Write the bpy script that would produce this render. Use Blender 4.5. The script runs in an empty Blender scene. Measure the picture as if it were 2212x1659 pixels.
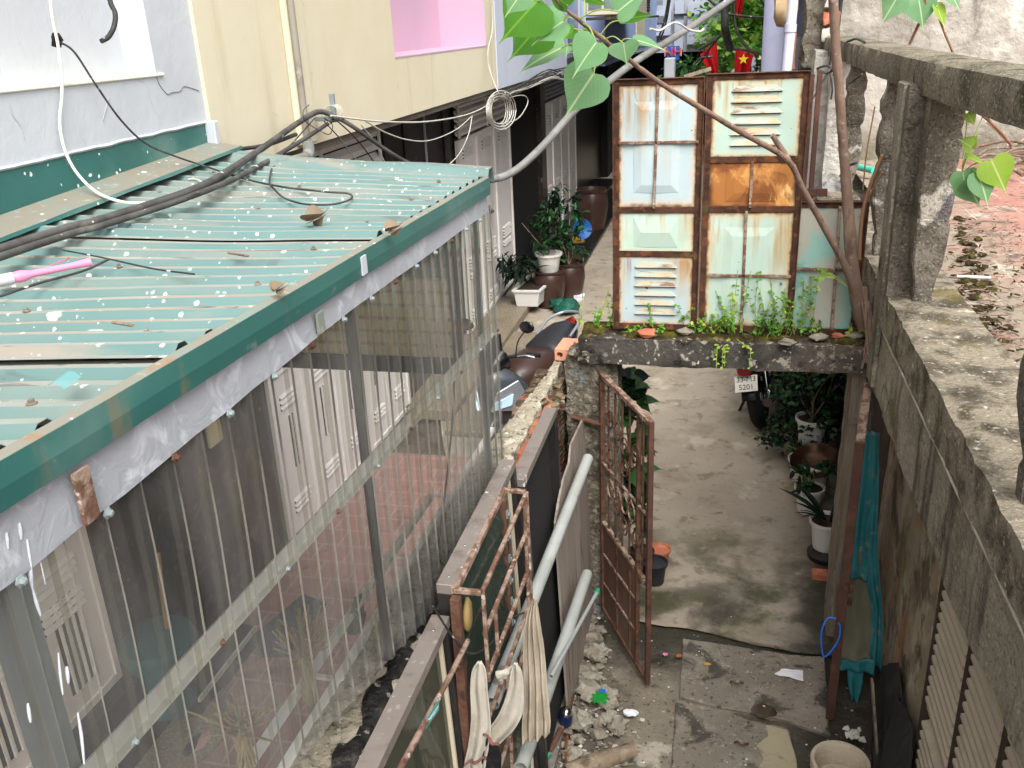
import bpy, bmesh, math, random
from mathutils import Vector as V, Matrix, noise

scene = bpy.context.scene
COL = scene.collection
R = math.radians
rnd = random.Random(7)

# ------------------------------------------------------------------ camera
FPX, CX, CY, EYE = 1950.0, 1106.0, 829.5, 4.4
def _camera_axes():
    dy = V((1588 - CX, 30 - CY, FPX)).normalized()
    n = dy.cross(V((1, -0.047, 0))).normalized()
    down = n if n.y > 0 else -n
    dx = down.cross(dy)
    if dx.x < 0: dx = -dx
    return dx, dy, -down
AX, AY, AZ = _camera_axes()
def ray(u, v):
    c = V((u - CX, v - CY, FPX))
    return V((AX.dot(c), AY.dot(c), AZ.dot(c)))
def at(u, v, x=None, y=None, z=None):
    """the point of a real plane (x=, y= or z=) seen at photo position u, v (2212 x 1659)"""
    w = ray(u, v)
    t = x / w.x if x is not None else (y / w.y if y is not None else (z - EYE) / w.z)
    return V((0, 0, EYE)) + w * t
def make_camera():
    cam = bpy.data.cameras.new("camera"); ob = bpy.data.objects.new("camera", cam); COL.objects.link(ob)
    r = V((AX.x, AY.x, AZ.x)); d = V((AX.y, AY.y, AZ.y)); f = V((AX.z, AY.z, AZ.z))
    m = Matrix((r, -d, -f)).transposed().to_4x4(); m.translation = (0, 0, EYE)
    ob.matrix_world = m
    cam.sensor_fit = 'HORIZONTAL'; cam.sensor_width = 36; cam.lens = 36 * FPX / 2212
    cam.clip_start = .02; cam.clip_end = 1000
    scene.camera = ob
make_camera()

# ------------------------------------------------------------------ materials
def S(h, k=1.0):
    h = h.lstrip('#'); o = []
    for i in (0, 2, 4):
        c = int(h[i:i+2], 16) / 255
        o.append((c / 12.92 if c <= .04045 else ((c + .055) / 1.055) ** 2.4) * k)
    return (*o, 1)
class NT:
    def __init__(s, name):
        s.m = bpy.data.materials.new(name); s.m.use_nodes = True
        s.t = s.m.node_tree; s.t.nodes.clear(); s.out = s.n('ShaderNodeOutputMaterial')
        s.tc = s.n('ShaderNodeTexCoord')
    def n(s, typ, **kw):
        nd = s.t.nodes.new(typ)
        for k, v in kw.items(): setattr(nd, k, v)
        return nd
    def l(s, a, b): s.t.links.new(a, b)
    def co(s, stretch=None, sw=None, coord='Object'):
        o = s.tc.outputs[coord]
        if sw:
            sp = s.n('ShaderNodeSeparateXYZ'); cb = s.n('ShaderNodeCombineXYZ'); s.l(o, sp.inputs[0])
            for i, ch in enumerate(sw): s.l(sp.outputs['xyz'.index(ch)], cb.inputs[i])
            o = cb.outputs[0]
        if stretch:
            mp = s.n('ShaderNodeMapping'); mp.inputs['Scale'].default_value = stretch; s.l(o, mp.inputs['Vector']); o = mp.outputs[0]
        return o
    def rng(s, val, lo, hi, smooth=True):
        r = s.n('ShaderNodeMapRange'); r.interpolation_type = 'SMOOTHSTEP' if smooth else 'LINEAR'
        inv = hi < lo
        r.inputs['From Min'].default_value = min(lo, hi); r.inputs['From Max'].default_value = max(lo, hi)
        r.inputs['To Min'].default_value = 1 if inv else 0; r.inputs['To Max'].default_value = 0 if inv else 1
        s.l(val, r.inputs['Value']); return r.outputs['Result']
    def math(s, op, a, b=None):
        m = s.n('ShaderNodeMath', operation=op)
        for i, x in enumerate((a, b)):
            if x is None: continue
            if isinstance(x, (int, float)): m.inputs[i].default_value = x
            else: s.l(x, m.inputs[i])
        return m.outputs[0]
    def noise(s, scale, detail=5, dist=0, stretch=None, rough=.6, coord='Object'):
        t = s.n('ShaderNodeTexNoise'); t.inputs['Scale'].default_value = scale; t.inputs['Detail'].default_value = detail
        t.inputs['Distortion'].default_value = dist; t.inputs['Roughness'].default_value = rough
        s.l(s.co(stretch, coord=coord), t.inputs['Vector']); return t.outputs['Fac']
    def mask(s, k):
        kind = k[0]
        if kind == 'n':      # noise patches: scale, lo, hi, detail, distortion, stretch
            a = list(k) + [None] * 7
            return s.rng(s.noise(a[1], a[4] or 5, a[5] or 0, a[6]), a[2], a[3])
        if kind == 'v':      # round spots: scale, hi radius, lo radius
            t = s.n('ShaderNodeTexVoronoi'); t.inputs['Scale'].default_value = k[1]
            a = list(k) + [None] * 3
            o = s.co(a[4])
            d = s.n('ShaderNodeTexNoise'); d.inputs['Scale'].default_value = k[1] * 2.2; s.l(o, d.inputs['Vector'])
            ad = s.n('ShaderNodeVectorMath', operation='MULTIPLY_ADD'); s.l(d.outputs['Color'], ad.inputs[0])
            ad.inputs[1].default_value = (.5 / k[1],) * 3; s.l(o, ad.inputs[2]); s.l(ad.outputs[0], t.inputs['Vector'])
            # only some of the cells carry a spot
            pick = s.n('ShaderNodeSeparateColor'); s.l(t.outputs['Color'], pick.inputs[0])
            rad = s.math('POWER', pick.outputs[0], 9.0)
            return s.rng(s.math('SUBTRACT', s.math('MULTIPLY', rad, k[2]), t.outputs['Distance']), 0, k[3])
        if kind == 'c':      # cracks: voronoi edge distance below width
            t = s.n('ShaderNodeTexVoronoi', feature='DISTANCE_TO_EDGE'); t.inputs['Scale'].default_value = k[1]
            d = s.n('ShaderNodeTexNoise'); d.inputs['Scale'].default_value = k[1] * 3; d.inputs['Detail'].default_value = 6
            o = s.co(); s.l(o, d.inputs['Vector'])
            ad = s.n('ShaderNodeVectorMath', operation='MULTIPLY_ADD'); s.l(d.outputs['Color'], ad.inputs[0])
            ad.inputs[1].default_value = (.6 / k[1],) * 3; s.l(o, ad.inputs[2]); s.l(ad.outputs[0], t.inputs['Vector'])
            return s.rng(t.outputs['Distance'], k[2], 0)
        if kind in 'gp':     # gradient along an axis, Generated or object position (+ noise wobble)
            sp = s.n('ShaderNodeSeparateXYZ'); s.l(s.tc.outputs['Generated' if kind == 'g' else 'Object'], sp.inputs[0])
            val = sp.outputs[k[1]]
            if len(k) > 4: val = s.math('ADD', val, s.math('MULTIPLY', s.math('SUBTRACT', s.noise(k[5], 5), .5), k[4]))
            return s.rng(val, k[2], k[3])
        if kind == 'e':      # distance to the rim of the bounding box: axes, width, wobble, wobble scale
            sp = s.n('ShaderNodeSeparateXYZ'); s.l(s.tc.outputs['Generated'], sp.inputs[0]); vals = []
            for ax in k[1]:
                o = sp.outputs[ax]; vals.append(s.math('MINIMUM', o, s.math('SUBTRACT', 1, o)))
            v = vals[0]
            for q in vals[1:]: v = s.math('MINIMUM', v, q)
            v = s.math('ADD', v, s.math('MULTIPLY', s.math('SUBTRACT', s.noise(k[4], 6), .5), k[3]))
            return s.rng(v, k[2], 0)
        if kind == 'b':      # joints of a running bond: brick w, h, joint, swizzle
            t = s.n('ShaderNodeTexBrick'); t.inputs['Scale'].default_value = 1; t.inputs['Brick Width'].default_value = k[1]
            t.inputs['Row Height'].default_value = k[2]; t.inputs['Mortar Size'].default_value = k[3]; t.inputs['Mortar Smooth'].default_value = .3
            t.inputs['Color1'].default_value = (0, 0, 0, 1); t.inputs['Color2'].default_value = (1, 1, 1, 1)
            s.l(s.co(None, k[4]), t.inputs['Vector'])
            return t.outputs['Fac'] if len(k) < 6 else s.rng(t.outputs['Color'], 0, 1)
        if kind == 'w':      # bands: scale, axis, lo, hi, distortion
            t = s.n('ShaderNodeTexWave', bands_direction='XYZ'[k[2]]); t.inputs['Scale'].default_value = k[1]
            t.inputs['Distortion'].default_value = k[5]; t.inputs['Detail Scale'].default_value = 2
            s.l(s.co(), t.inputs['Vector']); return s.rng(t.outputs['Fac'], k[3], k[4])
        if kind == 'u':      # veins of a leaf, from UV
            sp = s.n('ShaderNodeSeparateXYZ'); s.l(s.tc.outputs['UV'], sp.inputs[0])
            ax = s.math('ABSOLUTE', sp.outputs[0]); mid = s.rng(ax, .035, .008)
            q = s.math('SUBTRACT', sp.outputs[1], s.math('MULTIPLY', ax, 1.25))
            fr = s.math('ABSOLUTE', s.math('SUBTRACT', s.math('FRACT', s.math('MULTIPLY', q, 7)), .5))
            side = s.math('MULTIPLY', s.rng(fr, .07, .01), .16)
            return s.math('MAXIMUM', mid, side)
def M(name, base, layers=(), rough=.85, metal=0, bump=(), spec=.35, rvar=None, alpha=None, trans=0, sss=0, coat=0):
    t = NT(name); p = t.n('ShaderNodeBsdfPrincipled')
    def col(c): return S(c) if isinstance(c, str) else c
    cur = None
    p.inputs['Base Color'].default_value = col(base)
    for lay in layers:
        mk = None
        for k in lay[2:]:
            q = t.mask(k); mk = q if mk is None else t.math('MULTIPLY', mk, q)
        mk = t.math('MULTIPLY', mk, lay[1])
        mx = t.n('ShaderNodeMix', data_type='RGBA'); t.l(mk, mx.inputs[0])
        if cur is None: mx.inputs[6].default_value = col(base)
        else: t.l(cur, mx.inputs[6])
        mx.inputs[7].default_value = col(lay[0]); cur = mx.outputs[2]
    if cur is not None: t.l(cur, p.inputs['Base Color'])
    p.inputs['Roughness'].default_value = rough; p.inputs['Metallic'].default_value = metal
    p.inputs['Specular IOR Level'].default_value = spec; p.inputs['Coat Weight'].default_value = coat
    if rvar:
        mp = t.n('ShaderNodeMapRange'); t.l(t.mask(rvar[2]), mp.inputs[0])
        mp.inputs[3].default_value = rvar[0]; mp.inputs[4].default_value = rvar[1]; t.l(mp.outputs[0], p.inputs['Roughness'])
    nrm = None
    for k, st, dist in bump:
        b = t.n('ShaderNodeBump'); b.inputs['Strength'].default_value = st; b.inputs['Distance'].default_value = dist
        t.l(t.mask(k), b.inputs['Height'])
        if nrm is not None: t.l(nrm, b.inputs['Normal'])
        nrm = b.outputs[0]
    if nrm is not None: t.l(nrm, p.inputs['Normal'])
    sh = p.outputs[0]
    if trans:
        tr = t.n('ShaderNodeBsdfTranslucent'); mx = t.n('ShaderNodeMixShader'); mx.inputs[0].default_value = trans
        if cur is not None: t.l(cur, tr.inputs[0])
        else: tr.inputs[0].default_value = col(base)
        t.l(sh, mx.inputs[1]); t.l(tr.outputs[0], mx.inputs[2]); sh = mx.outputs[0]
    if alpha is not None:
        tp = t.n('ShaderNodeBsdfTransparent'); mx = t.n('ShaderNodeMixShader'); mx.inputs[0].default_value = alpha
        t.l(tp.outputs[0], mx.inputs[1]); t.l(sh, mx.inputs[2]); sh = mx.outputs[0]
    t.l(sh, t.out.inputs[0]); t.m.name = name
    return t.m
def clear_sheet(name, tint, film, lo, hi, dirt='#b9b6a6', rough=.12):
    """clear plastic or glass: mostly see-through, glossy by Fresnel, with a dusty film"""
    t = NT(name); tr = t.n('ShaderNodeBsdfTransparent'); tr.inputs[0].default_value = tint
    gl = t.n('ShaderNodeBsdfGlossy'); gl.inputs['Roughness'].default_value = rough; gl.inputs[0].default_value = (.95, .95, .95, 1)
    fr = t.n('ShaderNodeFresnel'); fr.inputs[0].default_value = 1.45
    b = t.n('ShaderNodeBump'); b.inputs['Strength'].default_value = .25; b.inputs['Distance'].default_value = .01
    t.l(t.noise(9, 3, 0, (1, 1, .25)), b.inputs['Height']); t.l(b.outputs[0], gl.inputs['Normal']); t.l(b.outputs[0], fr.inputs['Normal'])
    m1 = t.n('ShaderNodeMixShader'); t.l(fr.outputs[0], m1.inputs[0]); t.l(tr.outputs[0], m1.inputs[1]); t.l(gl.outputs[0], m1.inputs[2])
    df = t.n('ShaderNodeBsdfDiffuse'); df.inputs[0].default_value = S(dirt)
    tl = t.n('ShaderNodeBsdfTranslucent'); tl.inputs[0].default_value = S(dirt)
    md = t.n('ShaderNodeMixShader'); md.inputs[0].default_value = .4; t.l(df.outputs[0], md.inputs[1]); t.l(tl.outputs[0], md.inputs[2])
    k = t.rng(t.noise(2.3, 6, .5, (1, 1, .35)), .3, .75)
    k = t.math('ADD', t.math('MULTIPLY', k, hi - lo), lo)
    m2 = t.n('ShaderNodeMixShader'); t.l(k, m2.inputs[0]); t.l(m1.outputs[0], m2.inputs[1]); t.l(md.outputs[0], m2.inputs[2])
    t.l(m2.outputs[0], t.out.inputs[0]); return t.m

# ------------------------------------------------------------------ mesh builder
def frame(d, up=V((0, 0, 1))):
    d = d.normalized()
    if abs(d.dot(up)) > .98: up = V((0, 1, 0))
    a = d.cross(up).normalized(); return a, a.cross(d).normalized()
class MB:
    def __init__(s): s.v = []; s.f = []; s.mi = []; s.uv = {}; s.c = 0
    def add(s, vs, fs):
        o = len(s.v); s.v += [V(p) for p in vs]
        for f in fs: s.f.append([o + i for i in f]); s.mi.append(s.c)
        return o
    def hexa(s, b, t):
        s.add(list(b) + list(t), [(3, 2, 1, 0), (4, 5, 6, 7), (0, 1, 5, 4), (1, 2, 6, 5), (2, 3, 7, 6), (3, 0, 4, 7)]); return s
    def box(s, lo, hi):
        x0, y0, z0 = lo; x1, y1, z1 = hi
        q = lambda z: [(x0, y0, z), (x1, y0, z), (x1, y1, z), (x0, y1, z)]
        return s.hexa(q(z0), q(z1))
    def bar(s, a, b, w, h, up=V((0, 0, 1))):
        a, b = V(a), V(b); x, y = frame(b - a, up)
        q = lambda p: [p - x*w/2 - y*h/2, p + x*w/2 - y*h/2, p + x*w/2 + y*h/2, p - x*w/2 + y*h/2]
        return s.hexa(q(a), q(b))
    def grid(s, fn, nu, nv):
        s.add([fn(i / nu, j / nv) for j in range(nv + 1) for i in range(nu + 1)],
              [(j*(nu+1)+i, j*(nu+1)+i+1, (j+1)*(nu+1)+i+1, (j+1)*(nu+1)+i) for j in range(nv) for i in range(nu)]); return s
    def boxg(s, lo, hi, st):
        lo, hi = V(lo), V(hi); d = hi - lo; n = [max(1, round(d[i] / st)) for i in range(3)]
        def face(ax, val, a, b):
            def fn(u, v):
                p = lo.copy(); p[ax] = val; p[a] = lo[a] + d[a]*u; p[b] = lo[b] + d[b]*v; return p
            s.grid(fn, n[a], n[b])
        for ax, a, b in ((0, 1, 2), (1, 0, 2), (2, 0, 1)):
            face(ax, lo[ax], a, b); face(ax, hi[ax], a, b)
        s.weld = True; return s
    def tube(s, pts, r, seg=8, cap=True, sx=1):
        pts = [V(p) for p in pts]; n = len(pts)
        rr = r if isinstance(r, (list, tuple)) else [r] * n
        a = None; vs = []
        for i, p in enumerate(pts):
            d = (pts[min(i+1, n-1)] - pts[max(i-1, 0)])
            if d.length < 1e-9: d = V((0, 0, 1))
            d.normalize()
            if a is None: a, b = frame(d)
            else:
                a = (a - d * a.dot(d))
                a = a.normalized() if a.length > 1e-6 else frame(d)[0]
                b = a.cross(d)
            vs += [p + (a*math.cos(k*2*math.pi/seg)*sx + b*math.sin(k*2*math.pi/seg)) * rr[i] for k in range(seg)]
        fs = [(i*seg+k, i*seg+(k+1) % seg, (i+1)*seg+(k+1) % seg, (i+1)*seg+k) for i in range(n-1) for k in range(seg)]
        if cap: fs += [tuple(range(seg))[::-1], tuple(range((n-1)*seg, n*seg))]
        s.add(vs, fs); return s
    def lathe(s, prof, c=(0, 0, 0), seg=20, axis=V((0, 0, 1)), sq=False):
        c = V(c); ax = V(axis).normalized(); a, b = frame(ax)
        if sq: seg = 4
        ph = math.pi/4 if sq else 0; k0 = 2**.5 if sq else 1
        vs = [c + ax*z + (a*math.cos(k*2*math.pi/seg+ph) + b*math.sin(k*2*math.pi/seg+ph))*r*k0 for r, z in prof for k in range(seg)]
        n = len(prof)
        fs = [(i*seg+k, i*seg+(k+1) % seg, (i+1)*seg+(k+1) % seg, (i+1)*seg+k) for i in range(n-1) for k in range(seg)]
        if prof[0][0] > 1e-5: fs.append(tuple(range(seg))[::-1])
        if prof[-1][0] > 1e-5: fs.append(tuple(range((n-1)*seg, n*seg)))
        s.add(vs, fs); s.weld = True; return s
    def loft(s, rings, cap=True):
        n = len(rings[0]); vs = [p for r in rings for p in r]
        fs = [(i*n+k, i*n+(k+1) % n, (i+1)*n+(k+1) % n, (i+1)*n+k) for i in range(len(rings)-1) for k in range(n)]
        if cap: fs += [tuple(range(n))[::-1], tuple(range((len(rings)-1)*n, len(rings)*n))]
        s.add(vs, fs); return s
    def prism(s, poly, ext):
        poly = [V(p) for p in poly]; e = V(ext); n = len(poly)
        s.add(poly + [p + e for p in poly], [tuple(range(n))[::-1], tuple(range(n, 2*n))] + [(i, (i+1) % n, n+(i+1) % n, n+i) for i in range(n)]); return s
    def poly(s, pts): s.add(pts, [tuple(range(len(pts)))]); return s
    def blob(s, c, r, sub=1, amp=.25, sc=(1, 1, 1), seed=0):
        bm = bmesh.new(); bmesh.ops.create_icosphere(bm, subdivisions=sub, radius=1)
        o = V((seed*7.3, seed*3.1, seed*1.7)); vs = []
        for q in bm.verts:
            k = 1 + amp * noise.noise(q.co*1.6 + o) * 2
            vs.append(V(c) + V((q.co.x*sc[0], q.co.y*sc[1], q.co.z*sc[2])) * r * k)
        fs = [[q.index for q in f.verts] for f in bm.faces]; bm.free(); s.add(vs, fs); return s
    def wob(s, amp, scale=3, start=0, det=2):
        for i in range(start, len(s.v)):
            p = s.v[i]; k = V((0, 0, 0)); f = scale; a = amp
            for _ in range(det): k += noise.noise_vector(p * f) * a; f *= 2.7; a *= .5
            s.v[i] = p + k
        return s
    weld = False
    def build(s, name, mats, parent=None, smooth=None, bevel=0, seg=1, solid=0, kind=None):
        me = bpy.data.meshes.new(name); off = V(parent_loc(parent)) if parent else V((0, 0, 0))
        me.from_pydata([tuple(p - off) for p in s.v], [], s.f)
        for m in (mats if isinstance(mats, (list, tuple)) else [mats]): me.materials.append(m)
        me.polygons.foreach_set('material_index', s.mi)
        if s.uv:
            ul = me.uv_layers.new(name='UVMap')
            for lp in me.loops: ul.data[lp.index].uv = s.uv.get(lp.vertex_index, (0, 0))
        bm = bmesh.new(); bm.from_mesh(me)
        if s.weld: bmesh.ops.remove_doubles(bm, verts=bm.verts, dist=1e-5)
        if not s.uv: bmesh.ops.recalc_face_normals(bm, faces=bm.faces)
        if bevel:
            es = [e for e in bm.edges if len(e.link_faces) == 2 and e.calc_face_angle(0) > .5]
            bmesh.ops.bevel(bm, geom=es, offset=bevel, segments=seg, affect='EDGES', clamp_overlap=True)
        bm.to_mesh(me); bm.free()
        if smooth is not None:
            me.shade_smooth(); me.set_sharp_from_angle(angle=R(smooth))
        o = bpy.data.objects.new(name, me); COL.objects.link(o)
        if parent: o.parent = parent
        if solid:
            md = o.modifiers.new('thick', 'SOLIDIFY'); md.thickness = solid; md.offset = 0
        if kind: o['kind'] = kind
        return o
def parent_loc(p):
    l = V(p.location)
    while p.parent: p = p.parent; l += V(p.location)
    return l
def thing(name, label, cat, loc=(0, 0, 0), group=None):
    o = bpy.data.objects.new(name, None); COL.objects.link(o); o.location = loc; o.empty_display_size = .1
    o['label'] = label; o['category'] = cat
    if group: o['group'] = group
    return o
def tag(o, label, cat, group=None):
    o['label'] = label; o['category'] = cat
    if group: o['group'] = group
    return o
def dup(o, loc, rz=0, label=None, par=None, sc=None):
    c = o.copy(); COL.objects.link(c); c.parent = par
    if par is None:
        c.location = loc; c.rotation_euler = (0, 0, rz)
        if sc: c.scale = (sc,) * 3
        if label: c['label'] = label
    for ch in o.children: dup(ch, None, par=c)
    return c
def text_mesh(name, s, mat, size, origin, ux, uy, parent, ext=.0015, align='CENTER'):
    cu = bpy.data.curves.new(name, 'FONT'); cu.body = s; cu.size = size; cu.extrude = ext; cu.align_x = align; cu.align_y = 'CENTER'
    cu.resolution_u = 3
    ob = bpy.data.objects.new(name, cu); COL.objects.link(ob)
    me = bpy.data.meshes.new_from_object(ob.evaluated_get(bpy.context.evaluated_depsgraph_get()))
    bpy.data.objects.remove(ob); bpy.data.curves.remove(cu)
    ux = V(ux).normalized(); uy = V(uy); uy = (uy - ux*uy.dot(ux)).normalized(); uz = ux.cross(uy)
    off = V(origin) - parent_loc(parent)
    for q in me.vertices: q.co = off + ux*q.co.x + uy*q.co.y + uz*q.co.z
    me.materials.clear(); me.materials.append(mat); me.name = name
    o = bpy.data.objects.new(name, me); COL.objects.link(o); o.parent = parent; return o
def lerp(a, b, t): return a + (b - a) * t
def curve(pts, n=8):
    """Catmull-Rom through the points"""
    P = [V(p) for p in pts]; P = [2*P[0] - P[1]] + P + [2*P[-1] - P[-2]]; o = []
    for i in range(1, len(P) - 2):
        for k in range(n):
            t = k / n; a, b, c, d = P[i-1], P[i], P[i+1], P[i+2]
            o.append(.5*((2*b) + (c-a)*t + (2*a - 5*b + 4*c - d)*t*t + (3*b - a - 3*c + d)*t**3))
    o.append(P[-2]); return o
# one heart-shaped leaf with a long drip tip, midrib and side veins by UV
HEART = [(-.02, 0), (-.1, .16), (-.09, .32), (.02, .44), (.18, .5), (.34, .47), (.5, .38), (.64, .27), (.76, .16), (.86, .08), (.94, .035), (1.0, .02), (1.2, 0)]
OVAL = [(0, 0), (.12, .22), (.3, .38), (.5, .42), (.7, .34), (.86, .18), (1.0, 0)]
def leaf(mb, base, tip, nrm, L, W=1, fold=.12, droop=.15, shape=HEART):
    d = V(tip).normalized(); nrm = V(nrm); nrm = (nrm - d*nrm.dot(d)).normalized(); x = d.cross(nrm)
    vs, uv = [], []
    for y, h in shape:
        for sgn in (-1, 0, 1):
            yy = max(y, 0) if sgn == 0 else y
            hx = sgn * h * W
            vs.append(V(base) + d*(yy*L) + x*(hx*L) + nrm*(abs(hx)*fold*L - droop*yy*yy*L + .02*L*math.sin(yy*13)*abs(hx)))
            uv.append((hx, yy))
    n = len(shape)
    fs = []
    for i in range(n-1):
        fs += [(i*3, i*3+1, (i+1)*3+1, (i+1)*3), (i*3+1, i*3+2, (i+1)*3+2, (i+1)*3+1)]
    o = mb.add(vs, fs)
    for i, q in enumerate(uv): mb.uv[o+i] = q
# ------------------------------------------------------------------ daylight (overcast)
scene.view_settings.view_transform = 'Standard'; scene.view_settings.look = 'None'; scene.view_settings.gamma = 1
scene.view_settings.exposure = EXPO = 1.27
scene.cycles.use_denoising = True
SUN_EL, SUN_AZ = R(52), R(155)
w = bpy.data.worlds.new("World"); scene.world = w; w.use_nodes = True; nt = w.node_tree
bg = nt.nodes['Background']; sky = nt.nodes.new('ShaderNodeTexSky'); sky.sky_type = 'NISHITA'; sky.sun_disc = False
sky.sun_elevation = SUN_EL; sky.sun_rotation = SUN_AZ; sky.dust_density = 6; sky.air_density = 1.2; sky.ozone_density = .6
hs = nt.nodes.new('ShaderNodeHueSaturation'); hs.inputs['Saturation'].default_value = .12
nt.links.new(sky.outputs[0], hs.inputs['Color']); nt.links.new(hs.outputs[0], bg.inputs[0]); bg.inputs[1].default_value = .15
sl = bpy.data.lights.new('sun', 'SUN'); sl.energy = .6; sl.angle = R(35); sl.color = (1, .965, .91)
so = bpy.data.objects.new('sun', sl); COL.objects.link(so)
sd = V((math.sin(SUN_AZ)*math.cos(SUN_EL), math.cos(SUN_AZ)*math.cos(SUN_EL), math.sin(SUN_EL)))
so.rotation_euler = sd.to_track_quat('Z', 'Y').to_euler()

# ------------------------------------------------------------------ shared materials
BLACKSTAIN = '#2a2724'
m_white = M('white_wall_paint', '#b4b8bd', [('#9ea2a7', .55, ('n', 1.1, .5, .75)), ('#a9a394', .5, ('n', 2.5, .62, .8, 6, 0, (1, 1, .3))), ('#8d8c8a', .7, ('c', .55, .006), ('n', .7, .5, .6))], .8, bump=[(('n', 14, .3, .7), .12, .01)])
m_cream = M('cream_wall_paint', '#cbc3ab', [('#c0b598', .6, ('n', .6, .4, .7)), ('#b3a888', .6, ('n', 2.6, .58, .75, 6, 0, (1.6, 1.6, .12))), ('#a79c84', .7, ('n', 5, .64, .72, 8)), ('#8f8672', .6, ('v', 5, .1, .03))], .8, bump=[(('n', 12, .3, .7), .08, .01)])
m_pink = M('pink_paint', '#bd9cae', [('#ad93a8', .4, ('n', .9, .4, .7))], .8)
m_bluewhite = M('pale_blue_paint', '#b0b6c3', [('#98a0ac', .5, ('n', 1.5, .5, .7))], .8)
m_blue = M('periwinkle_paint', '#9fb0dd', [('#8a9bc8', .5, ('n', 1.2, .45, .7))], .8)
m_greywall = M('grey_house_paint', '#a9acb2', [('#8b8d90', .6, ('n', 1.2, .45, .7)), ('#c8cacd', .4, ('n', .5, .5, .7))], .85)
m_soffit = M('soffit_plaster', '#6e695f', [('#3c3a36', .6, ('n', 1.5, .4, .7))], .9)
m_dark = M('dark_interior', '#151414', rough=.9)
m_marble = M('brown_marble', '#322b29', [('#66534a', .75, ('n', 6, .52, .68, 8, 1.2)), ('#1a1411', .8, ('n', 3, .5, .64, 8, 1)), ('#84746c', .5, ('n', 14, .6, .68, 8, 1))], .35, spec=.5)
m_marbleblack = M('black_granite', '#191717', [('#332c29', .5, ('n', 9, .5, .7))], .3, spec=.5)
m_shut = M('cream_steel_paint', '#e6dfd3', [('#a89c8c', .5, ('n', 2, .5, .75, 5, 0, (1, 1, .3))), ('#7a5b42', .6, ('n', 7, .7, .78))], .5)
m_shutw = M('white_steel_paint', '#ece7e2', [('#c6bbb1', .5, ('n', 1.6, .45, .75, 5, 0, (1, 1, .4)))], .5)
m_slit = M('slot_shadow_gap', '#1c1b1a', rough=.9)
m_concdk = M('dark_weathered_concrete', '#948c7d', [('#b5ab98', .75, ('n', 2.1, .45, .7, 8, .3)), ('#60574b', .7, ('n', 1.6, .46, .64, 10, .5, (1, 1, .5))), ('#2b2825', .75, ('n', 5, .56, .7, 10, .4)), ('#c2bbab', .5, ('n', 40, .55, .66, 5)), ('#3b3732', .5, ('n', 55, .55, .65, 4)), ('#34312c', .7, ('n', 7, .5, .66, 6, 0, (1, 1, .12))), ('#6a6648', .5, ('n', 3, .58, .68, 8)), ('#5a5a36', .6, ('n', 2.7, .6, .72, 8))], .95, spec=.15,
             bump=[(('n', 6, .2, .8, 10), .6, .03), (('n', 60, .2, .8, 6), .5, .006)])
m_conc = M('pale_weathered_concrete', '#aaa293', [('#7d766a', .7, ('n', 1.3, .45, .7, 8)), ('#d6cfc0', .8, ('n', 4, .55, .7, 10, .4)), ('#3c3833', .8, ('n', 2.3, .55, .68, 10, .5)), ('#5e5836', .6, ('n', 3.1, .62, .7, 8)), ('#26231f', .7, ('n', 24, .62, .72, 6))], .95, spec=.15,
           bump=[(('n', 7, .2, .8, 10), .6, .03), (('n', 70, .2, .8, 6), .5, .006)])
m_alu = M('dull_aluminium', '#b9bcc0', [('#8d9094', .6, ('n', 3, .4, .7)), ('#dfe1e3', .6, ('n', 7, .6, .75, 6, 1))], .45, metal=.55)
m_galvlt = M('pale_galvanised_angle', '#f2f1e8', [('#dcdcd2', .5, ('n', 5, .45, .68)), ('#d9c08a', .5, ('n', 2.2, .6, .7))], .6)
m_galv = M('galvanised_steel', '#9aa5a6', [('#7d8788', .5, ('n', 6, .4, .7)), ('#c3cbc9', .4, ('n', 3, .6, .75))], .5, metal=.5)
RUST = [('#523326', .85, ('n', 7, .4, .6, 8)), ('#2e1c15', .8, ('n', 12, .5, .65, 8)), ('#86583c', .6, ('n', 20, .6, .72, 6))]
m_rust = M('rusted_iron', '#5e4435', RUST, .9, bump=[(('n', 40, .3, .7, 6), .5, .005)])
m_rustlt = M('flaking_rusty_paint', '#8f7a6b', [('#5f4133', .9, ('n', 14, .44, .56, 8)), ('#4a2c20', .8, ('n', 30, .55, .65, 6)), ('#c2b8aa', .7, ('n', 18, .61, .66, 6))], .85, bump=[(('n', 50, .3, .7, 5), .5, .004)])
m_brownpaint = M('brown_gate_paint', '#4b3129', [('#6a4a3b', .6, ('n', 6, .45, .7)), ('#2c1b16', .6, ('n', 11, .55, .7)), ('#7d4a2e', .6, ('n', 25, .62, .7))], .7, bump=[(('n', 50, .3, .7, 5), .3, .004)])
m_pvc = M('grey_plastic_pipe', '#9a9d99', [('#7d807b', .6, ('n', 2, .45, .7)), ('#5b564c', .8, ('v', 7, .5, .1)), ('#7f7a6d', .5, ('n', 9, .6, .72))], .5)
m_cable = M('black_cable', '#2c2c2b', [('#55544f', .7, ('n', 8, .45, .7)), ('#c8c8c0', .8, ('v', 30, .45, .08))], .6)
m_wirewhite = M('white_wire', '#b5b2a8', [('#7d796f', .5, ('n', 6, .5, .7))], .6)
m_blackiron = M('black_iron', '#1d1c1b', [('#3a3532', .5, ('n', 12, .5, .7))], .6)
m_rubber = M('black_rubber', '#161616', rough=.8)
m_chrome = M('chrome', '#c9cbcd', rough=.15, metal=1)
m_soil = M('potting_soil', '#2b1f17', [('#4a3a2c', .7, ('n', 30, .5, .65))], .95)
m_potwhite = M('white_glazed_pot', '#cfcdc6', [('#8f8b80', .5, ('n', 4, .55, .75))], .4)
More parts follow.
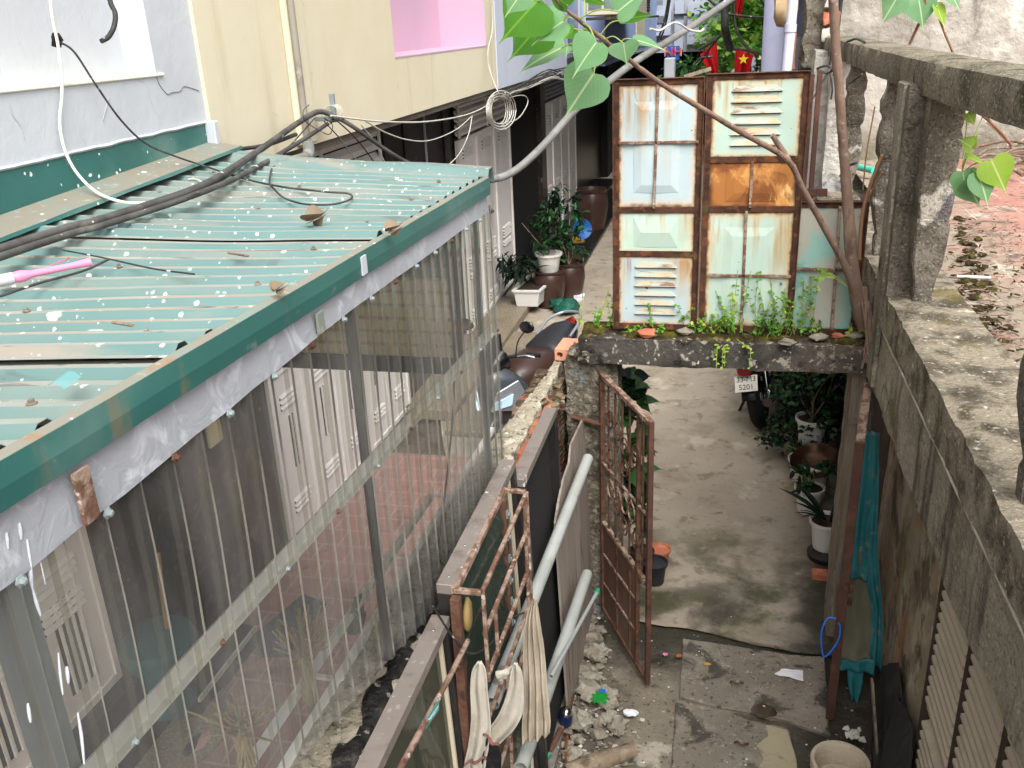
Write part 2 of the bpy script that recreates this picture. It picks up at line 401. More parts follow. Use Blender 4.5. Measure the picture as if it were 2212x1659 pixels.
m_brickred = M('hollow_brick_clay', '#a8644a', [('#c98e72', .7, ('n', 8, .5, .68)), ('#6b4334', .6, ('n', 5, .55, .7)), ('#cfc3b0', .5, ('n', 14, .64, .72))], .9, bump=[(('n', 60, .3, .7), .4, .004)])
m_glass = clear_sheet('window_glass', (.80, .86, .83, 1), .2, .08, .25, '#a8aaa0', .05)
m_wood = M('grey_wood', '#8a7d6c', [('#5a4d40', .7, ('n', 3, .4, .65, 8, .3, (6, 6, .6))), ('#b8ad9c', .6, ('n', 5, .55, .7, 8, .2, (5, 5, .5))), ('#2f2923', .6, ('n', 4, .6, .7))], .9, bump=[(('n', 14, .3, .7, 6, 0, (5, 5, .4)), .4, .006)])

# ------------------------------------------------------------------ ground
m_ground = M('packed_earth', '#4f463b', [('#6e6352', .7, ('n', 2, .45, .7, 8)), ('#2a251f', .7, ('n', 5, .5, .68, 8)), ('#8b8577', .7, ('n', 22, .6, .7, 6))], .95, bump=[(('n', 25, .2, .8, 8), .6, .02)])
g = MB(); g.grid(lambda u, v: V((-150 + 300*u, -20 + 260*v, -.03)), 12, 12); g.build('ground', m_ground, kind='structure')
m_alley = M('alley_concrete', '#9a8f7f', [('#aa9f8e', .7, ('n', .9, .45, .7, 8)), ('#7b6d5b', .6, ('n', 2.2, .5, .7, 8, .5)), ('#57532f', .45, ('n', 1.3, .5, .68, 8), ('p', 1, 8.4, 7.2, 1.2, 1.2)),
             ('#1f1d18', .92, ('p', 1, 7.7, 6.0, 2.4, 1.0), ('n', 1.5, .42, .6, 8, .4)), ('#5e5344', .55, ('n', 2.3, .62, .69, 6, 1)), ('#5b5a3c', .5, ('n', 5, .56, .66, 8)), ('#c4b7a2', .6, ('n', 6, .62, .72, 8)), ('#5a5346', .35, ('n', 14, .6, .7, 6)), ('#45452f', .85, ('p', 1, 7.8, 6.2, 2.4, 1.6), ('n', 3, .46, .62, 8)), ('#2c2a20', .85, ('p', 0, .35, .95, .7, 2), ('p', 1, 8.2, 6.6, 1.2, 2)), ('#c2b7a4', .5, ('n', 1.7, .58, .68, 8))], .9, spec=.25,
            bump=[(('n', 30, .2, .8, 8), .35, .01), (('c', .7, .02), .3, .01)], rvar=(.9, .5, ('p', 1, 7.2, 6, 1.5, 1.2)))
# far edge of the yard: the alley slab ends in a broken line
edge = [at(u, v, z=.03) for u, v in ((1330, 1300), (1395, 1340), (1440, 1352), (1500, 1358), (1560, 1372), (1640, 1392), (1720, 1408), (1800, 1415), (1880, 1418))]
a = MB(); n = len(edge)
def alley_fn(u, v):
    i = u * (n - 1); k = min(int(i), n - 2); e = edge[k].lerp(edge[k+1], i - k)
    far = V((-3.7 + 6.2*u, 60, .03)); t = v**2.2
    p = e.lerp(far, t); p.x = lerp(e.x, lerp(-3.7, 2.2, u), min(1, v*3)); p.y = lerp(e.y, 60, t)
    p.z = .03 + .012*noise.noise(p*.8) + .006*noise.noise(p*3) if v > 0 else .02 + .02*noise.noise(p*5)
    return p
a.grid(alley_fn, 56, 120); a.build('alley_floor', m_alley, smooth=60, solid=0, kind='structure')
b = MB(); b.prism([V((p.x, p.y + .04, -.02)) for p in edge] + [V((2, 9, -.02)), V((-1, 9, -.02))], (0, 0, .035)); b.build('alley_bed', m_alley, kind='structure')
m_yard = M('wet_dirty_concrete', '#7a7264', [('#50493e', .75, ('n', 1.2, .42, .62, 8, .4)), ('#857b6c', .7, ('n', 2.6, .54, .68, 8)), ('#25211c', .85, ('n', 1.7, .55, .64, 10, .4)), ('#aaa292', .85, ('n', 1.5, .57, .64, 10, .5)), ('#2a261f', .7, ('n', 26, .57, .66, 5)), ('#26231a', .85, ('p', 0, .2, .85, .9, 2.5)), ('#3a352d', .75, ('n', 1.1, .54, .63, 10, .5)), ('#2b2a20', .8, ('p', 1, 5.2, 5.75, .6, 3)), ('#2e3318', .7, ('n', 2.1, .6, .72, 6)), ('#b5aca0', .8, ('n', 16, .64, .72, 8)), ('#cfc8ba', .8, ('v', 13, .3, .05))], .8, spec=.3,
           bump=[(('n', 18, .2, .8, 8), .6, .015), (('n', 70, .3, .7), .4, .004)], rvar=(.85, .35, ('n', 1.7, .45, .65)))
y = MB(); y.grid(lambda u, v: V((-1.1 + 2.5*u, 2.2 + 4.3*v, .012*noise.noise(V((u*14, v*20, 0))) - .004)), 60, 90); y.build('yard_floor', m_yard, smooth=60, kind='structure')
m_slab = M('drain_slab_concrete', '#756d61', [('#8f877a', .7, ('n', 2.2, .45, .68, 8)), ('#34302a', .85, ('n', 3.1, .52, .62, 10, .5)), ('#9a9182', .7, ('n', 24, .58, .66, 5)), ('#211e1a', .7, ('n', 30, .58, .66, 5)), ('#cfc8be', .9, ('n', 1.7, .63, .7, 10, .3), ('n', 11, .42, .6, 6)), ('#3c3a20', .5, ('n', 2.4, .6, .7))], .85, spec=.3,
           bump=[(('n', 20, .2, .8, 8), .5, .012)], rvar=(.9, .4, ('n', 2, .4, .65)))
def slab(pix, lab, hooks, ztop):
    pts = [at(u, v, z=ztop) for u, v in pix]; c = sum(pts, V()) / len(pts)
    # roughen the outline
    out = []
    for i, p in enumerate(pts):
        q = pts[(i+1) % len(pts)]
        for k in range(7):
            e = p.lerp(q, k/7); out.append(e + noise.noise_vector(e*9)*V((.018, .018, 0)).length*V((1, 1, 0)).normalized()*.6 if k else e)
    for e in out: e.z = ztop
    t = thing('drain_cover_slab', lab, 'concrete slab', (c.x, c.y, 0))
    m = MB(); m.prism([p - V((0, 0, .06)) for p in out], (0, 0, .06)); m.build('slab', m_slab, t, bevel=.006, smooth=30)
    for u, v in hooks:
        h = at(u, v, z=ztop); k = MB()
        k.tube(curve([h + V((-.045, .03, -.01)), h + V((-.035, .0, .03)), h + V((0, -.04, .045)), h + V((.035, 0, .03)), h + V((.04, .035, -.01))], 5), .006, 6); k.build('lifting_hook', m_rust, t, smooth=60)
slab([(1468, 1502), (1475, 1378), (1590, 1395), (1711, 1414), (1781, 1418), (1795, 1590), (1704, 1556), (1630, 1540), (1519, 1518)], 'wet dark concrete drain slab with a puddle and a white paper on it', [(1592, 1480)], .024)
slab([(1460, 1512), (1519, 1530), (1628, 1556), (1704, 1572), (1722, 1662), (1730, 1760), (1445, 1760)], 'concrete drain slab with a pale cement patch along its right side', [(1602, 1612)], .03)
m_patch = M('pale_cement_patch', '#9c9278', [('#7d7460', .6, ('n', 3, .45, .7)), ('#5a5346', .5, ('n', 9, .58, .7))], .9, bump=[(('n', 30, .3, .7), .3, .005)])
pp = [at(u, v, z=.034) for u, v in ((1654, 1566), (1700, 1578), (1720, 1640), (1726, 1720), (1640, 1720), (1638, 1660), (1650, 1640), (1634, 1610), (1660, 1590))]
MB().prism([p for p in pp], (0, 0, .004)).build('cement_patch', m_patch, kind='structure')
m_water = M('dirty_water', '#2c2418', [('#4a3c28', .5, ('n', 8, .4, .6))], .06, spec=.6)
pc = at(1650, 1535, z=.027); pu = MB(); pu.poly([pc + V((math.cos(a)*.085*(1 + .35*noise.noise(V((math.cos(a), math.sin(a), 3)))), math.sin(a)*.07*(1 + .35*noise.noise(V((math.sin(a), math.cos(a), 1)))), 0)) for a in [k*.2094 for k in range(30)]])
pu.build('puddle', m_water, kind='structure')

# courtyard inside the shed
m_tile = M('red_cement_tile', '#8f6a60', [('#a07d74', .6, ('n', 1.4, .4, .7)), ('#745048', .7, ('n', 3, .5, .7, 8)), ('#a68f85', .6, ('b', .3, .26, .012, 'xyz')), ('#4e3a33', .5, ('n', 6, .6, .72))], .75, bump=[(('b', .3, .26, .012, 'xyz'), -.4, .006)])
MB().box((-3.72, .8, -.02), (-1.25, 8.4, .08)).build('courtyard_floor', m_tile, kind='structure')
m_granite = M('speckled_granite', '#7d7261', [('#a0937e', .8, ('n', 45, .5, .62, 4)), ('#4b443a', .7, ('n', 60, .55, .65, 4)), ('#5f5546', .5, ('n', 1.5, .45, .7))], .6)
# ------------------------------------------------------------------ terraced houses on the left
XU, XL, ZS = -2.7, -3.7, 3.72
def fy(u, v, X=XL): return at(u, v, x=X).y
def fz(u, v, X=XL): return at(u, v, x=X).z
def house(label, loc): return thing('house', label, 'house', loc, 'narrow houses along the left of the alley')
def wallbox(name, mat, h, x0, x1, y0, y1, z0, z1): return MB().box((x0, y0, z0), (x1, y1, z1)).build(name, mat, h)
def pane_leaf(h, name, mats, y0, y1, z0, z1, X, slots, parent=True, proud=.035):
    """one steel door leaf facing +X: stiles, sunk field and pressed louvre slots (y-fraction, z, width, n, vertical?)"""
    m = MB(); m.box((X, y0 + .004, z0), (X + proud*.5, y1 - .004, z1))
    s = .05
    for a, b in ((y0 + .004, y0 + s), (y1 - s, y1 - .004)): m.box((X + proud*.5, a, z0), (X + proud, b, z1))
    for a, b in ((z0, z0 + s), (z1 - s, z1)): m.box((X + proud*.5, y0 + s, a), (X + proud, y1 - s, b))
    for yf, z, wd, cnt, vert in slots:
        yc = lerp(y0, y1, yf)
        for k in range(cnt):
            if vert:
                yy = yc + (k - (cnt-1)/2)*.055; m.c = 1
                m.box((X + proud*.5, yy - .012, z - wd/2), (X + proud*.56, yy + .012, z + wd/2)); m.c = 0
                m.box((X + proud*.5, yy + .014, z - wd/2), (X + proud*.95, yy + .03, z + wd/2))
            else:
                zz = z - k*.05; m.c = 1
                m.box((X + proud*.5, yc - wd/2, zz - .012), (X + proud*.56, yc + wd/2, zz + .01)); m.c = 0
                m.hexa([(X + proud*.5, yc - wd/2, zz + .012), (X + proud*1.1, yc - wd/2, zz - .002), (X + proud*1.1, yc + wd/2, zz - .002), (X + proud*.5, yc + wd/2, zz + .012)],
                       [(X + proud*.5, yc - wd/2, zz + .03), (X + proud*1.15, yc - wd/2, zz + .004), (X + proud*1.15, yc + wd/2, zz + .004), (X + proud*.5, yc + wd/2, zz + .03)])
    return m.build(name, mats, h)
def transom(h, y0, y1, z0, z1, X, mat, n):
    m = MB(); m.box((X - .02, y0, z0), (X, y1, z1)); m.build('transom_back', m_dark, h)
    m = MB(); st = (z1 - z0) / n
    for k in range(n):
        z = z0 + (k + .5)*st
        m.hexa([(X + .005, y0, z), (X + .05, y0, z - st*.3), (X + .05, y1, z - st*.3), (X + .005, y1, z)], [(X + .005, y0, z + st*.5), (X + .05, y0, z + st*.12), (X + .05, y1, z + st*.12), (X + .005, y1, z + st*.5)])
    for yy in (y0, (y0+y1)/2 - .03, y1 - .05): m.box((X + .051, yy, z0), (X + .07, yy + .05, z1))
    m.build('transom_louvre', mat, h)

# --- white house (nearest)
h1 = house('white house with a sunken ledge in its upper wall over the teal roof', (-3.5, 1, 0))
zl = fz(200, 180, XU); yr = fy(338, 163, XU)
wallbox('upper_wall', m_white, h1, -6, XU, -4, 4.47, ZS - .15, zl)
wallbox('upper_wall', m_white, h1, -6, XU, yr, 4.47, zl, 9)
wallbox('recess_back', m_white, h1, -6, XU - .16, -4, yr, zl, 9)
MB().box((XU - .16, -4, zl), (XU + .012, yr + .05, zl + .014)).build('ledge', M('ledge_paint', '#e6e2d2', [('#c9bd93', .6, ('n', 3, .55, .7))], .8), h1, bevel=.004)
wallbox('lower_wall', m_marble, h1, -6, XL, -4, 4.75, 0, ZS - .15)
ya = fy(220, 1350); za = fz(210, 1495)
for k in range(4):
    y1 = ya - k*.62
    sl_ = [(.5, 1.62, .34, 3, False), (.5, 1.40, .34, 3, False), (.5, 1.96, .22, 2, True), (.5, za + .48, .62, 4, True)]
    pane_leaf(h1, 'shutter_leaf', [m_shut, m_slit], y1 - .62, y1, za, 2.12, XL + .03, sl_)
wallbox('door_lintel', m_shut, h1, XL, XL + .08, ya - 2.6, ya + .06, 2.12, 2.22)
wallbox('door_plinth', m_marbleblack, h1, XL, XL + .18, ya - 2.6, ya + .2, .08, za)
_ck = [(338, 166), (345, 184), (361, 203), (371, 200), (388, 197), (396, 187), (409, 189), (430, 196)]
_m = MB(); _p = curve([at(u, v, x=XU + .0015) for u, v in _ck], 4)
for _a, _b in zip(_p, _p[1:]): _m.bar(_a, _b, .004, .003)
_m.build('crack', M('crack_shadow', '#77777a'), h1)
for _ck in ([(20, 226), (28, 250), (44, 272), (52, 300)], [(236, 210), (230, 232), (222, 260)], [(180, 300), (188, 322), (196, 340)]):
    _m = MB(); _p = curve([at(u, v, x=XU + .0015) for u, v in _ck], 4)
    for _a, _b in zip(_p, _p[1:]): _m.bar(_a, _b, .003, .003)
    _m.build('crack', m_greywall, h1)
# --- cream house
h2 = house('cream house with a pink window recess and dark marble ground floor', (-3.5, 7.5, 0))
yp0, yp1 = fy(843, 70, XU), fy(1045, 70, XU); zp = fz(850, 126, XU)
Y2, Y3 = 4.47, fy(1067, 100, XU)
wallbox('upper_wall', m_cream, h2, -6, XU + .02, Y2, yp0, ZS, 9)
wallbox('upper_wall', m_cream, h2, -6, XU + .02, yp0, yp1, ZS, zp)
wallbox('upper_wall', m_cream, h2, -6, XU + .02, yp1, Y3, ZS, 9)
wallbox('pink_recess', m_pink, h2, -6, XU - .5, yp0, yp1, zp, 9)
MB().box((XU - .5, yp0, zp), (XU + .024, yp1, zp + .012)).build('window_sill', m_pink, h2)
MB().box((XU - .5, yp1 - .012, zp + .012), (XU + .018, yp1, 9)).build('jamb', m_pink, h2)
yb = fy(610, 130, XU); MB().box((XU + .02, yb, ZS + .02), (XU + .07, yb + .22, 9)).build('corner_pilaster', m_cream, h2, bevel=.01)
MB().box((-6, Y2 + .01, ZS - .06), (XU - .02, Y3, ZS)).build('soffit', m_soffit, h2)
yB0, yB1 = fy(592, 1000), fy(882, 889)
yd0, yd1 = fy(305, 1300), fy(420, 1230)
wallbox('lower_wall', m_marble, h2, -6, XL, 4.75, yd0, 0, ZS - .06)
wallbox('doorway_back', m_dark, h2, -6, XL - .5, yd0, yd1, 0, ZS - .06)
wallbox('marble_pier', m_marble, h2, -6, XL + .02, yd1, yB0, 0, ZS - .06)
wallbox('doorway_lintel', m_marble, h2, -4.2, XL, yd0, yd1, 2.3, ZS - .06)
wallbox('door_step', m_marbleblack, h2, XL, XL + .35, yd0 - .1, yd1 + .1, .08, .25)
wallbox('step_edge', M('pale_step_edge', '#b9b3a6', rough=.6), h2, XL + .35, XL + .37, yd0 - .1, yd1 + .1, .22, .255)
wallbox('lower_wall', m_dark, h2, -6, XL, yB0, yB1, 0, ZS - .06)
nB = 5
for k in range(nB):
    a0, a1 = lerp(yB0, yB1, k/nB), lerp(yB0, yB1, (k+1)/nB)
    pane_leaf(h2, 'shutter_leaf', [m_shutw, m_slit], a0, a1, .12, 2.0, XL + .02, [(.5, 1.82, .3, 3, False), (.5, 1.5, .3, 3, False), (.5, .5, .3, 3, False), (.5, 1.05, .5, 2, True)])
transom(h2, yB0, fy(808, 330), 2.1, ZS - .1, XL + .02, m_shutw, 11)
wallbox('shutter_box', m_marbleblack, h2, XL, XL + .1, yB0, yB1, 2.0, 2.1)
m_plate = M('cream_switch_plate', '#c9bd95', rough=.5)
q = at(455, 917, x=XL + .02); MB().box((XL + .02, q.y - .09, q.z - .16), (XL + .05, q.y + .09, q.z + .16)).build('meter_box', m_plate, h2, bevel=.008)
ym0 = max(yB1, fy(808, 330)); yC0, yC1 = fy(975, 280), fy(1098, 400)
wallbox('lower_wall', m_marble, h2, -6, XL + .01, ym0, Y3, 0, ZS - .06)
for k, (u, wd) in enumerate(((868, .05), (915, .06), (955, .1))):
    yy = fy(u, 310); wallbox('marble_joint', m_marbleblack if k != 1 else m_greywall, h2, XL + .01, XL + .03, yy, yy + wd*.6, 0, ZS - .06)
# --- pale blue-white house
Y4 = fy(1210, 160, XU)
h3 = house('pale white house with a grey louvred shutter behind the cream house', (-3.5, 13, 0))
wallbox('upper_wall', m_bluewhite, h3, -6, XU + .03, Y3, Y4, ZS - .02, 9)
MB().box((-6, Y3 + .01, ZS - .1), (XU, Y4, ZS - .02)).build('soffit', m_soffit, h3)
wallbox('lower_wall', m_marble, h3, -6, XL, Y3, yC1 + 2.2, -.3, ZS - .1)
nC = 3
for k in range(nC):
    a0, a1 = lerp(yC0, yC1, k/nC), lerp(yC0, yC1, (k+1)/nC)
    pane_leaf(h3, 'shutter_leaf', [m_shutw, m_slit], a0, a1, .17, 2.95, XL + .03, [(.5, 2.78, .5, 3, False), (.5, 1.22, .5, 4, False), (.5, .98, .5, 2, False), (.5, .42, .5, 3, False)], proud=.05)
transom(h3, yC0, yC1, 2.98, ZS - .1, XL + .04, m_shutw, 7)
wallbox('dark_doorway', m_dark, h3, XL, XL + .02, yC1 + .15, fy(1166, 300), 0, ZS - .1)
# --- grey house with a white framed window
Y5 = fy(1292, 140, XU)
h4 = house('grey house with a white framed window beyond the pale house', (-3.5, 18, 0))
wallbox('upper_wall', m_greywall, h4, -6, XU - .35, Y4, Y5, ZS - .25, 9)
wallbox('white_edge', m_bluewhite, h4, -6, XU + .03, Y4, Y4 + .5, ZS, 9)
def window(h, y0, y1, z0, z1, X, mat):
    m = MB(); s = .08
    for a, b, c, d in ((y0, y1, z0, z0 + s), (y0, y1, z1 - s, z1), (y0, y0 + s, z0 + s, z1 - s), (y1 - s, y1, z0 + s, z1 - s), ((y0+y1)/2 - .03, (y0+y1)/2 + .03, z0 + s, z1 - s)):
        m.box((X, a, c), (X + .06, b, d))
    f = m.build('window', mat, h); MB().box((X - .01, y0 + s, z0 + s), (X + .01, y1 - s, z1 - s)).build('pane', m_winpane, f)
m_winpane = M('grey_window_glass', '#6c7278', [('#9aa2aa', .5, ('n', .6, .4, .7))], .12, spec=.6)
window(h4, Y4 + .8, Y5 - .3, ZS + .05, 6, XU - .35, m_bluewhite)
yD0, yD1 = fy(1168, 300), fy(1238, 300)
wallbox('lower_wall', m_marbleblack, h4, -6, XL, yC1 + 2.2, yD1 + 5, -.5, ZS - .25)
for k in range(4):
    a0, a1 = lerp(yD0, yD1, k/4), lerp(yD0, yD1, (k+1)/4)
    pane_leaf(h4, 'shutter_leaf', [m_shutw, m_slit], a0, a1, -.2, 2.9, XL + .03, [(.5, 2.6, .4, 3, False), (.5, 1.2, .4, 3, False), (.5, .1, .4, 4, False)], proud=.05)
transom(h4, yD0, yD1, 2.95, ZS - .3, XL + .04, m_greywall, 6)
wallbox('door_post', m_marble, h4, XL, XL + .12, yD0 - .5, yD0 - .05, -.2, ZS - .3)
# --- periwinkle house
h5 = house('periwinkle blue house with an air conditioner under its upper wall', (-3.2, 27, 0))
Y6 = 34
wallbox('upper_wall', m_blue, h5, -6, XU + .15, Y5, Y6, ZS - .2, 9)
q = at(1382, 60, x=XU + .16); wallbox('cream_panel', m_cream, h5, XU + .15, XU + .17, q.y - 1.0, q.y + 1.5, q.z - .4, q.z + .3)
wallbox('lower_wall', m_dark, h5, -6, XL + .2, yD1 + 5, Y6, -.5, ZS - .2)
# granite steps in front of the pale house
t = thing('granite_steps', 'two speckled granite steps below the grey louvred shutter', 'steps', (-3, 12, 0))
MB().box((XL, 9.4, .03), (-3.05, 14.2, .17)).build('upper_step', m_granite, t, bevel=.01)
MB().box((-3.05, 9.0, .03), (-2.55, 12.6, .1)).build('lower_step', m_granite, t, bevel=.01)
t = thing('granite_steps', 'long dark granite step beyond the glazed jars', 'steps', (-3, 19, 0))
MB().box((XL, 16.5, .0), (-3.1, 26, .2)).build('upper_step', m_marbleblack, t, bevel=.01)
MB().box((-3.1, 16.2, .0), (-2.6, 25, .1)).build('lower_step', m_marbleblack, t, bevel=.01)
# ------------------------------------------------------------------ lean-to shed: teal roof, clear corrugated wall
m_teal = M('teal_roof_enamel', '#5f7a77', [('#526d6a', .6, ('n', .9, .42, .65)), ('#7d7f76', .75, ('n', 1.6, .48, .66, 8, .3, (.5, 1.6, 1))), ('#8b8074', .85, ('n', 2.2, .55, .68, 8, .3, (.35, 2.2, 1)), ('p', 0, -2.2, -1.3, .8, 1.5)), ('#4d5350', .6, ('n', 4, .62, .7, 8, .6, (.5, 1.5, 1))), ('#d2d3cc', .5, ('v', 20, .22, .06, (.7, 1.3, 1))), ('#cacabf', .55, ('v', 7, .15, .03, (.7, 1.3, 1))), ('#d9d9d3', .6, ('v', 48, .6, .15))], .55, spec=.35,
           rvar=(.42, .8, ('n', 1.8, .4, .65)))
m_pan = M('dusty_teal_roof_pan', '#858a82', [('#969489', .8, ('n', 2, .42, .62, 8, .3, (.4, 2.5, 1))), ('#5f7a76', .35, ('n', 1.1, .5, .68)), ('#8f8070', .85, ('n', 2.6, .5, .66, 8, .3, (.35, 2.2, 1)), ('p', 0, -2.3, -1.3, .8, 1.5)), ('#55504a', .7, ('n', 6, .6, .68, 8, .6, (.4, 2, 1)), ('p', 0, -2.1, -1.2, .8, 1.5)), ('#d2d3cc', .5, ('v', 20, .22, .06, (.7, 1.3, 1))), ('#cacabf', .55, ('v', 7, .15, .03, (.7, 1.3, 1))), ('#d9d9d3', .6, ('v', 48, .6, .15)), ('#3f3c37', .7, ('n', 11, .62, .68, 6, .5, (.5, 1.6, 1)))], .8)
m_tealtrim = M('teal_trim_enamel', '#2a5f5a', [('#356d67', .5, ('n', 1.4, .45, .7)), ('#2a5a56', .6, ('n', 3, .5, .7, 5, 0, (1, 1, .15))), ('#6f8a82', .5, ('n', 1.1, .52, .7, 8)), ('#7c6a52', .5, ('n', 6, .62, .7, 8, 0, (1, 1, .2))), ('#8f9a92', .5, ('n', 8, .64, .75)), ('#e9ece8', .9, ('v', 27, .35, .08))], .42, spec=.5)
m_lipdirt = M('dirty_gutter_lip', '#7b786c', [('#6b827c', .6, ('n', 5, .5, .65)), ('#8a6a4a', .7, ('n', 12, .6, .68)), ('#a39f93', .6, ('n', 20, .58, .7)), ('#e9e9e2', .9, ('v', 24, .35, .08))], .85)
m_strip = M('silicone_smeared_aluminium', '#94979d', [('#b9bcc2', .6, ('n', 6, .52, .62, 8, 1.5)), ('#989ba0', .6, ('n', 2, .5, .7)), ('#8c6f55', .6, ('n', 4, .68, .74))], .6, metal=.0, bump=[(('n', 12, .4, .6, 6, 1.5), .25, .004)])
m_poly = clear_sheet('clear_corrugated_plastic', (.985, .985, .98, 1), .1, .07, .24, '#dededb', .08)
m_polyrib = clear_sheet('clear_plastic_rib', (.98, .98, .965, 1), .1, .08, .24, '#dcdcd6', .1)
m_polyside = clear_sheet('clear_plastic_rib_lit_side', (.9, .9, .86, 1), .1, .3, .55, '#dcd9cc', .12)  # rib flanks, one bright and one dark: light and shade put into the tint
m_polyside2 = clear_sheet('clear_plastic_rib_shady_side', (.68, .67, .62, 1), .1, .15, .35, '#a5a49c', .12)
ROOFX0, ROOFX1 = -2.66, -1.16
YN, YF = .35, 4.42
def zlip(y): return lerp(3.783, 3.722, (y - 1.08) / 3.15)
def zflash(y): return lerp(3.735, 3.815, (y - 2.9) / 1.55)
shed = thing('lean_to_shed', 'lean-to shed with a teal corrugated metal roof and a clear corrugated side wall', 'shed', (-1.9, 2.4, 0))
PIT = .11125; Y0R = 4.009
def roof_z(x, y, hgt=True):
    k = (x - ROOFX0) / (ROOFX1 - ROOFX0); z = lerp(zflash(y), zlip(y) - (.012 if y > 3.2 or y < 1.3 else .024), k)
    z += -.012 * math.sin(math.pi * k) + .008*noise.noise(V((x*2.1, y*1.7, 0)))
    return z
def roof_sheet(y0, y1, lift, shift=0):
    # trapezoid profile sampled along y
    prof = []; k0 = math.floor((y0 - Y0R) / PIT) - 1
    for k in range(k0, k0 + 60):
        c = Y0R + k*PIT
        for d, h in ((-.034, 0), (-.012, .021), (.012, .021), (.034, 0)): prof.append((c + d, h))
    prof = [(y0, 0)] + [p for p in prof if y0 < p[0] < y1] + [(y1, 0)]
    m = MB(); nx = 22
    vs, fs = [], []
    for i in range(nx + 1):
        x = lerp(ROOFX0 + .0, ROOFX1, i / nx)
        for j, (yy, h) in enumerate(prof):
            e = (yy - y0) / (y1 - y0)
            vs.append(V((x, yy + .006*noise.noise(V((x*2, yy*2, 4))), roof_z(x, yy) + h + lift*(1 - min(1, e*4)) )))
    n = len(prof)
    o = m.add(vs, [])
    for i in range(nx):
        for j in range(n - 1):
            m.f.append([i*n + j, i*n + j + 1, (i+1)*n + j + 1, (i+1)*n + j])
            flat = prof[j][1] == prof[j+1][1]; m.mi.append(1 if flat else 0)
    return m.build('roof_sheet', [m_teal, m_pan], shed, solid=.0016)
roof_sheet(YN, 1.66, .0); roof_sheet(1.62, 2.86, .02); roof_sheet(2.83, YF, .022)
# bolts with washers
m_boltd = M('dull_bolt', '#6b6152', [('#8f8a80', .6, ('n', 30, .45, .6)), ('#5a3f2a', .6, ('n', 18, .5, .62))], .6)
def bolt(p, nrm=V((0, 0, 1)), mat=None, s=1):
    m = MB(); m.lathe([(.014*s, 0), (.014*s, .003*s), (.008*s, .005*s), (.008*s, .012*s), (.004*s, .014*s), (0, .014*s)], p, 6 if s < 1 else 8, nrm)
    m.build('bolt', mat or m_rust, shed)
for x in (-2.42, -1.85, -1.3):
    for k in range(0, 34, 4):
        yb_ = Y0R - k*PIT + (.0 if x != -1.85 else -2*PIT)
        if yb_ > .6: bolt(V((x + .03*rnd.uniform(-1, 1), yb_, roof_z(x, yb_) + .024)), mat=m_boltd, s=.8)
# apron flashing along the house wall
m = MB(); P = []
def fl(u0, v0, u1, v1, x):
    a_, b_ = at(u0, v0, x=x), at(u1, v1, x=x); return lambda y: lerp(a_.z, b_.z, (y - a_.y) / (b_.y - a_.y))
ft = fl(0, 370, 450, 265, XU + .01)
ys = [YN + (4.46 - YN)*k/24 for k in range(25)]
def strip(name, mat, prof, y_list, par=shed, solid=.0015, smooth=None):
    m = MB(); vs = [V(q) for y in y_list for q in prof(y)]; n = len(prof(y_list[0]))
    m.add(vs, [(i*n+j, i*n+j+1, (i+1)*n+j+1, (i+1)*n+j) for i in range(len(y_list)-1) for j in range(n-1)])
    return m.build(name, mat, par, solid=solid, smooth=smooth)
strip('wall_flashing', m_tealtrim, lambda y: [(XU + .006, y, ft(y) + .004*noise.noise(V((y*5, 0, 0)))), (XU + .006, y, zflash(y) + .075)], ys)
strip('flashing_apron', m_lipdirt, lambda y: [(XU + .006, y, zflash(y) + .075), (XU + .1, y, zflash(y) + .062 + .004*noise.noise(V((y*4, 1, 0)))), (XU + .185, y, zflash(y) + .05 + .004*noise.noise(V((y*4, 3, 0))))], ys)
strip('apron_lip', m_tealtrim, lambda y: [(XU + .186, y, zflash(y) + .05), (XU + .19, y, zflash(y) + .036 + .004*noise.noise(V((y*3, 9, 0))))], ys)
# white render bead over the flashing
m = MB(); m.tube([V((XU + .008, y, ft(y) + .006 + .006*noise.noise(V((y*9, 2, 0))))) for y in [YN + 4.1*k/80 for k in range(81)]], .009, 6); m.build('render_bead', m_white, shed, smooth=60)
m = MB(); m.box((XU + .002, 4.43, zflash(4.45) + .0), (XU + .06, 4.475, ft(4.45) + .01)); m.build('end_cap', m_white, shed, bevel=.006)
# gutter with fascia
yg = [.3 + (4.27 - .3)*k/30 for k in range(31)]
def gz(y): return zlip(y) + .003*noise.noise(V((y*2.5, 0, 7)))
strip('fascia', m_tealtrim, lambda y: [(-1.12, y, gz(y)), (-1.118, y, gz(y) - .043), (-1.122, y, gz(y) - .082)], yg)
strip('gutter_lip', m_lipdirt, lambda y: [(-1.12, y, gz(y)), (-1.145, y, gz(y) + .004), (-1.158, y, gz(y) - .02), (-1.165, y, gz(y) - .08)], yg)
m = MB(); m.prism([V((-1.119, 4.272, gz(4.27))), V((-1.165, 4.272, gz(4.27) + .004)), V((-1.165, 4.272, gz(4.27) - .075)), V((-1.12, 4.272, gz(4.27) - .082))], (0, .002, 0)); m.build('gutter_end', m_tealtrim, shed)
def shg(y): return lerp(.105, .06, min(1, max(0, (y - 1.16)/1.34)))
strip('strip_flashing', m_strip, lambda y: [(-1.142, y, gz(y) - .082), (-1.134, y, gz(y) - .106 - shg(y) + .006*noise.noise(V((y*6, 3, 3))))], yg)
for u, v, mt in ((175, 1020, m_rustlt), (783, 562, m_white), (690, 665, m_lipdirt)):
    q = at(u, v, x=-1.12); hh = .105 if u == 175 else .06
    z0 = gz(q.y) - (.2 if u == 175 else .075 if u == 783 else .16)
    MB().box((-1.1265 if u != 783 else -1.1195, q.y - .02, z0), (-1.118 if u != 783 else -1.114, q.y + .02, z0 + hh)).build('tape_strip', mt, shed)
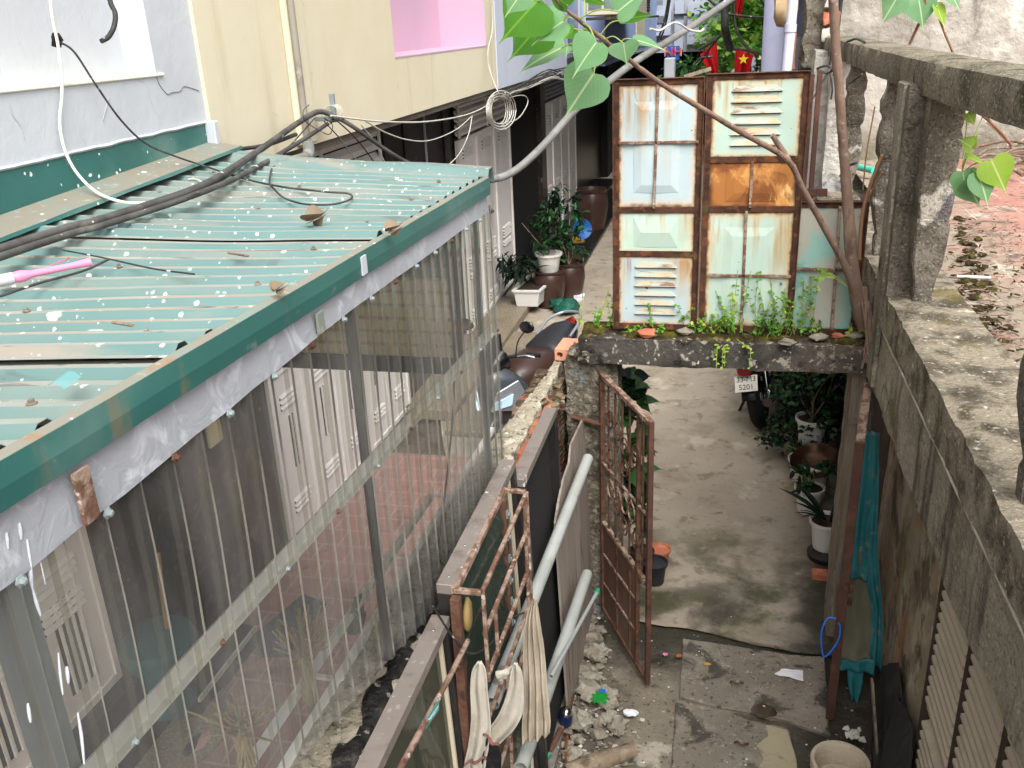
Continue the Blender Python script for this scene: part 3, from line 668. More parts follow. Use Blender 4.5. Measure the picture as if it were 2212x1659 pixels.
# rear edge flashing along x at the far side of the roof
m = MB(); xs = [ROOFX0 + (ROOFX1 + .02 - ROOFX0)*k/20 for k in range(21)]
def re(x, dy, dz): return V((x, YF + dy, roof_z(x, YF) + dz + .006*noise.noise(V((x*3, 0, 2)))))
m.add([q for x in xs for q in (re(x, -.11, .004), re(x, -.07, .045), re(x, .0, .048), re(x, .02, -.03))], [(i*4+j, i*4+j+1, (i+1)*4+j+1, (i+1)*4+j) for i in range(20) for j in range(3)])
m.build('edge_flashing', m_teal, shed, solid=.0015)
# clear corrugated wall
XP = -1.15
def shg(y): return lerp(.105, .06, min(1, max(0, (y - 1.16)/1.34)))
def ptop(y): return gz(min(y, 4.27)) - .082 - shg(y)
def xbot(y): return XP - max(0, 2.6 - y)*.02
m = MB(); RP = .116; prof = []
k = 0; yy = 4.40
while yy > .42:
    prof += [(yy, 0, 0), (yy - .072, 0, 1), (yy - .079, .011, 2), (yy - .108, .011, 1)]; yy -= RP
    k += 1
nz = 14; n = len(prof); vs = []
for i in range(nz + 1):
    t_ = i / nz
    for j, (y_, d, c) in enumerate(prof):
        zt = ptop(y_) + .01*noise.noise(V((y_*9, 5, 1))); zb = 2.075 + max(0, 3.1 - y_)*.27 + .012*noise.noise(V((y_*4, 1, 1)))
        bow = .01*noise.noise(V((y_*1.3, t_*2.2, 3)))
        vs.append(V((lerp(XP, xbot(y_), t_) + d + bow, y_, lerp(zt, zb, t_))))
m.add(vs, [])
for i in range(nz):
    for j in range(n - 1):
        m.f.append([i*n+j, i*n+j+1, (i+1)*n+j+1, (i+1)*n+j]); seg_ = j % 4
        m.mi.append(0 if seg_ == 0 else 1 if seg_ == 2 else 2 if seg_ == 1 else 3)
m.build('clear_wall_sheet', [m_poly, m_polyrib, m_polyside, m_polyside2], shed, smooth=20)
for k in range(0, 34, 2):
    y_ = 4.40 - k*RP - .09
    if .5 < y_: bolt(V((XP + .021, y_, ptop(y_) - .03)), V((1, 0, 0)), m_galv if k % 3 else m_rust, .9)
for k, (P_, r_) in enumerate((([(42, 1130), (46, 1165)], .006), ([(58, 1165), (62, 1200), (66, 1240), (70, 1270)], .007), ([(70, 1270), (80, 1305), (88, 1330)], .005), ([(78, 1180), (90, 1225), (98, 1262)], .0025), ([(126, 1410), (130, 1455), (136, 1500)], .004), ([(144, 1440), (148, 1475)], .006), ([(168, 1540), (176, 1590), (182, 1650)], .005), ([(14, 1150), (18, 1185)], .005), ([(60, 1520), (66, 1560)], .005))):
    m = MB(); pts_ = curve([at(u, v, x=XP + .013) for u, v in P_], 6); m.tube(pts_, [.65*r_*(.5 + .5*math.sin(math.pi*(i + .5)/len(pts_))) for i in range(len(pts_))], 6); m.build('paint_drip', m_white, shed, smooth=60)
# inner frame
def rail_z(y): return lerp(3.055, 2.905, (y - 1.14) / 3.23)
ra = [V((-1.19, y, rail_z(y))) for y in (.5, 4.41)]
m = MB(); m.bar(ra[0], ra[1], .005, .05); m.bar(ra[0] + V((.011, 0, -.0255)), ra[1] + V((.011, 0, -.0255)), .022, .005); m.build('middle_rail', m_galvlt, shed)
for k in range(0, 30, 3):
    y_ = 4.40 - k*RP - .03
    if y_ > .6: bolt(V((XP + .004, y_, rail_z(y_) + .005)), V((1, 0, 0)), m_galv if k % 2 else m_rust, .7)
for y_, wd, mt in ((1.13, .06, m_galv), (2.75, .034, m_blackiron), (4.39, .03, m_galv)):
    m = MB(); m.box((-1.24 - wd/2, y_ - wd/2, 2.0), (-1.24 + wd/2, y_ + wd/2, 3.72)); m.build('post', mt, shed, bevel=.003)
m = MB(); m.bar((-1.42, .6, 2.06), (-1.365, 4.95, 2.06), .03, .03); m.build('lower_rail', m_galvlt, shed)
m = MB(); m.bar((-1.57, .6, 2.05), (-1.49, 4.09, 2.05), .03, .03); m.build('lower_rail', m_galvlt, shed)
for y_ in (4.08, 3.477, 2.6, 1.9):
    m = MB(); m.bar((-1.51, y_, 2.058), (-1.37, y_, 2.058), .022, .012); m.build('cross_bar', m_galvlt, shed)
# gable infill of cream cladding with a teal upper part, timber rafters
m_clad = M('cream_metal_cladding', '#ddd0a6', [('#c2b488', .6, ('n', 1.5, .45, .7))], .6)
m_cladteal = M('teal_metal_cladding', '#4f827d', [('#3c6a66', .6, ('n', 1.5, .45, .7))], .6)
m = MB(); z_ = 2.73; i = 0
while z_ < 3.66:
    m.c = 0 if z_ < 3.13 else 1; d = .075
    m.hexa([(-2.66, YF - .012, z_), (-1.41, YF - .012, z_), (-1.41, YF + .02, z_), (-2.66, YF + .02, z_)], [(-2.66, YF - .03, z_ + d*.8), (-1.41, YF - .03, z_ + d*.8), (-1.41, YF + .02, z_ + d), (-2.66, YF + .02, z_ + d)])
    z_ += d
m.build('gable_cladding', [m_clad, m_cladteal], shed)
MB().box((-2.68, YF - .03, 2.64), (-1.38, YF + .03, 2.725)).build('gable_rail', m_blackiron, shed)
MB().box((-1.405, YF - .025, 2.73), (-1.365, YF + .025, 3.68)).build('gable_post', m_blackiron, shed)
for y_ in (.9, 2.05, 3.2, 4.3):
    m = MB(); m.bar((ROOFX0, y_, zflash(y_) - .05), (ROOFX1, y_, zlip(y_) - .1), .04, .06); m.build('rafter', m_blackiron, shed)

# ------------------------------------------------------------------ low brick wall
m_mortar = M('crumbling_cement_cap', '#aaa18e', [('#857b66', .7, ('n', 3, .45, .68, 8)), ('#cfc7b5', .6, ('n', 9, .52, .7, 8)), ('#6d6350', .7, ('n', 7, .58, .68, 8, .5)), ('#3a342b', .75, ('n', 26, .56, .64, 6)), ('#ded8ca', .7, ('n', 34, .58, .66, 5))], .95, spec=.1, bump=[(('n', 9, .2, .8, 10), .8, .03), (('n', 50, .2, .8), .5, .006)])
m_brickwall = M('eroded_brick_wall', '#7d6a55', [('#a8664b', .8, ('n', 3.2, .52, .6, 8)), ('#b3a68d', .75, ('n', 4.3, .5, .62, 8)), ('#3b3128', .8, ('n', 5, .52, .64, 8)), ('#2a231c', .7, ('w', 9, 2, .55, .75, 3)), ('#c7bba3', .7, ('n', 11, .6, .68, 6))], .95, spec=.1,
                bump=[(('w', 9, 2, .2, .8, 3), .7, .02), (('n', 14, .2, .8, 10), .8, .03)])
m_tar = M('tar_and_ash', '#1d1b19', [('#4e4a44', .7, ('n', 12, .52, .64, 8)), ('#b9b3a6', .7, ('n', 20, .62, .7, 6))], .55, bump=[(('n', 22, .2, .8, 8), .8, .02)])
wall = thing('brick_wall', 'low eroded brick wall with a crumbling cement top beside the clear shed side', 'wall', (-1.25, 3, 0))
def wl(y): return lerp(-1.44, -1.35, (y - 2.1)/2.9) if y < 4.6 else lerp(-1.36, -1.21, min(1, (y - 4.6)/1.4))
m = MB()
def wbody(lo, hi, st): m.boxg(lo, hi, st)
m.boxg((-1.34, .3, -.03), (-1.10, 6.25, 1.98), .07); m.wob(.02, 6); m.build('body', m_brickwall, wall, smooth=50)
m = MB()
def cap(u, v):
    y = lerp(.4, 6.3, v); x = lerp(wl(y), -1.135 + .02*noise.noise(V((y*5, 0, 0))), u)
    z = 2.05 + .012*math.sin(u*math.pi) + .018*noise.noise(V((x*9, y*9, 0))) + .014*noise.noise(V((x*22, y*22, 3))) + .010*noise.noise(V((x*55, y*55, 5)))
    if u in (0, 1): z = 1.9
    return V((x, y, z))
m.grid(cap, 16, 300); m.build('cement_cap', m_mortar, wall, smooth=40)
MB().box((-1.41, .3, -.03), (-1.345, 4.9, 1.93)).build('inner_plaster', m_mortar, wall)
# exposed hollow bricks and tar along the right edge of the top
r2 = random.Random(3)
m = MB(); y_ = .5
while y_ < 5.6:
    L = .2; h = .07
    if 3.3 > y_ or y_ > 4.2 or r2.random() < .5:
        for j in range(2):
            x0 = (-1.14 if y_ > 3.3 else -1.20) + r2.uniform(-.012, .012); z0 = 1.88 + j*.075
            s_ = len(m.v); m.box((x0, y_, z0), (x0 + .05 + r2.uniform(-.01, .012), y_ + L*.95, z0 + h))
            for g_ in range(3): m.box((x0 + .052 + .012, y_ + .01, z0 + .012 + g_*.02), (x0 + .064, y_ + L*.9, z0 + .022 + g_*.02))
    y_ += L
m.wob(.006, 8); m.build('hollow_bricks', m_brickred, wall)
m = MB()
for k in range(26):
    y_ = lerp(1.4, 3.15, k/26) + r2.uniform(-.02, .02); m.blob((-1.195 + r2.uniform(-.02, .02), y_, 2.06 + r2.uniform(-.01, .01)), r2.uniform(.028, .055), 2, .3, (1, 1.6, .6), k)
m.build('tar', m_tar, wall, smooth=60)
m = MB()
for k in range(60):
    y_ = r2.uniform(3.2, 6.1); m.blob((-1.12 + r2.uniform(-.02, .05), y_, 2.03 + r2.uniform(-.22, .02)), r2.uniform(.015, .05), 1, .35, (1, 1.2, .8), k)
m.build('broken_edge', m_brickwall, wall, smooth=40)
# new hollow brick lying on the wall end
m_newbrick = M('fresh_orange_brick', '#d59476', [('#e2ac92', .5, ('n', 6, .45, .7))], .85)
hb = thing('hollow_brick', 'single fresh orange two-holed brick lying on the end of the low wall', 'brick', (-1.17, 5.9, 2.08))
m = MB(); o = at(1221, 764, z=2.13)
def brick_two(mm, c, L=.27, W=.15, Hh=.085, rz=0):
    """block with two round holes running its length (y)"""
    seg = 16; rr = .024
    for half in (-1, 1):
        cx = half*W/4
        for y0, flip in ((-L/2, 1), (L/2, -1)):
            ring = [V((cx + rr*math.cos(a), y0, Hh/2 + rr*math.sin(a))) for a in [k*2*math.pi/seg for k in range(seg)]]
            outer = []
            for a in [k*2*math.pi/seg for k in range(seg)]:
                c_, s_ = math.cos(a), math.sin(a); q = min((W/4)/abs(c_) if abs(c_) > 1e-6 else 9, (Hh/2)/abs(s_) if abs(s_) > 1e-6 else 9)
                outer.append(V((cx + c_*q, y0, Hh/2 + s_*q)))
            mm.add(ring + outer, [(k, (k+1) % seg, seg + (k+1) % seg, seg + k) for k in range(seg)])
        tube = [V((cx + rr*math.cos(k*2*math.pi/seg), y0, Hh/2 + rr*math.sin(k*2*math.pi/seg))) for y0 in (-L/2, L/2) for k in range(seg)]
        mm.add(tube, [(k, seg + k, seg + (k+1) % seg, (k+1) % seg) for k in range(seg)])
    b0 = [(-W/2, 0), (W/2, 0), (W/2, Hh), (.003, Hh), (0, Hh - .004), (-.003, Hh), (-W/2, Hh)]
    mm.add([V((x, y, z)) for y in (-L/2, L/2) for x, z in b0], [(k, (k+1) % 7, 7 + (k+1) % 7, 7 + k) for k in range(7)])
    rot = Matrix.Rotation(rz, 3, 'Z'); s0 = 0
    mm.v = [rot @ p + V(c) for p in mm.v]
brick_two(m, (o.x + .005, o.y + .13, 2.075), rz=R(-4)); m.build('brick', m_newbrick, hb)

# ------------------------------------------------------------------ gateway: posts and weathered beam
gate = thing('gateway', 'dark weathered concrete gate beam on two posts across the alley', 'gateway', (0, 6, 0))
m_beam = M('black_moulded_beam', '#4c4843', [('#25221f', .85, ('n', 2.2, .45, .62, 8, .4)), ('#a8a092', .8, ('n', 17, .55, .62, 10, .3), ('n', 2.5, .4, .55)), ('#151413', .8, ('n', 9, .52, .64, 8)), ('#6d5f52', .7, ('n', 1.1, .52, .7), ('p', 0, .2, .9)), ('#d8d2c6', .7, ('n', 26, .63, .7, 6))], .95, spec=.15, bump=[(('n', 8, .2, .8, 10), .7, .02), (('n', 50, .2, .8), .5, .006)])
m = MB(); m.boxg((-.96, 5.85, 2.18), (.97, 6.24, 2.365), .045); m.wob(.012, 7); m.build('beam', m_beam, gate, smooth=50)
m_postc = M('rough_pebbly_render', '#6e675a', [('#9b9381', .8, ('n', 24, .48, .6, 6)), ('#3c372f', .7, ('n', 7, .5, .64, 8)), ('#8797a0', .55, ('n', 3, .57, .66, 8, .5)), ('#a09a8c', .5, ('n', 1.3, .55, .7))], .95, spec=.1, bump=[(('n', 30, .25, .75, 6), .9, .02), (('n', 5, .2, .8, 8), .6, .04)])
m = MB(); m.boxg((-1.06, 5.92, -.03), (-.70, 6.24, 2.19), .05); m.wob(.022, 8); m.build('post', m_postc, gate, smooth=50)
m = MB()
for k in range(26): m.blob((-.93 + r2.uniform(-.09, .05), 5.93 + r2.uniform(-.05, .1), 2.17 + r2.uniform(-.05, .12)), r2.uniform(.02, .055), 2, .35, (1, 1, .7), k + 50)
m.build('crumbled_mortar', m_postc, gate, smooth=50)
m = MB(); m.boxg((.865, 5.94, -.03), (1.02, 6.2, 2.18), .06); m.wob(.01, 6); m.build('post', m_wood, gate, smooth=40)
m_moss = M('mossy_soil', '#3d3423', [('#5d5a26', .8, ('n', 6, .48, .62, 8)), ('#8b7b63', .7, ('n', 14, .55, .65, 8)), ('#241d15', .7, ('n', 9, .55, .66))], .98, spec=.05, bump=[(('n', 20, .2, .8, 10), .9, .03)])
m = MB(); m.grid(lambda u, v: V((lerp(-.95, .96, u), lerp(5.87, 6.25, v), 2.355 + .035*math.sin(v*math.pi) + .03*noise.noise(V((u*12, v*3, 0))))), 70, 14); m.build('soil', m_moss, gate, smooth=60)
m_stone = M('broken_stone', '#7d7568', [('#a39a8a', .7, ('n', 5, .45, .65)), ('#4b453c', .7, ('n', 9, .52, .66))], .95, bump=[(('n', 20, .2, .8, 8), .6, .01)])
# broken bits on the beam
bits = [(1400, 716, .06, m_brickred, 'broken brick slab'), (1480, 712, .05, m_stone, 'pale lump of mortar'), (1700, 735, .045, m_stone, 'flat mossy stone'), (1770, 725, .05, m_stone, 'grey stone'), (1812, 722, .035, m_brickred, 'small red brick chip'), (1846, 722, .045, m_stone, 'dark stone')]
where = ['below the left door leaf', 'left of the middle weeds', 'right of the tall weeds', 'under the teal door leaf', 'beside the dark stones at the beam end', 'in the corner against the balcony']
for k, (u, v, r_, mt, lab) in enumerate(bits):
    c = at(u, v, z=2.41); mm = MB(); mm.blob((c.x, c.y, 2.40), r_, 2, .3, (1.2, .8, .5), k); o = mm.build('stone_fragment', mt, None, smooth=35)
    tag(o, lab + ' on the gate beam ' + where[k], 'stone', 'stones lying on the gate beam')
# ------------------------------------------------------------------ old pressed-metal door leaves standing on the beam
STREAK = ('n', 9, .5, .68, 6, .2, (1, 1, .12))
def doorpaint(name, base, tint):
    return M(name, base, [(tint, .6, ('n', 1.6, .42, .65)), ('#c9cec4', .4, ('n', 3, .5, .7)), ('#b09a6a', .6, ('n', 5, .45, .66, 6, .2, (1, 1, .12)), ('g', 2, .0, .9, .5, 4)), ('#a3783f', .8, ('n', 9, .5, .64, 6, .2, (1, 1, .1)), ('g', 2, .3, .95, .4, 5)), ('#7a4a28', .85, ('n', 15, .56, .66, 6, .2, (1, 1, .1)), ('g', 2, .55, 1.05, .4, 6)), ('#c7a878', .8, ('e', (0, 2), .10, .12, 9)), ('#5a3420', .95, ('e', (0, 2), .05, .09, 16)), ('#2c2a27', .9, ('v', 22, .2, .03))], .55, spec=.35)
m_dp1 = doorpaint('pale_blue_door_paint', '#a9b8bc', '#9fb6b6'); m_dp2 = doorpaint('mint_door_paint', '#a6bdb1', '#b5bda6')
m_dprust = M('amber_rusted_door_panel', '#9c6532', [('#6d3c1f', .8, ('n', 4, .46, .6, 8, .8)), ('#c08a4c', .8, ('n', 3.2, .52, .6, 8, 1)), ('#d8b478', .8, ('n', 5, .6, .66, 8, 1, (1, 1, .6))), ('#3e2216', .9, ('e', (0, 2), .07, .14, 8))], .8)
m_dpteal = M('peeling_teal_door_paint', '#86aca1', [('#a79f91', .9, ('n', 2.6, .42, .52, 10, .6)), ('#5f968b', .7, ('n', 4, .56, .63, 8, .5)), ('#8c6a4c', .6, ('n', 7, .6, .68, 8)), ('#4a2e20', .9, ('e', (0, 2), .03, .06, 14))], .8)
m_slat = M('rust_edged_slat', '#a5b1a8', [('#b9a27c', .8, ('n', 6, .4, .62, 6, .2, (.6, 1, 4))), ('#7d5030', .85, ('n', 9, .52, .64, 6, .2, (.5, 1, 3)))], .6)
def pressed(h, name, mat, x0, x1, z0, z1, Y, kind):
    m = MB(); nx, nz = 16, 16
    def dz(u, v):
        k = .002*noise.noise(V((u*3 + x0*7, v*3 + z0*7, 1)))*2
        return k
    m.grid(lambda u, v: V((lerp(x0, x1, u), Y + dz(u, v), lerp(z0, z1, v))), nx, nz)
    W, H_ = x1 - x0, z1 - z0
    if kind == 'louvre':
        for k in range(6):
            zc = lerp(z0 + .16*H_, z1 - .17*H_, k/5); a, b = x0 + .23*W, x1 - .23*W; t_ = .075*H_
            m.c = 2
            m.add([(a - .02*W, Y - .002, zc), (b + .02*W, Y - .002, zc), (b, Y - .011, zc - .0), (a, Y - .011, zc - .0), (a + .07*W, Y - .002, zc + t_*1.1), (b - .07*W, Y - .002, zc + t_*1.1)], [(3, 2, 5, 4), (0, 3, 4), (1, 5, 2)])
            m.c = 1; m.add([(a, Y - .0155, zc - .0005), (b, Y - .0155, zc - .0005), (b, Y - .003, zc - .006), (a, Y - .003, zc - .006)], [(0, 1, 2, 3)]); m.c = 0
    elif kind in ('frame', 'hour'):
        a, b, c, d = x0 + .2*W, x1 - .22*W, z0 + .13*H_, z1 - .14*H_; i = .1*W
        if kind == 'frame':
            o_, n_ = [(a, c), (b, c), (b, d), (a, d)], [(a + i, c + i), (b - i, c + i), (b - i, d - i), (a + i, d - i)]
            m.add([(x, Y - .002, z) for x, z in o_] + [(x, Y - .012, z) for x, z in n_], [(k, (k+1) % 4, 4 + (k+1) % 4, 4 + k) for k in range(4)] + [(4, 5, 6, 7)])
        else:
            zc = (c + d)/2
            for zz, s_ in ((c, 1), (d, -1)):
                m.add([(a, Y - .002, zz), (b, Y - .002, zz), (b - .1*W, Y - .014, zc), (a + .1*W, Y - .014, zc)], [(0, 1, 2, 3)])
            m.add([(a, Y - .002, c), (a + .1*W, Y - .014, zc), (a, Y - .002, d)], [(0, 1, 2)]); m.add([(b, Y - .002, c), (b - .1*W, Y - .014, zc), (b, Y - .002, d)], [(0, 1, 2)])
    return m.build(name, [mat, m_slit, m_slat], h, solid=.002)
def bars(h, name, segs, w, dpt, mat, Y):
    m = MB()
    for x0, z0, x1, z1 in segs: m.bar((x0, Y, z0), (x1, Y, z1), w, dpt, up=V((0, 1, 0)))
    return m.build(name, mat, h, bevel=.002)
m_rustdk = M('dark_rusted_angle_iron', '#4b3022', [('#2f1d15', .8, ('n', 9, .42, .6, 8)), ('#6e4127', .7, ('n', 14, .52, .64, 8)), ('#55532e', .5, ('n', 5, .58, .68))], .95, bump=[(('n', 40, .3, .7, 6), .5, .005)])
def leafdoor(lab, x0, x1, z0, z1, Y, rails, panels, crosses, fmat=None):
    t = thing('metal_door_leaf', lab, 'door leaf', ((x0 + x1)/2, Y, z0), 'old metal door leaves standing on the gate beam')
    s = .04
    segs = [(x0 + s/2, z0, x0 + s/2, z1), (x1 - s/2, z0, x1 - s/2, z1), (x0 + s, z1 - s/2, x1 - s, z1 - s/2), (x0 + s, z0 + s/2, x1 - s, z0 + s/2)] + [(x0 + s, z, x1 - s, z) for z in rails]
    bars(t, 'frame', segs, s, .03, fmat or m_rustdk, Y)
    # angle iron flange standing out towards the viewer
    bars(t, 'frame_edge', [(x0 + .003, z0, x0 + .003, z1), (x1 - .003, z0, x1 - .003, z1), (x0 + .008, z1 - .003, x1 - .008, z1 - .003)], .006, .05, m_rust, Y - .006)
    zs = [z0 + s] + rails + [z1 - s]
    for (a, b, mat, kind) in panels: pressed(t, 'panel', mat, x0 + s*.9, x1 - s*.9, a, b, Y - .004, kind)
    for seg_ in crosses: bars(t, 'glazing_bar', [seg_], .018, .02, m_rust if seg_[0] == seg_[2] else m_rustlt, Y - .02)
    return t
Yd = 6.0
Z = lambda u, v, Y=Yd: at(u, v, y=Y).z
Xx = lambda u, v, Y=Yd: at(u, v, y=Y).x
za1, za2 = Z(1420, 453), Z(1420, 548)
l1 = leafdoor('pale blue rusty metal door leaf with louvred bottom panel, left of the tall pair', -.735, -.162, 2.40, 4.05, Yd, [za1, za2],
         [(za1 + .01, 4.02, m_dp1, 'frame'), (za2 + .01, za1 - .01, m_dp2, 'hour'), (2.43, za2 - .01, m_dp1, 'louvre')],
         [(Xx(1422, 200), 4.02, Xx(1413, 445), za1 + .01), (-.70, Z(1420, 307), -.19, Z(1420, 307))])
zb1, zb2 = Z(1620, 345), Z(1620, 452)
l2 = leafdoor('mint rusty metal door leaf with a louvred top panel and an amber rust band', -.155, .462, 2.40, 4.065, Yd + .012, [zb1, zb2],
         [(zb1 + .01, 4.035, m_dp2, 'louvre'), (zb2 + .01, zb1 - .01, m_dprust, 'frame'), (2.43, zb2 - .01, m_dp2, 'frame')],
         [(Xx(1625, 360), zb1 - .01, Xx(1620, 450), zb2 + .01), (Xx(1610, 500), zb2 - .01, Xx(1602, 690), 2.43), (-.1, Z(1610, 595), .43, Z(1610, 595))])
l3 = leafdoor('peeling teal metal door leaf half hidden behind the sapling trunk', .38, .875, 2.38, 3.27, Yd + .06, [],
         [(2.41, 3.24, m_dpteal, 'none')], [(Xx(1812, 470, 6.06), 3.24, Xx(1798, 690, 6.06), 2.41), (.41, Z(1760, 580, 6.06), .84, Z(1760, 580, 6.06))])
l4 = thing('metal_door_leaf', 'dark brown rusty iron frame leaning behind the mint door leaf', 'iron frame', (.47, 6.1, 2.4))
bars(l4, 'frame', [(.475, 2.4, .475, 4.04), (.52, 3.0, .52, 4.06)], .03, .03, m_brownpaint, 6.09); bars(l4, 'crosspiece', [(.46, 3.32, .62, 3.32)], .05, .02, m_brownpaint, 6.075)
# ------------------------------------------------------------------ balcony on the right
balc = thing('balcony', 'weathered concrete balcony with a thick handrail, pier and cut balusters', 'balcony', (1.3, 4, 2.1))
m = MB(); m.boxg((.955, -1.2, 2.15), (1.9, 11.4, 2.60), .07); m.v = [p + V((0, 0, max(0, 3.2 - max(p.y, 1))*.19)) if p.z < 2.2 else p for p in m.v]; m.wob(.012, 5); m.build('slab_edge', m_concdk, balc, smooth=50)
m_plinth = M('lichen_plinth', '#958b79', [('#c9c0ad', .9, ('n', 4, .34, .52, 10, .4), ('p', 2, 2.72, 2.80, .05, 6)), ('#4c473c', .75, ('n', 3, .56, .68, 10, .5)), ('#3d3522', .8, ('n', 2.6, .6, .68, 8, .5)), ('#3f3a31', .75, ('p', 2, 2.78, 2.62, .12, 5), ('n', 6, .42, .64, 8)), ('#e0dacb', .7, ('n', 20, .6, .7, 6)), ('#2e2b26', .5, ('n', 45, .57, .66, 4)), ('#d0cabc', .4, ('n', 50, .58, .67, 4)), ('#6d6233', .6, ('n', 2.1, .6, .68, 10, .4)), ('#5b4a34', .6, ('n', 3.3, .6, .68, 10, .5))], .95, spec=.1, bump=[(('n', 9, .2, .8, 10), .8, .03), (('n', 60, .2, .8), .6, .008)])
m = MB(); m.boxg((.945, -1.2, 2.6), (1.36, 8.2, 2.815), .05); m.wob(.014, 6); m.build('plinth', m_plinth, balc, smooth=50)
m = MB(); m.tube([V((.948, y, 2.585 + .01*noise.noise(V((y*3, 0, 0))))) for y in [-1 + k*.1 for k in range(90)]], .006, 6); m.build('drip_edge', m_conc, balc, smooth=60)
# handrail, slightly bowed towards the yard wall
railx = [(11.2, .955), (9.3, .985), (7.6, .985), (6.0, .99), (5.2, 1.0), (4.4, 1.04), (3.5, 1.09), (2, 1.13), (-1, 1.2)]
def rx(y):
    for (a, xa), (b, xb) in zip(railx, railx[1:]):
        if b <= y <= a: return lerp(xb, xa, (y - b)/(a - b))
    return 1.2 if y < 0 else .985
m_rail = M('handrail_concrete', '#87806f', [('#b1a996', .8, ('n', 9, .48, .62, 10, .3), ('p', 2, 4.09, 4.13)), ('#5a5549', .8, ('n', 2.5, .46, .64, 10, .3)), ('#3b372f', .8, ('n', 5, .52, .66, 10, .5, (1, 1, .4))), ('#3b372f', .6, ('n', 60, .52, .62, 4)), ('#c4bca8', .6, ('n', 70, .56, .66, 4))], .95, spec=.1, bump=[(('n', 8, .2, .8, 10), .7, .02), (('n', 90, .2, .8), .8, .006)])
m = MB(); rings = []
for k in range(181):
    y = lerp(11.2, -1, k/180); x = rx(y); nn = lambda a: .007*noise.noise(V((y*5, a, 0)))
    rings.append([V((x + nn(1), y, 3.95 + nn(2))), V((x - .012 + nn(3), y, 4.05 + nn(2.5))), V((x + nn(4), y, 4.12 + nn(5))), V((x + .03, y, 4.135 + nn(6))), V((x + .14, y, 4.14 + nn(6.5))), V((x + .26 + nn(7), y, 4.13 + nn(8))), V((x + .275 + nn(9), y, 4.06)), V((x + .26, y, 3.95 + nn(10)))])
m.loft(rings); m.build('handrail', m_rail, balc, smooth=50)
m_pier = M('black_stained_pier', '#756e62', [('#948b7e', .8, ('n', 2.6, .5, .66, 10, .4)), ('#4f4a43', .7, ('n', 2.1, .46, .66, 10, .5)), ('#3a3733', .55, ('n', 4.5, .55, .66, 10, .5)), ('#6c6a7c', .5, ('n', 3.3, .6, .7, 6)), ('#d6cfc0', .85, ('n', 3.1, .6, .68, 10, .6), ('p', 2, 3.2, 2.85, .2, 3)), ('#2b2926', .5, ('n', 55, .52, .62, 4)), ('#b5ae9e', .5, ('n', 62, .56, .66, 4))], .95, spec=.1, bump=[(('n', 9, .2, .8, 10), .7, .02), (('n', 90, .2, .8), .8, .006)])
m = MB(); m.boxg((.94, 5.5, 2.80), (1.17, 5.82, 4.0), .035); m.wob(.008, 8); m.build('pier', m_pier, balc, smooth=50)
m = MB(); m.boxg((.925, 5.58, 2.2), (.95, 5.78, 4.0), .035); m.wob(.006, 8); m.build('pier_rib', m_concdk, balc, smooth=50)
BP = [(.05, 0), (.052, .08), (.058, .13), (.075, .2), (.082, .3), (.086, .37), (.084, .40), (.076, .41), (.083, .44), (.088, .52), (.088, .6), (.08, .635), (.083, .66), (.09, .72), (.09, .78), (.078, .82), (.084, .85), (.084, 1.0)]
BPL = [(.045, 0), (.05, .1), (.04, .13), (.062, .2), (.085, .3), (.09, .40), (.078, .5), (.06, .545), (.085, .57), (.09, .66), (.08, .735), (.066, .77), (.085, .8), (.088, .86), (.07, .9), (.06, .93), (.06, 1.0)]
def balu(x, y, s=1):
    m = MB(); m.lathe([(r_*.92*s, 2.805 + 1.19*z) for r_, z in (BP if y == 5.42 else BPL)], (x, y, 0), sq=True)
    bm = m; m.wob(.003, 9); m.build('baluster', m_pier, balc, smooth=35, bevel=.008, seg=2)
for x, y in ((1.115, 5.42), (1.055, 3.03), (1.04, 6.55), (1.04, 8.6), (1.1, 1.9), (1.1, 1.3)): balu(x, y, 1.12 if y == 5.42 else 1)
m_oldplaster = M('pale_old_plaster', '#b7b3aa', [('#8a857b', .7, ('n', 3, .45, .66, 10, .4)), ('#d9d6ce', .7, ('n', 5, .52, .68, 10)), ('#55504a', .8, ('n', 4, .57, .68, 10, .6)), ('#2d2a26', .7, ('n', 18, .62, .7, 6)), ('#8a8a92', .5, ('n', 1.6, .5, .7))], .95, spec=.1, bump=[(('n', 8, .2, .8, 10), .8, .03), (('n', 40, .2, .8), .5, .008)])
m = MB(); m.boxg((.84, 10.5, 2.3), (1.0, 10.9, 4.0), .05); m.wob(.02, 7); m.build('end_pillar', m_oldplaster, balc, smooth=50)
m = MB(); m.boxg((.98, 10.2, 2.3), (1.2, 10.7, 4.0), .06); m.wob(.016, 7); m.build('end_pillar', m_oldplaster, balc, smooth=50)
m = MB(); m.boxg((.72, 7.3, 2.3), (1.0, 7.9, 3.0), .06); m.wob(.03, 6); m.build('broken_ledge', m_plinth, balc, smooth=50)
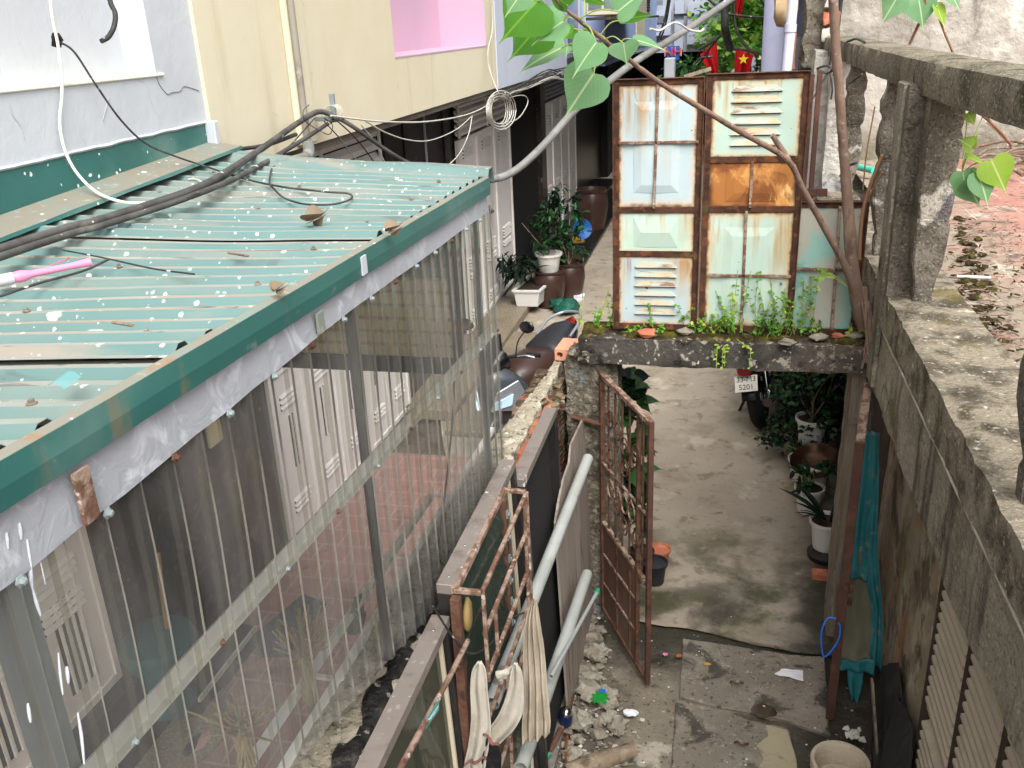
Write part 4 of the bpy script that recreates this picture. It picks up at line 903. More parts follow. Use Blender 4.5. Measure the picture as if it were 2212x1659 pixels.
# terrace behind the balustrade
m_terr = M('terracotta_terrace_tile', '#9a6f62', [('#a98475', .7, ('n', 2, .42, .66, 8)), ('#7d5348', .6, ('n', 4, .5, .68, 8)), ('#8a8070', .95, ('p', 0, 2.5, 1.6, 1.2, 2.2), ('n', 2.2, .32, .52, 8)), ('#b5a99a', .6, ('b', .4, .2, .008, 'yxz'), ('n', 3, .4, .6)), ('#b5ab9b', .75, ('n', 3, .55, .68, 8)), ('#5b5146', .8, ('n', 5, .55, .64, 10, .5)), ('#3a332a', .8, ('n', 16, .56, .64, 6))], .9, bump=[(('n', 25, .2, .8, 8), .4, .008)])
MB().grid(lambda u, v: V((lerp(1.34, 9, u), lerp(-2, 11.4, v), 2.752 + .01*noise.noise(V((u*20, v*30, 0))))), 40, 50).build('terrace_floor', m_terr, kind='structure')
m_backwall = M('streaked_back_wall', '#aaa59b', [('#7d786e', .75, ('n', 1.1, .46, .66, 10, .3)), ('#cfcbc2', .7, ('n', 2.3, .5, .66, 10, .3, (1, 1, .5))), ('#4b4740', .75, ('n', 2.6, .55, .68, 10, .4, (1.2, 1, .35))), ('#d7c7a4', .8, ('n', .35, .52, .7), ('p', 0, 3.5, 4.5)), ('#ebe7df', .8, ('v', 2.6, .35, .08)), ('#8d8679', .6, ('n', 12, .56, .68, 6)), ('#6b6350', .7, ('p', 2, 3.3, 2.8, .3, 2))], .95, spec=.1, bump=[(('n', 6, .2, .8, 10), .6, .04)])
bw = MB(); bw.boxg((1.15, 11.4, 2.3), (12, 11.6, 9), .25); bw.wob(.02, 2)
tag(bw.build('boundary_wall', m_backwall, smooth=50), 'tall stained grey concrete wall closing the terrace behind the balcony', 'wall')
m_ruin = M('coarse_broken_concrete', '#8b8577', [('#5a5549', .8, ('n', 5, .45, .64, 10, .6)), ('#a9a293', .7, ('n', 9, .52, .66, 10)), ('#2d2923', .8, ('n', 7, .56, .66, 10, .6)), ('#9b9a7d', .5, ('n', 2, .55, .7))], .95, spec=.1, bump=[(('n', 9, .2, .8, 10), 1, .05), (('n', 35, .2, .8), .7, .015)])
ru = thing('ruined_pier', 'coarse broken concrete pier with exposed bricks above the gate leaves', 'pier', (.75, 9, 3.9))
m = MB(); m.boxg((.745, 11.05, 3.80), (1.03, 11.38, 7), .07); m.wob(.05, 5); m.build('core', m_ruin, ru, smooth=50)
for k in range(5):
    z = 4.08 + k*.17 ; m = MB(); m.boxg((.93, 10.9, z), (1.05 + .03*(k % 2), 11.1, z + .13), .06); m.wob(.025, 9); m.build('brick', m_brickred if k % 2 else m_oldplaster, ru, smooth=50)
m = MB(); m.boxg((.73, 11.0, 3.74), (1.03, 11.38, 3.81), .08); m.wob(.02, 6); m.build('underside_shade', m_dark, ru, smooth=50)  # near-black slab stands in for the shade beneath the pier
# wall under the balcony
m_lowwall = M('mouldy_lower_wall', '#a09480', [('#beb09a', .8, ('n', 4, .46, .62, 10, .2, (1, 1, .8))), ('#62564a', .8, ('n', 3.4, .5, .62, 10, .2, (1, 1, .75))), ('#ad8263', .75, ('n', 2.4, .55, .65, 10, .2, (1, 1, .8))), ('#82805f', .6, ('n', 1.8, .57, .68, 8, .5, (1, 1, .4))), ('#4a4238', .6, ('n', 6, .56, .66, 10, .2, (1, 1, .8))), ('#cfc5b4', .6, ('n', 6, .64, .7, 8, .4, (1, 1, .3)))], .95, spec=.1, bump=[(('n', 6, .2, .8, 10, .5, (1, 1, .5)), .6, .03)])
lw = thing('lower_wall', 'mouldy peeling plaster wall under the balcony beside the gate', 'wall', (1.3, 4.5, 0))
m = MB(); m.boxg((1.21, 1.2, -.03), (1.5, 6.3, 2.16), .12); m.wob(.015, 3); m.build('plaster', m_lowwall, lw, smooth=50)
m = MB(); m.boxg((1.26, 6.3, -.03), (1.5, 13, 2.16), .2); m.wob(.02, 3); m.build('plaster', M('dark_brown_wall', '#3b352d', [('#5a5145', .7, ('n', 2, .5, .68, 8))], .95), lw, smooth=50)  # darker brown stretch of wall beyond the gate
q = at(2035, 1385, x=1.2); m = MB()
pw = [(2033, 1315), (2040, 1365), (2044, 1410), (2038, 1450), (2022, 1470), (2014, 1455), (2020, 1420), (2012, 1375), (2014, 1350), (2026, 1385)]
MB().prism([at(u, v, x=1.203) for u, v in pw], (-.003, 0, 0)).build('white_paint_smear', m_white, lw)
sh = thing('louvred_shutter', 'brown-grey wooden louvred shutter with dark posts set in the lower wall', 'shutter', (1.19, 3.7, 0))
m_louv = M('tan_louvre_paint', '#b8ab98', [('#988b79', .6, ('n', 4, .5, .7)), ('#c9beac', .5, ('n', 2, .5, .7))], .8)
m_darkwood = M('dark_wet_timber', '#3d342b', [('#5e5143', .7, ('n', 5, .5, .66, 8, .2, (4, 4, .5))), ('#1f1a15', .6, ('n', 8, .55, .68))], .8)
yv = [fy(2040, 1475, 1.19), fy(2092, 1545, 1.19), fy(2175, 1605, 1.19)]
yv = [4.22, 3.64, 3.08, 2.5]
for k in range(4): MB().box((1.14, yv[k] - .035, 0), (1.215, yv[k] + .035, 2.1)).build('post', m_darkwood, sh, bevel=.004)
for k in range(3):
    for j, (za_, zb_) in enumerate(((.1, .93), (.99, 2.08))):
        m = MB(); z = za_
        while z < zb_ - .04:
            m.hexa([(1.20, yv[k+1] + .04, z - .005), (1.135, yv[k+1] + .04, z), (1.135, yv[k] - .04, z), (1.20, yv[k] - .04, z - .005)], [(1.208, yv[k+1] + .04, z + .05), (1.135, yv[k+1] + .04, z + .02), (1.135, yv[k] - .04, z + .02), (1.208, yv[k] - .04, z + .05)]); z += .066; continue
            m.hexa([(1.205, yv[k+1] + .04, z), (1.15, yv[k+1] + .04, z), (1.15, yv[k] - .04, z), (1.205, yv[k] - .04, z)], [(1.205, yv[k+1] + .04, z + .045), (1.165, yv[k+1] + .04, z + .036), (1.165, yv[k] - .04, z + .036), (1.205, yv[k] - .04, z + .045)]); z += .048
        m.build('louvre_slats', m_louv, sh)
    MB().box((1.15, yv[k+1] + .036, .935), (1.21, yv[k] - .036, .985)).build('crosspiece', m_louv, sh)

# ------------------------------------------------------------------ open gate leaf on the left
def onpl(u, v, P, n):
    w_ = ray(u, v); o_ = V((0, 0, EYE)); return o_ + w_ * ((V(P) - o_).dot(n) / w_.dot(n))
hg, tp = V((-.80, 5.86, 0)), V((-.40, 5.17, 0)); dv = (tp - hg).normalized(); nv = V((dv.y, -dv.x, 0)); WL = (tp - hg).length
gl = thing('gate_leaf', 'rusty wrought iron gate leaf standing open beside the rubble heap', 'gate', tuple(hg))
def gp(s, z, off=0): return hg + dv*s + nv*off + V((0, 0, z))
def gz_(u, v): q = onpl(u, v, hg, nv); return (q - hg).dot(dv), q.z
zm0 = gz_(1297, 1150)[1]; zm1 = gz_(1392, 1275)[1]
def gb(name, a, b, w, h, mat=m_rust): m = MB(); m.bar(gp(*a), gp(*b), w, h, up=nv); m.build(name, mat, gl, bevel=.002)
gb('stile', (0, .13), (0, 2.12), .03, .035); gb('stile', (WL, .05), (WL, 2.07), .03, .035, m_brownpaint); gb('stile', (WL*.78, .12), (WL*.78, 2.07), .024, .03)
gb('top_rail', (0, 2.10), (WL, 2.06), .03, .04, m_rustlt); gb('bottom_rail', (0, .15), (WL, .07), .03, .03)
gb('middle_rail', (0, .92), (WL, .86), .03, .03, m_rustlt); gb('upper_rail', (0, 1.42), (WL, 1.38), .012, .02, m_rustlt)
for s_ in (.12, .24, .36, .48, .69): gb('bar', (s_, .92), (s_, 2.07), .013, .013)
for s_ in (.27, .50): gb('panel_rib', (s_, .12), (s_, .9), .02, .02)
for z_ in (.36, .62): gb('panel_rib', (0.02, z_ + .03), (WL*.77, z_), .02, .022, m_rustlt)
m_sheetrust = M('brown_sheet_iron', '#5b4335', [('#74594a', .7, ('n', 2.2, .45, .66, 8, 0, (1, 1, .5))), ('#3a2a20', .7, ('n', 4, .52, .68, 8, 0, (1, 1, .4))), ('#6f6a52', .5, ('n', 1.5, .55, .7))], .8)
m = MB(); m.hexa([gp(.02, .14, -.004), gp(WL*.77, .1, -.004), gp(WL*.77, .1, .0), gp(.02, .14, .0)], [gp(.02, .9, -.004), gp(WL*.77, .87, -.004), gp(WL*.77, .87, 0), gp(.02, .9, 0)]); m.build('sheet_panel', m_sheetrust, gl)
def scroll(cs, cz, r0, turns, dirn, flip):
    pts = []
    for k in range(36):
        a = k/35*turns*2*math.pi; r_ = r0*(1 - .7*k/35); pts.append(gp(cs + flip*r_*math.cos(a)*.8, cz + dirn*r_*math.sin(a), .012))
    return pts
for cs, cz, f in ((.18, 1.82, 1), (.30, 1.80, -1), (.42, 1.72, 1), (.42, 1.58, -1), (.18, 1.55, -1), (.30, 1.2, 1), (.42, 1.12, -1), (.6, 1.75, 1), (.6, 1.12, -1)):
    m = MB(); m.tube(scroll(cs, cz, .085, 1.35, 1 if f > 0 else -1, f), .006, 6); m.build('scroll', m_rust, gl, smooth=60)
for cs in (.18, .30, .42, .54):
    m = MB(); m.tube([gp(cs + .055*math.cos(k*.349), 1.29 + .07*math.sin(k*.349), .012) for k in range(19)], .006, 6, cap=False); m.build('ring', m_rustlt, gl, smooth=60)
m = MB(); m.bar((-1.02, 5.90, 1.75), (-.80, 5.86, 1.72), .05, .012); m.build('hinge_strap', m_rust, gl)
# ------------------------------------------------------------------ open gate leaf on the right, seen edge on
hr, tr_ = V((.955, 5.86, 0)), V((.815, 5.06, 0)); dr = (tr_ - hr).normalized(); nr = V((dr.y, -dr.x, 0)); WR = (tr_ - hr).length
gr = thing('gate_leaf', 'brown iron gate leaf seen edge on with a teal tarpaulin over it', 'gate', tuple(hr))
def rp(s, z, off=0): return hr + dr*s + nr*off + V((0, 0, z))
def rb(name, a, b, w, h, mat=m_brownpaint): m = MB(); m.bar(rp(*a), rp(*b), w, h, up=nr); m.build(name, mat, gr, bevel=.002)
rb('stile', (0, .1), (0, 2.14), .03, .035); rb('stile', (WR, .03), (WR, 2.06), .034, .055); rb('top_rail', (0, 2.12), (WR, 2.05), .035, .05, m_rustlt); rb('bottom_rail', (0, .12), (WR, .08), .03, .03); rb('middle_rail', (0, .95), (WR, .92), .03, .03)
for s_ in (.15, .3, .45, .6): rb('bar', (s_, .1), (s_, 2.08), .013, .013, m_rust)
for z_ in (1.02, .93): m = MB(); m.lathe([(.014, 0), (.014, .05)], rp(WR - .01, z_, -.04), 8); m.build('latch', m_rust, gr)
m_tarp = M('teal_tarpaulin', '#2a7379', [('#3d8a8d', .6, ('n', 2, .42, .66, 6, .4)), ('#1c555b', .6, ('n', 3, .52, .68)), ('#7b8a82', .6, ('n', 6, .54, .68, 8, .3)), ('#8d8a7a', .5, ('n', 14, .58, .68))], .5, trans=.15, bump=[(('n', 5, .2, .8, 8, .5, (1.5, 1.5, .3)), .6, .02)])
m_tarpmid = M('dusty_clear_plastic_sheet', '#6b6654', [('#4d4a3c', .6, ('n', 1.5, .42, .66, 6, .3, (1, 1, .5)))], .6, alpha=.85)
tarp = thing('tarpaulin', 'teal plastic tarpaulin with a dusty see-through middle draped over the brown gate leaf', 'tarp', (1.0, 5.3, 0))
def cloth(name, mat, L, Rr, nu, nv, fold, freq, par, nrm, seed=0, solid=.002, nz=.006):
    """sheet between two polylines of equal length, with folds running down it"""
    L = curve(L, 6); Rr = curve(Rr, 6); m = MB()
    def fn(u, v):
        f = v*(len(L)-1); i = min(int(f), len(L)-2); t = f - i
        a, b = L[i].lerp(L[i+1], t), Rr[i].lerp(Rr[i+1], t)
        p = a.lerp(b, u); return p + V(nrm)*(fold*math.sin(u*freq*math.pi + seed + 1.2*math.sin(v*2.2))*(.35 + .65*v) + nz*3*noise.noise(V((u*3, v*5, seed))))
    m.grid(fn, nu, nv); return m.build(name, mat, par, smooth=80, solid=solid)
T = lambda u, v, y: at(u, v, y=y)
cloth('drape', m_tarp, [T(1852, 926, 5.62), T(1838, 1050, 5.6), T(1822, 1180, 5.55), T(1812, 1240, 5.5)], [T(1900, 935, 5.62), T(1898, 1050, 5.58), T(1893, 1180, 5.5), T(1888, 1260, 5.46)], 26, 30, .02, 5, tarp, (0, -1, 0), 1)
cloth('drape', m_tarp, [T(1868, 1150, 5.5), T(1872, 1250, 5.46), T(1884, 1340, 5.4), T(1878, 1420, 5.36)], [T(1900, 1000, 5.56), T(1896, 1180, 5.47), T(1906, 1340, 5.4), T(1902, 1450, 5.34)], 12, 30, .018, 3, tarp, (0, -1, 0), 3)
cloth('clear_middle', m_tarpmid, [T(1822, 1180, 5.55), T(1815, 1280, 5.5), T(1806, 1380, 5.42), T(1804, 1428, 5.36)], [T(1876, 1180, 5.52), T(1878, 1260, 5.48), T(1886, 1380, 5.4), T(1889, 1428, 5.35)], 14, 20, .012, 3, tarp, (0, -1, 0), 2)
cloth('hem', m_tarp, [T(1803, 1425, 5.36), T(1802, 1442, 5.34)], [T(1890, 1425, 5.34), T(1888, 1458, 5.32)], 20, 6, .012, 5, tarp, (0, -1, 0), 4)
cloth('hem', m_tarp, [T(1830, 1440, 5.36), T(1832, 1480, 5.33), T(1838, 1512, 5.28)], [T(1866, 1440, 5.36), T(1864, 1480, 5.33), T(1852, 1516, 5.28)], 10, 10, .012, 3, tarp, (0, -1, 0), 5)
# blue wire loop on the latch
m = MB(); B_ = [(1806, 1336, 5.03), (1788, 1336, 5.03), (1776, 1360, 5.0), (1774, 1390, 4.98), (1780, 1418, 4.97), (1797, 1405, 4.98), (1812, 1380, 5.0), (1815, 1355, 5.02), (1811, 1345, 5.03)]
m.tube(curve([at(u, v, y=y) for u, v, y in B_], 6), .006, 8)
tag(m.build('wire', M('blue_wire_insulation', '#1e63c4', rough=.4), smooth=60), 'loop of bright blue wire hooked on the latch of the brown gate leaf', 'wire')

# ------------------------------------------------------------------ aluminium window frames leaning on the low wall
m_alubr = M('brown_grey_aluminium', '#857c75', [('#9c938c', .5, ('n', 2, .45, .68)), ('#5f574f', .6, ('n', 7, .56, .68, 8)), ('#b5aca0', .5, ('n', 24, .6, .68, 5)), ('#5c534e', .5, ('n', 5, .55, .7)), ('#e3e0da', .9, ('v', 16, .4, .03))], .45, metal=.35)
m_aludk = M('dark_aluminium_profile', '#2b2928', [('#45413e', .6, ('n', 4, .45, .68))], .4, metal=.3)
def leanframe(lab, y0, y1, ztop, xt, xb, glass, inner=True):
    t = thing('window_frame', lab, 'window frame', (xt, (y0 + y1)/2, .05))
    X_ = lambda z: lerp(xb, xt, z/ztop)
    s = .045; dp = .075
    def bx(name, a, b, z0, z1, mat, e0=0, e1=0):
        m = MB(); m.hexa([(X_(z0) - dp/2 + e0, a, z0), (X_(z0) + dp/2 - e1, a, z0), (X_(z0) + dp/2 - e1, b, z0), (X_(z0) - dp/2 + e0, b, z0)], [(X_(z1) - dp/2 + e0, a, z1), (X_(z1) + dp/2 - e1, a, z1), (X_(z1) + dp/2 - e1, b, z1), (X_(z1) - dp/2 + e0, b, z1)])
        m.build(name, mat, t, bevel=.002)
    bx('top_rail', y0, y1, ztop - s, ztop, m_alubr); bx('bottom_rail', y0 + s, y1 - s, .05, .05 + s, m_alubr)
    bx('stile', y0, y0 + s, .05, ztop - s, m_aludk); bx('stile', y1 - s, y1, .05, ztop - s, m_aludk)
    for yy in (y0 + s + .012, y1 - s - .03): bx('inner_bead', yy, yy + .018, .1, ztop - s, m_aludk if not glass else M('cream_glazing_bead', '#b5aa94', rough=.7), .02, .02)
    if glass:
        m = MB(); m.hexa([(X_(.1) - .003, y0 + s, .1), (X_(.1) + .003, y0 + s, .1), (X_(.1) + .003, y1 - s, .1), (X_(.1) - .003, y1 - s, .1)], [(X_(ztop) - .003, y0 + s, ztop - s), (X_(ztop) + .003, y0 + s, ztop - s), (X_(ztop) + .003, y1 - s, ztop - s), (X_(ztop) - .003, y1 - s, ztop - s)])
        m.build('pane', m_dullglass, t)
    else: bx('shade_panel', y0 + s, y1 - s, .1, ztop - s, m_slit, .01, .05)  # dark sheet added to stand in for the shade seen through the frame
    for yy, zz in ((y0 + .06, ztop), (y0 + .3, ztop), (y1 - .1, ztop)):
        m = MB(); m.lathe([(.006, 0), (.005, .002), (0, .003)], (X_(zz), yy, zz), 8); m.build('rivet', m_chrome, t)
    return t
m_dullglass = clear_sheet('dirty_green_glass', (.55, .60, .55, 1), .2, .3, .6, '#6f7262', .06)
fa = at(1190, 880, x=-1.0); fb = at(1104, 1028, x=-1.03); fc_ = at(950, 1262, x=-1.06); fd = at(955, 1322, x=-1.06)
leanframe('dark aluminium window frame with an empty middle, farthest along the low wall', fb.y + .01, fa.y, fa.z, -1.0, -.93, False)
leanframe('brown aluminium window frame behind the rusty grille', fc_.y, fb.y, fc_.z, -1.04, -.97, True)
leanframe('glazed aluminium window frame nearest in front of the tarred wall top', 1.35, fd.y - .02, fd.z, -1.06, -.99, True)
# ------------------------------------------------------------------ rusty security grille with glass louvres
XG = -.885
ga, gb2 = at(975, 1268, x=-1.0), at(1103, 1058, x=-1.0); gc, gd = at(1040, 1276, x=XG), at(1136, 1066, x=XG)
gri = thing('security_grille', 'rusty iron window grille with glass louvres hung with socks and a towel', 'grille', (XG, 3, 1.2))
y0, y1 = gc.y, gd.y; zt = (gc.z + gd.z)/2; zb_ = zt - 1.25
def rod(name, a, b, r_=.011, mat=None): m = MB(); m.bar(a, b, r_*2, r_*2); m.build(name, mat or m_rustlt, gri, bevel=.003)
rod('top_bar', (-1.0, y0, zt), (XG, y0, zt)); rod('top_bar', (-1.0, y1, zt), (XG, y1, zt)); rod('back_rail', (-1.0, y0, zt - .005), (-1.0, y1, zt - .005), .016)
rod('bar', (-.99, y0 - .02, zt - .02), (-.99, y0 - .02, zb_), .02, m_rust); rod('bar', (-.99, y1 - .05, zt - .02), (-.99, y1 - .05, zb_), .018, m_rust)
for k, z in enumerate((zt, zt - .2, zt - .42, zt - .62, zt - .8, zt - 1.0)): rod('rail', (XG, y0, z), (XG, y1, z - .01), .009)
for yy, za_, zb2 in ((y0 + .005, zt, zt - .44), (y0 + .17, zt - .2, zt - .44), (y1 - .06, zt, zb_), (y1, zt, zb_), (y0 + .3, zt - .62, zb_)): rod('bar', (XG + .004, yy, za_), (XG + .004, yy, zb2), .008)
m_louvglass = clear_sheet('green_louvre_glass', (.42, .52, .47, 1), .2, .18, .45, '#5d6a5f', .05)
for k in range(9):
    z = zt - .1 - k*.125; m = MB(); m.hexa([(-.985, y0 + .02, z - .05), (-.981, y0 + .02, z - .05), (-.981, y1 - .07, z - .05), (-.985, y1 - .07, z - .05)], [(-1.015, y0 + .02, z + .06), (-1.011, y0 + .02, z + .06), (-1.011, y1 - .07, z + .06), (-1.015, y1 - .07, z + .06)])
    m.build('glass_louvre', m_louvglass, gri)
    m = MB(); m.box((-.995, y1 - .065, z - .02), (-.965, y1 - .045, z + .02)); m.lathe([(.012, 0), (.012, .006)], (-.962, y1 - .055, z), 8, V((1, 0, 0))); m.build('louvre_clip', m_galv, gri)
m = MB(); m.blob(tuple(at(1010, 1330, x=-.975)), .06, 2, .15, (.3, .8, 1.4), 5); tag(m.build('work_glove', M('dull_yellow_cloth', '#8a7448', rough=.9), smooth=60), 'dull yellow glove lying behind the glass louvres of the rusty grille', 'glove')
# long flaking rod with a small green label
rdt = thing('iron_rod', 'long flaking pale rusty rod with a small green printed label hanging from it', 'rod', tuple(at(930, 1560, x=-.86)))
m = MB(); m.tube([at(1010, 1385, x=-.93), at(975, 1455, x=-.91), at(865, 1659, x=-.87), at(800, 1790, x=-.85)], .011, 8); m.build('rod', m_rustlt, rdt, smooth=60)
m_green = M('green_label', '#2f8f83', rough=.5)
lb = [at(u, v, x=-.882) for u, v in ((919, 1575), (922, 1550), (948, 1512), (947, 1534))]
lbm = MB(); lbm.prism(lb, (.002, 0, 0)); lo_ = lbm.build('paper_label', m_green, rdt)
text_mesh('lettering', 'WINDOW', m_white, .022, (lb[0] + lb[1] + lb[2] + lb[3])/4 + V((.004, 0, 0)), lb[2] - lb[1], lb[1] - lb[0], lo_, .0005)
# ------------------------------------------------------------------ plastic pipes, board, thin pipe
def pipe(lab, a, b, r_, mat=m_pvc):
    t = thing('plastic_pipe', lab, 'pipe', tuple((a + b)/2)); d = (b - a).normalized()
    m = MB(); m.lathe([(r_*.86, 0), (r_, 0), (r_, (b-a).length), (r_*.86, (b-a).length), (r_*.86, (b-a).length - .3)], a, 20, d); m.build('tube', mat, t, smooth=50); return t
pipe('long grey plastic pipe leaning high against the board and frames', at(1270, 990, x=-.84), at(1062, 1520, x=-.955), .036)
pipe('grey plastic pipe lying low along the foot of the board', at(1268, 1240, x=-.80), at(1125, 1660, x=-.84), .036)
pt_ = pipe('thin white plastic pipe with a green end cap beside the grey pipe', at(1288, 1282, x=-.74), at(1190, 1462, x=-.80), .012)
e = at(1290, 1278, x=-.74); m = MB(); m.lathe([(.017, -.02), (.018, .02), (.0, .024)], e, 10, at(1288, 1282, x=-.74) - at(1190, 1462, x=-.8)); m.build('end_cap', M('green_plastic', '#1f8f6e', rough=.4), pt_, smooth=50)
# cord stretched along the pipe
bd = thing('board', 'grey weathered fibre board with a ragged top leaning beside the gate post', 'board', (-.93, 5.2, 0))
top = [at(u, v, x=-.95) for u, v in ((1196, 1130), (1203, 1085), (1212, 1040), (1226, 1000), (1230, 960), (1244, 930), (1256, 905), (1262, 915))]
yb0, yb1 = top[0].y, top[-1].y
m = MB(); vs = [V((p.x, p.y, p.z)) for p in top]; bot = [V((-.90, lerp(yb0, yb1, k/(len(top)-1)), .03)) for k in range(len(top))]
m.prism(vs + bot[::-1], (.014, 0, 0)); m.build('sheet', M('rust_streaked_board', '#857a70', [('#9b9187', .6, ('n', 2, .45, .68, 8, 0, (1, 3, .3))), ('#5e554c', .6, ('n', 4, .52, .68, 8, 0, (1, 4, .25))), ('#6b3522', .85, ('n', 3.3, .62, .68, 6, .3, (1, 3, .5)))], .9), bd)
m = MB(); m.bar((-.895, yb1 - .03, .03), (-.935, yb1 - .03, top[-1].z - .03), .02, .03); m.build('batten', m_wood, bd)

# ------------------------------------------------------------------ laundry
m_sock = M('off_white_cotton', '#aaa397', [('#8d8474', .7, ('n', 5, .48, .68, 8)), ('#8f8472', .5, ('n', 3, .6, .7))], .95, spec=.1, bump=[(('n', 60, .3, .7), .3, .004)])
m_black = M('black_cotton', '#1b1a1c', [('#2d2c2f', .5, ('n', 20, .45, .65))], .95, spec=.1)
m_hem = M('dark_red_hem', '#6a4640', rough=.9)
def sockmesh(name, mat, pts, par, flat=.32, cap=True):
    """flattened tube through (u, v, half-width px, x)"""
    m = MB(); rings = []; y0 = 2.85; C = [(at(u, v, y=y0 - (x + .9)*.4), hw) for u, v, hw, x in pts]
    cc = curve([c for c, _ in C], 5); n_ = len(cc)
    for i, c in enumerate(cc):
        f = i/(n_-1)*(len(C)-1); k = min(int(f), len(C)-2); hw = lerp(C[k][1], C[k+1][1], f - k)
        d = (cc[min(i+1, n_-1)] - cc[max(i-1, 0)]).normalized(); r_ = hw*(c - V((0, 0, EYE))).length/FPX
        a = d.cross(V((0, 1, 0))).normalized(); b = V((0, 1, 0))
        ring = []
        for q in range(14):
            an = q*2*math.pi/14; k2 = 1 + .22*noise.noise(V((math.cos(an)*1.5, i*.3, math.sin(an)*1.5 + pts[0][0]))) + .17*math.sin(an*5 + i*.22)
            ring.append(c + a*math.cos(an)*r_*k2 + b*math.sin(an)*r_*flat*k2)
        rings.append(ring)
    m.loft(rings, cap); return m.build(name, mat, par, smooth=80)
YS = 2.85
def hang(name, mat, L, Rr, par, fold=.008, freq=3, seed=0, y=YS, nu=22, nv=34): return cloth(name, mat, [at(u, v, y=y) for u, v in L], [at(u, v, y=y) for u, v in Rr], nu, nv, fold, freq, par, (0, -1, 0), seed, .007, .003)
s1 = thing('sock', 'long off-white sock hanging straight from the grille, left of the other sock', 'sock', tuple(at(1025, 1540, y=YS)))
hang('leg', m_sock, [(1032, 1430), (1020, 1448), (1016, 1490), (1019, 1550), (1012, 1610), (1004, 1650), (1000, 1690)], [(1038, 1430), (1048, 1450), (1053, 1492), (1058, 1550), (1060, 1590), (1050, 1640), (1046, 1690)], s1, .012, 3.4, 1)
hang('hem', m_hem, [(1004, 1648), (1004, 1651)], [(1051, 1636), (1051, 1639)], s1, .012, 3.4, 1, YS - .012)
s2 = thing('sock', 'off-white sock folded over the grille with a black toe hanging to the left', 'sock', tuple(at(1090, 1540, y=YS)))
hang('leg', m_sock, [(1112, 1432), (1104, 1452), (1097, 1490), (1082, 1535), (1063, 1566), (1044, 1588)], [(1117, 1432), (1127, 1456), (1131, 1500), (1128, 1545), (1106, 1584), (1076, 1614)], s2, .012, 2.6, 2)
hang('toe', m_black, [(1044, 1586), (1034, 1620), (1028, 1660), (1022, 1710)], [(1077, 1612), (1082, 1640), (1080, 1670), (1074, 1710)], s2, .012, 2.6, 2, YS + .004)
hang('hem', m_hem, [(1045, 1585), (1044, 1588)], [(1077, 1611), (1076, 1614)], s2, .012, 2.6, 2, YS - .01)
hang('cuff', m_sock, [(1110, 1436), (1092, 1446), (1070, 1452)], [(1106, 1452), (1094, 1466), (1076, 1474)], s2, .006, 2, 4, YS + .02, 12, 14)
m_towel = M('beige_ribbed_towel', '#a89c8a', [('#c2b7a6', .6, ('n', 3, .45, .68)), ('#8a7e6c', .5, ('n', 7, .52, .7, 6, 0, (1, 1, .3)))], .98, spec=.05, bump=[(('w', 55, 1, .2, .8, 1.5), .5, .006), (('n', 90, .3, .7), .3, .003)])
tw = thing('towel', 'beige ribbed towel hanging in folds at the end of the rusty grille', 'towel', tuple(at(1160, 1450, x=-.82)))
YT = 3.22
cloth('cloth', m_towel, [at(1152, 1292, y=YT), at(1138, 1330, y=YT), at(1131, 1400, y=YT), at(1134, 1490, y=YT), at(1128, 1570, y=YT), at(1130, 1604, y=YT)],
      [at(1158, 1292, y=YT), at(1163, 1330, y=YT), at(1173, 1400, y=YT), at(1182, 1490, y=YT), at(1188, 1560, y=YT), at(1186, 1590, y=YT)], 60, 60, .016, 7, tw, (0, -1, .0), .6, .003)
# ------------------------------------------------------------------ rubble and litter
ZR = .02
grp = 'rubble stones heaped below the open gate leaf'
R3 = random.Random(11)
def inquad(u, v): return True
def rubpt():
    while True:
        v = R3.uniform(1335, 1690); lo_u = 1262 - (v - 1335)*.33; hi_u = 1290 + (v - 1335)*.20
        u = R3.uniform(max(lo_u, 1150), hi_u)
        return u, v
stm = [m_stone, M('rubble_concrete', '#8b8578', [('#6b655a', .7, ('n', 6, .46, .66)), ('#4c5030', .6, ('n', 4, .57, .68)), ('#b9b3a6', .6, ('n', 12, .56, .68))], .95, bump=[(('n', 25, .2, .8, 8), .6, .01)]), m_brickred, M('pink_tile_chip', '#a3968b', rough=.8), M('white_plaster_chip', '#c9c4ba', [('#9d978c', .6, ('n', 9, .5, .68))], .9)]
for k in range(110):
    u, v = rubpt(); r_ = R3.uniform(.02, .05) * (1.6 if k < 10 else 1); c = at(u, v, z=ZR + r_*.35)
    m = MB(); m.blob((c.x, c.y, c.z + .03*max(0, 1 - abs(c.x + .75)*4)), r_, 1 if r_ < .035 else 2, .38, (1.15, .95, .85), k + 9)
    s_ = len(m.v); o = m.build('rubble_stone', (R3.choice(stm[:2]) if r_ > .032 else R3.choice(stm[:2]*3 + stm[2:3] + stm[4:]*2)), None, smooth=25)
    tag(o, 'lump of broken masonry among the rubble between grey pipe and open rusty gate leaf', 'stone', grp)
m = MB()
for k in range(420):
    u, v = rubpt(); u += R3.uniform(-20, 60)*(v - 1300)/360; c = at(u, v, z=.005); m.c = R3.choice((0, 0, 1, 1, 0, 3, 4)); r_ = R3.uniform(.004, .016)
    m.blob((c.x, c.y, .005 + r_*.4), r_, 1, .4, (1.2, .9, .6), k)
o = m.build('gravel', stm, None, smooth=25, kind='stuff'); o['label'] = 'fine chips and grit scattered over the rubble corner'; o['category'] = 'gravel'
m = MB()
for k in range(150):
    u = R3.uniform(1400, 1960); v = R3.uniform(1330, 1690); c = at(u, v, z=.03); m.c = R3.choice((0, 1, 4, 4, 2)); r_ = R3.uniform(.002, .007)
    m.blob((c.x, c.y, .03 + r_*.4), r_, 1, .4, (1.2, .9, .5), k)
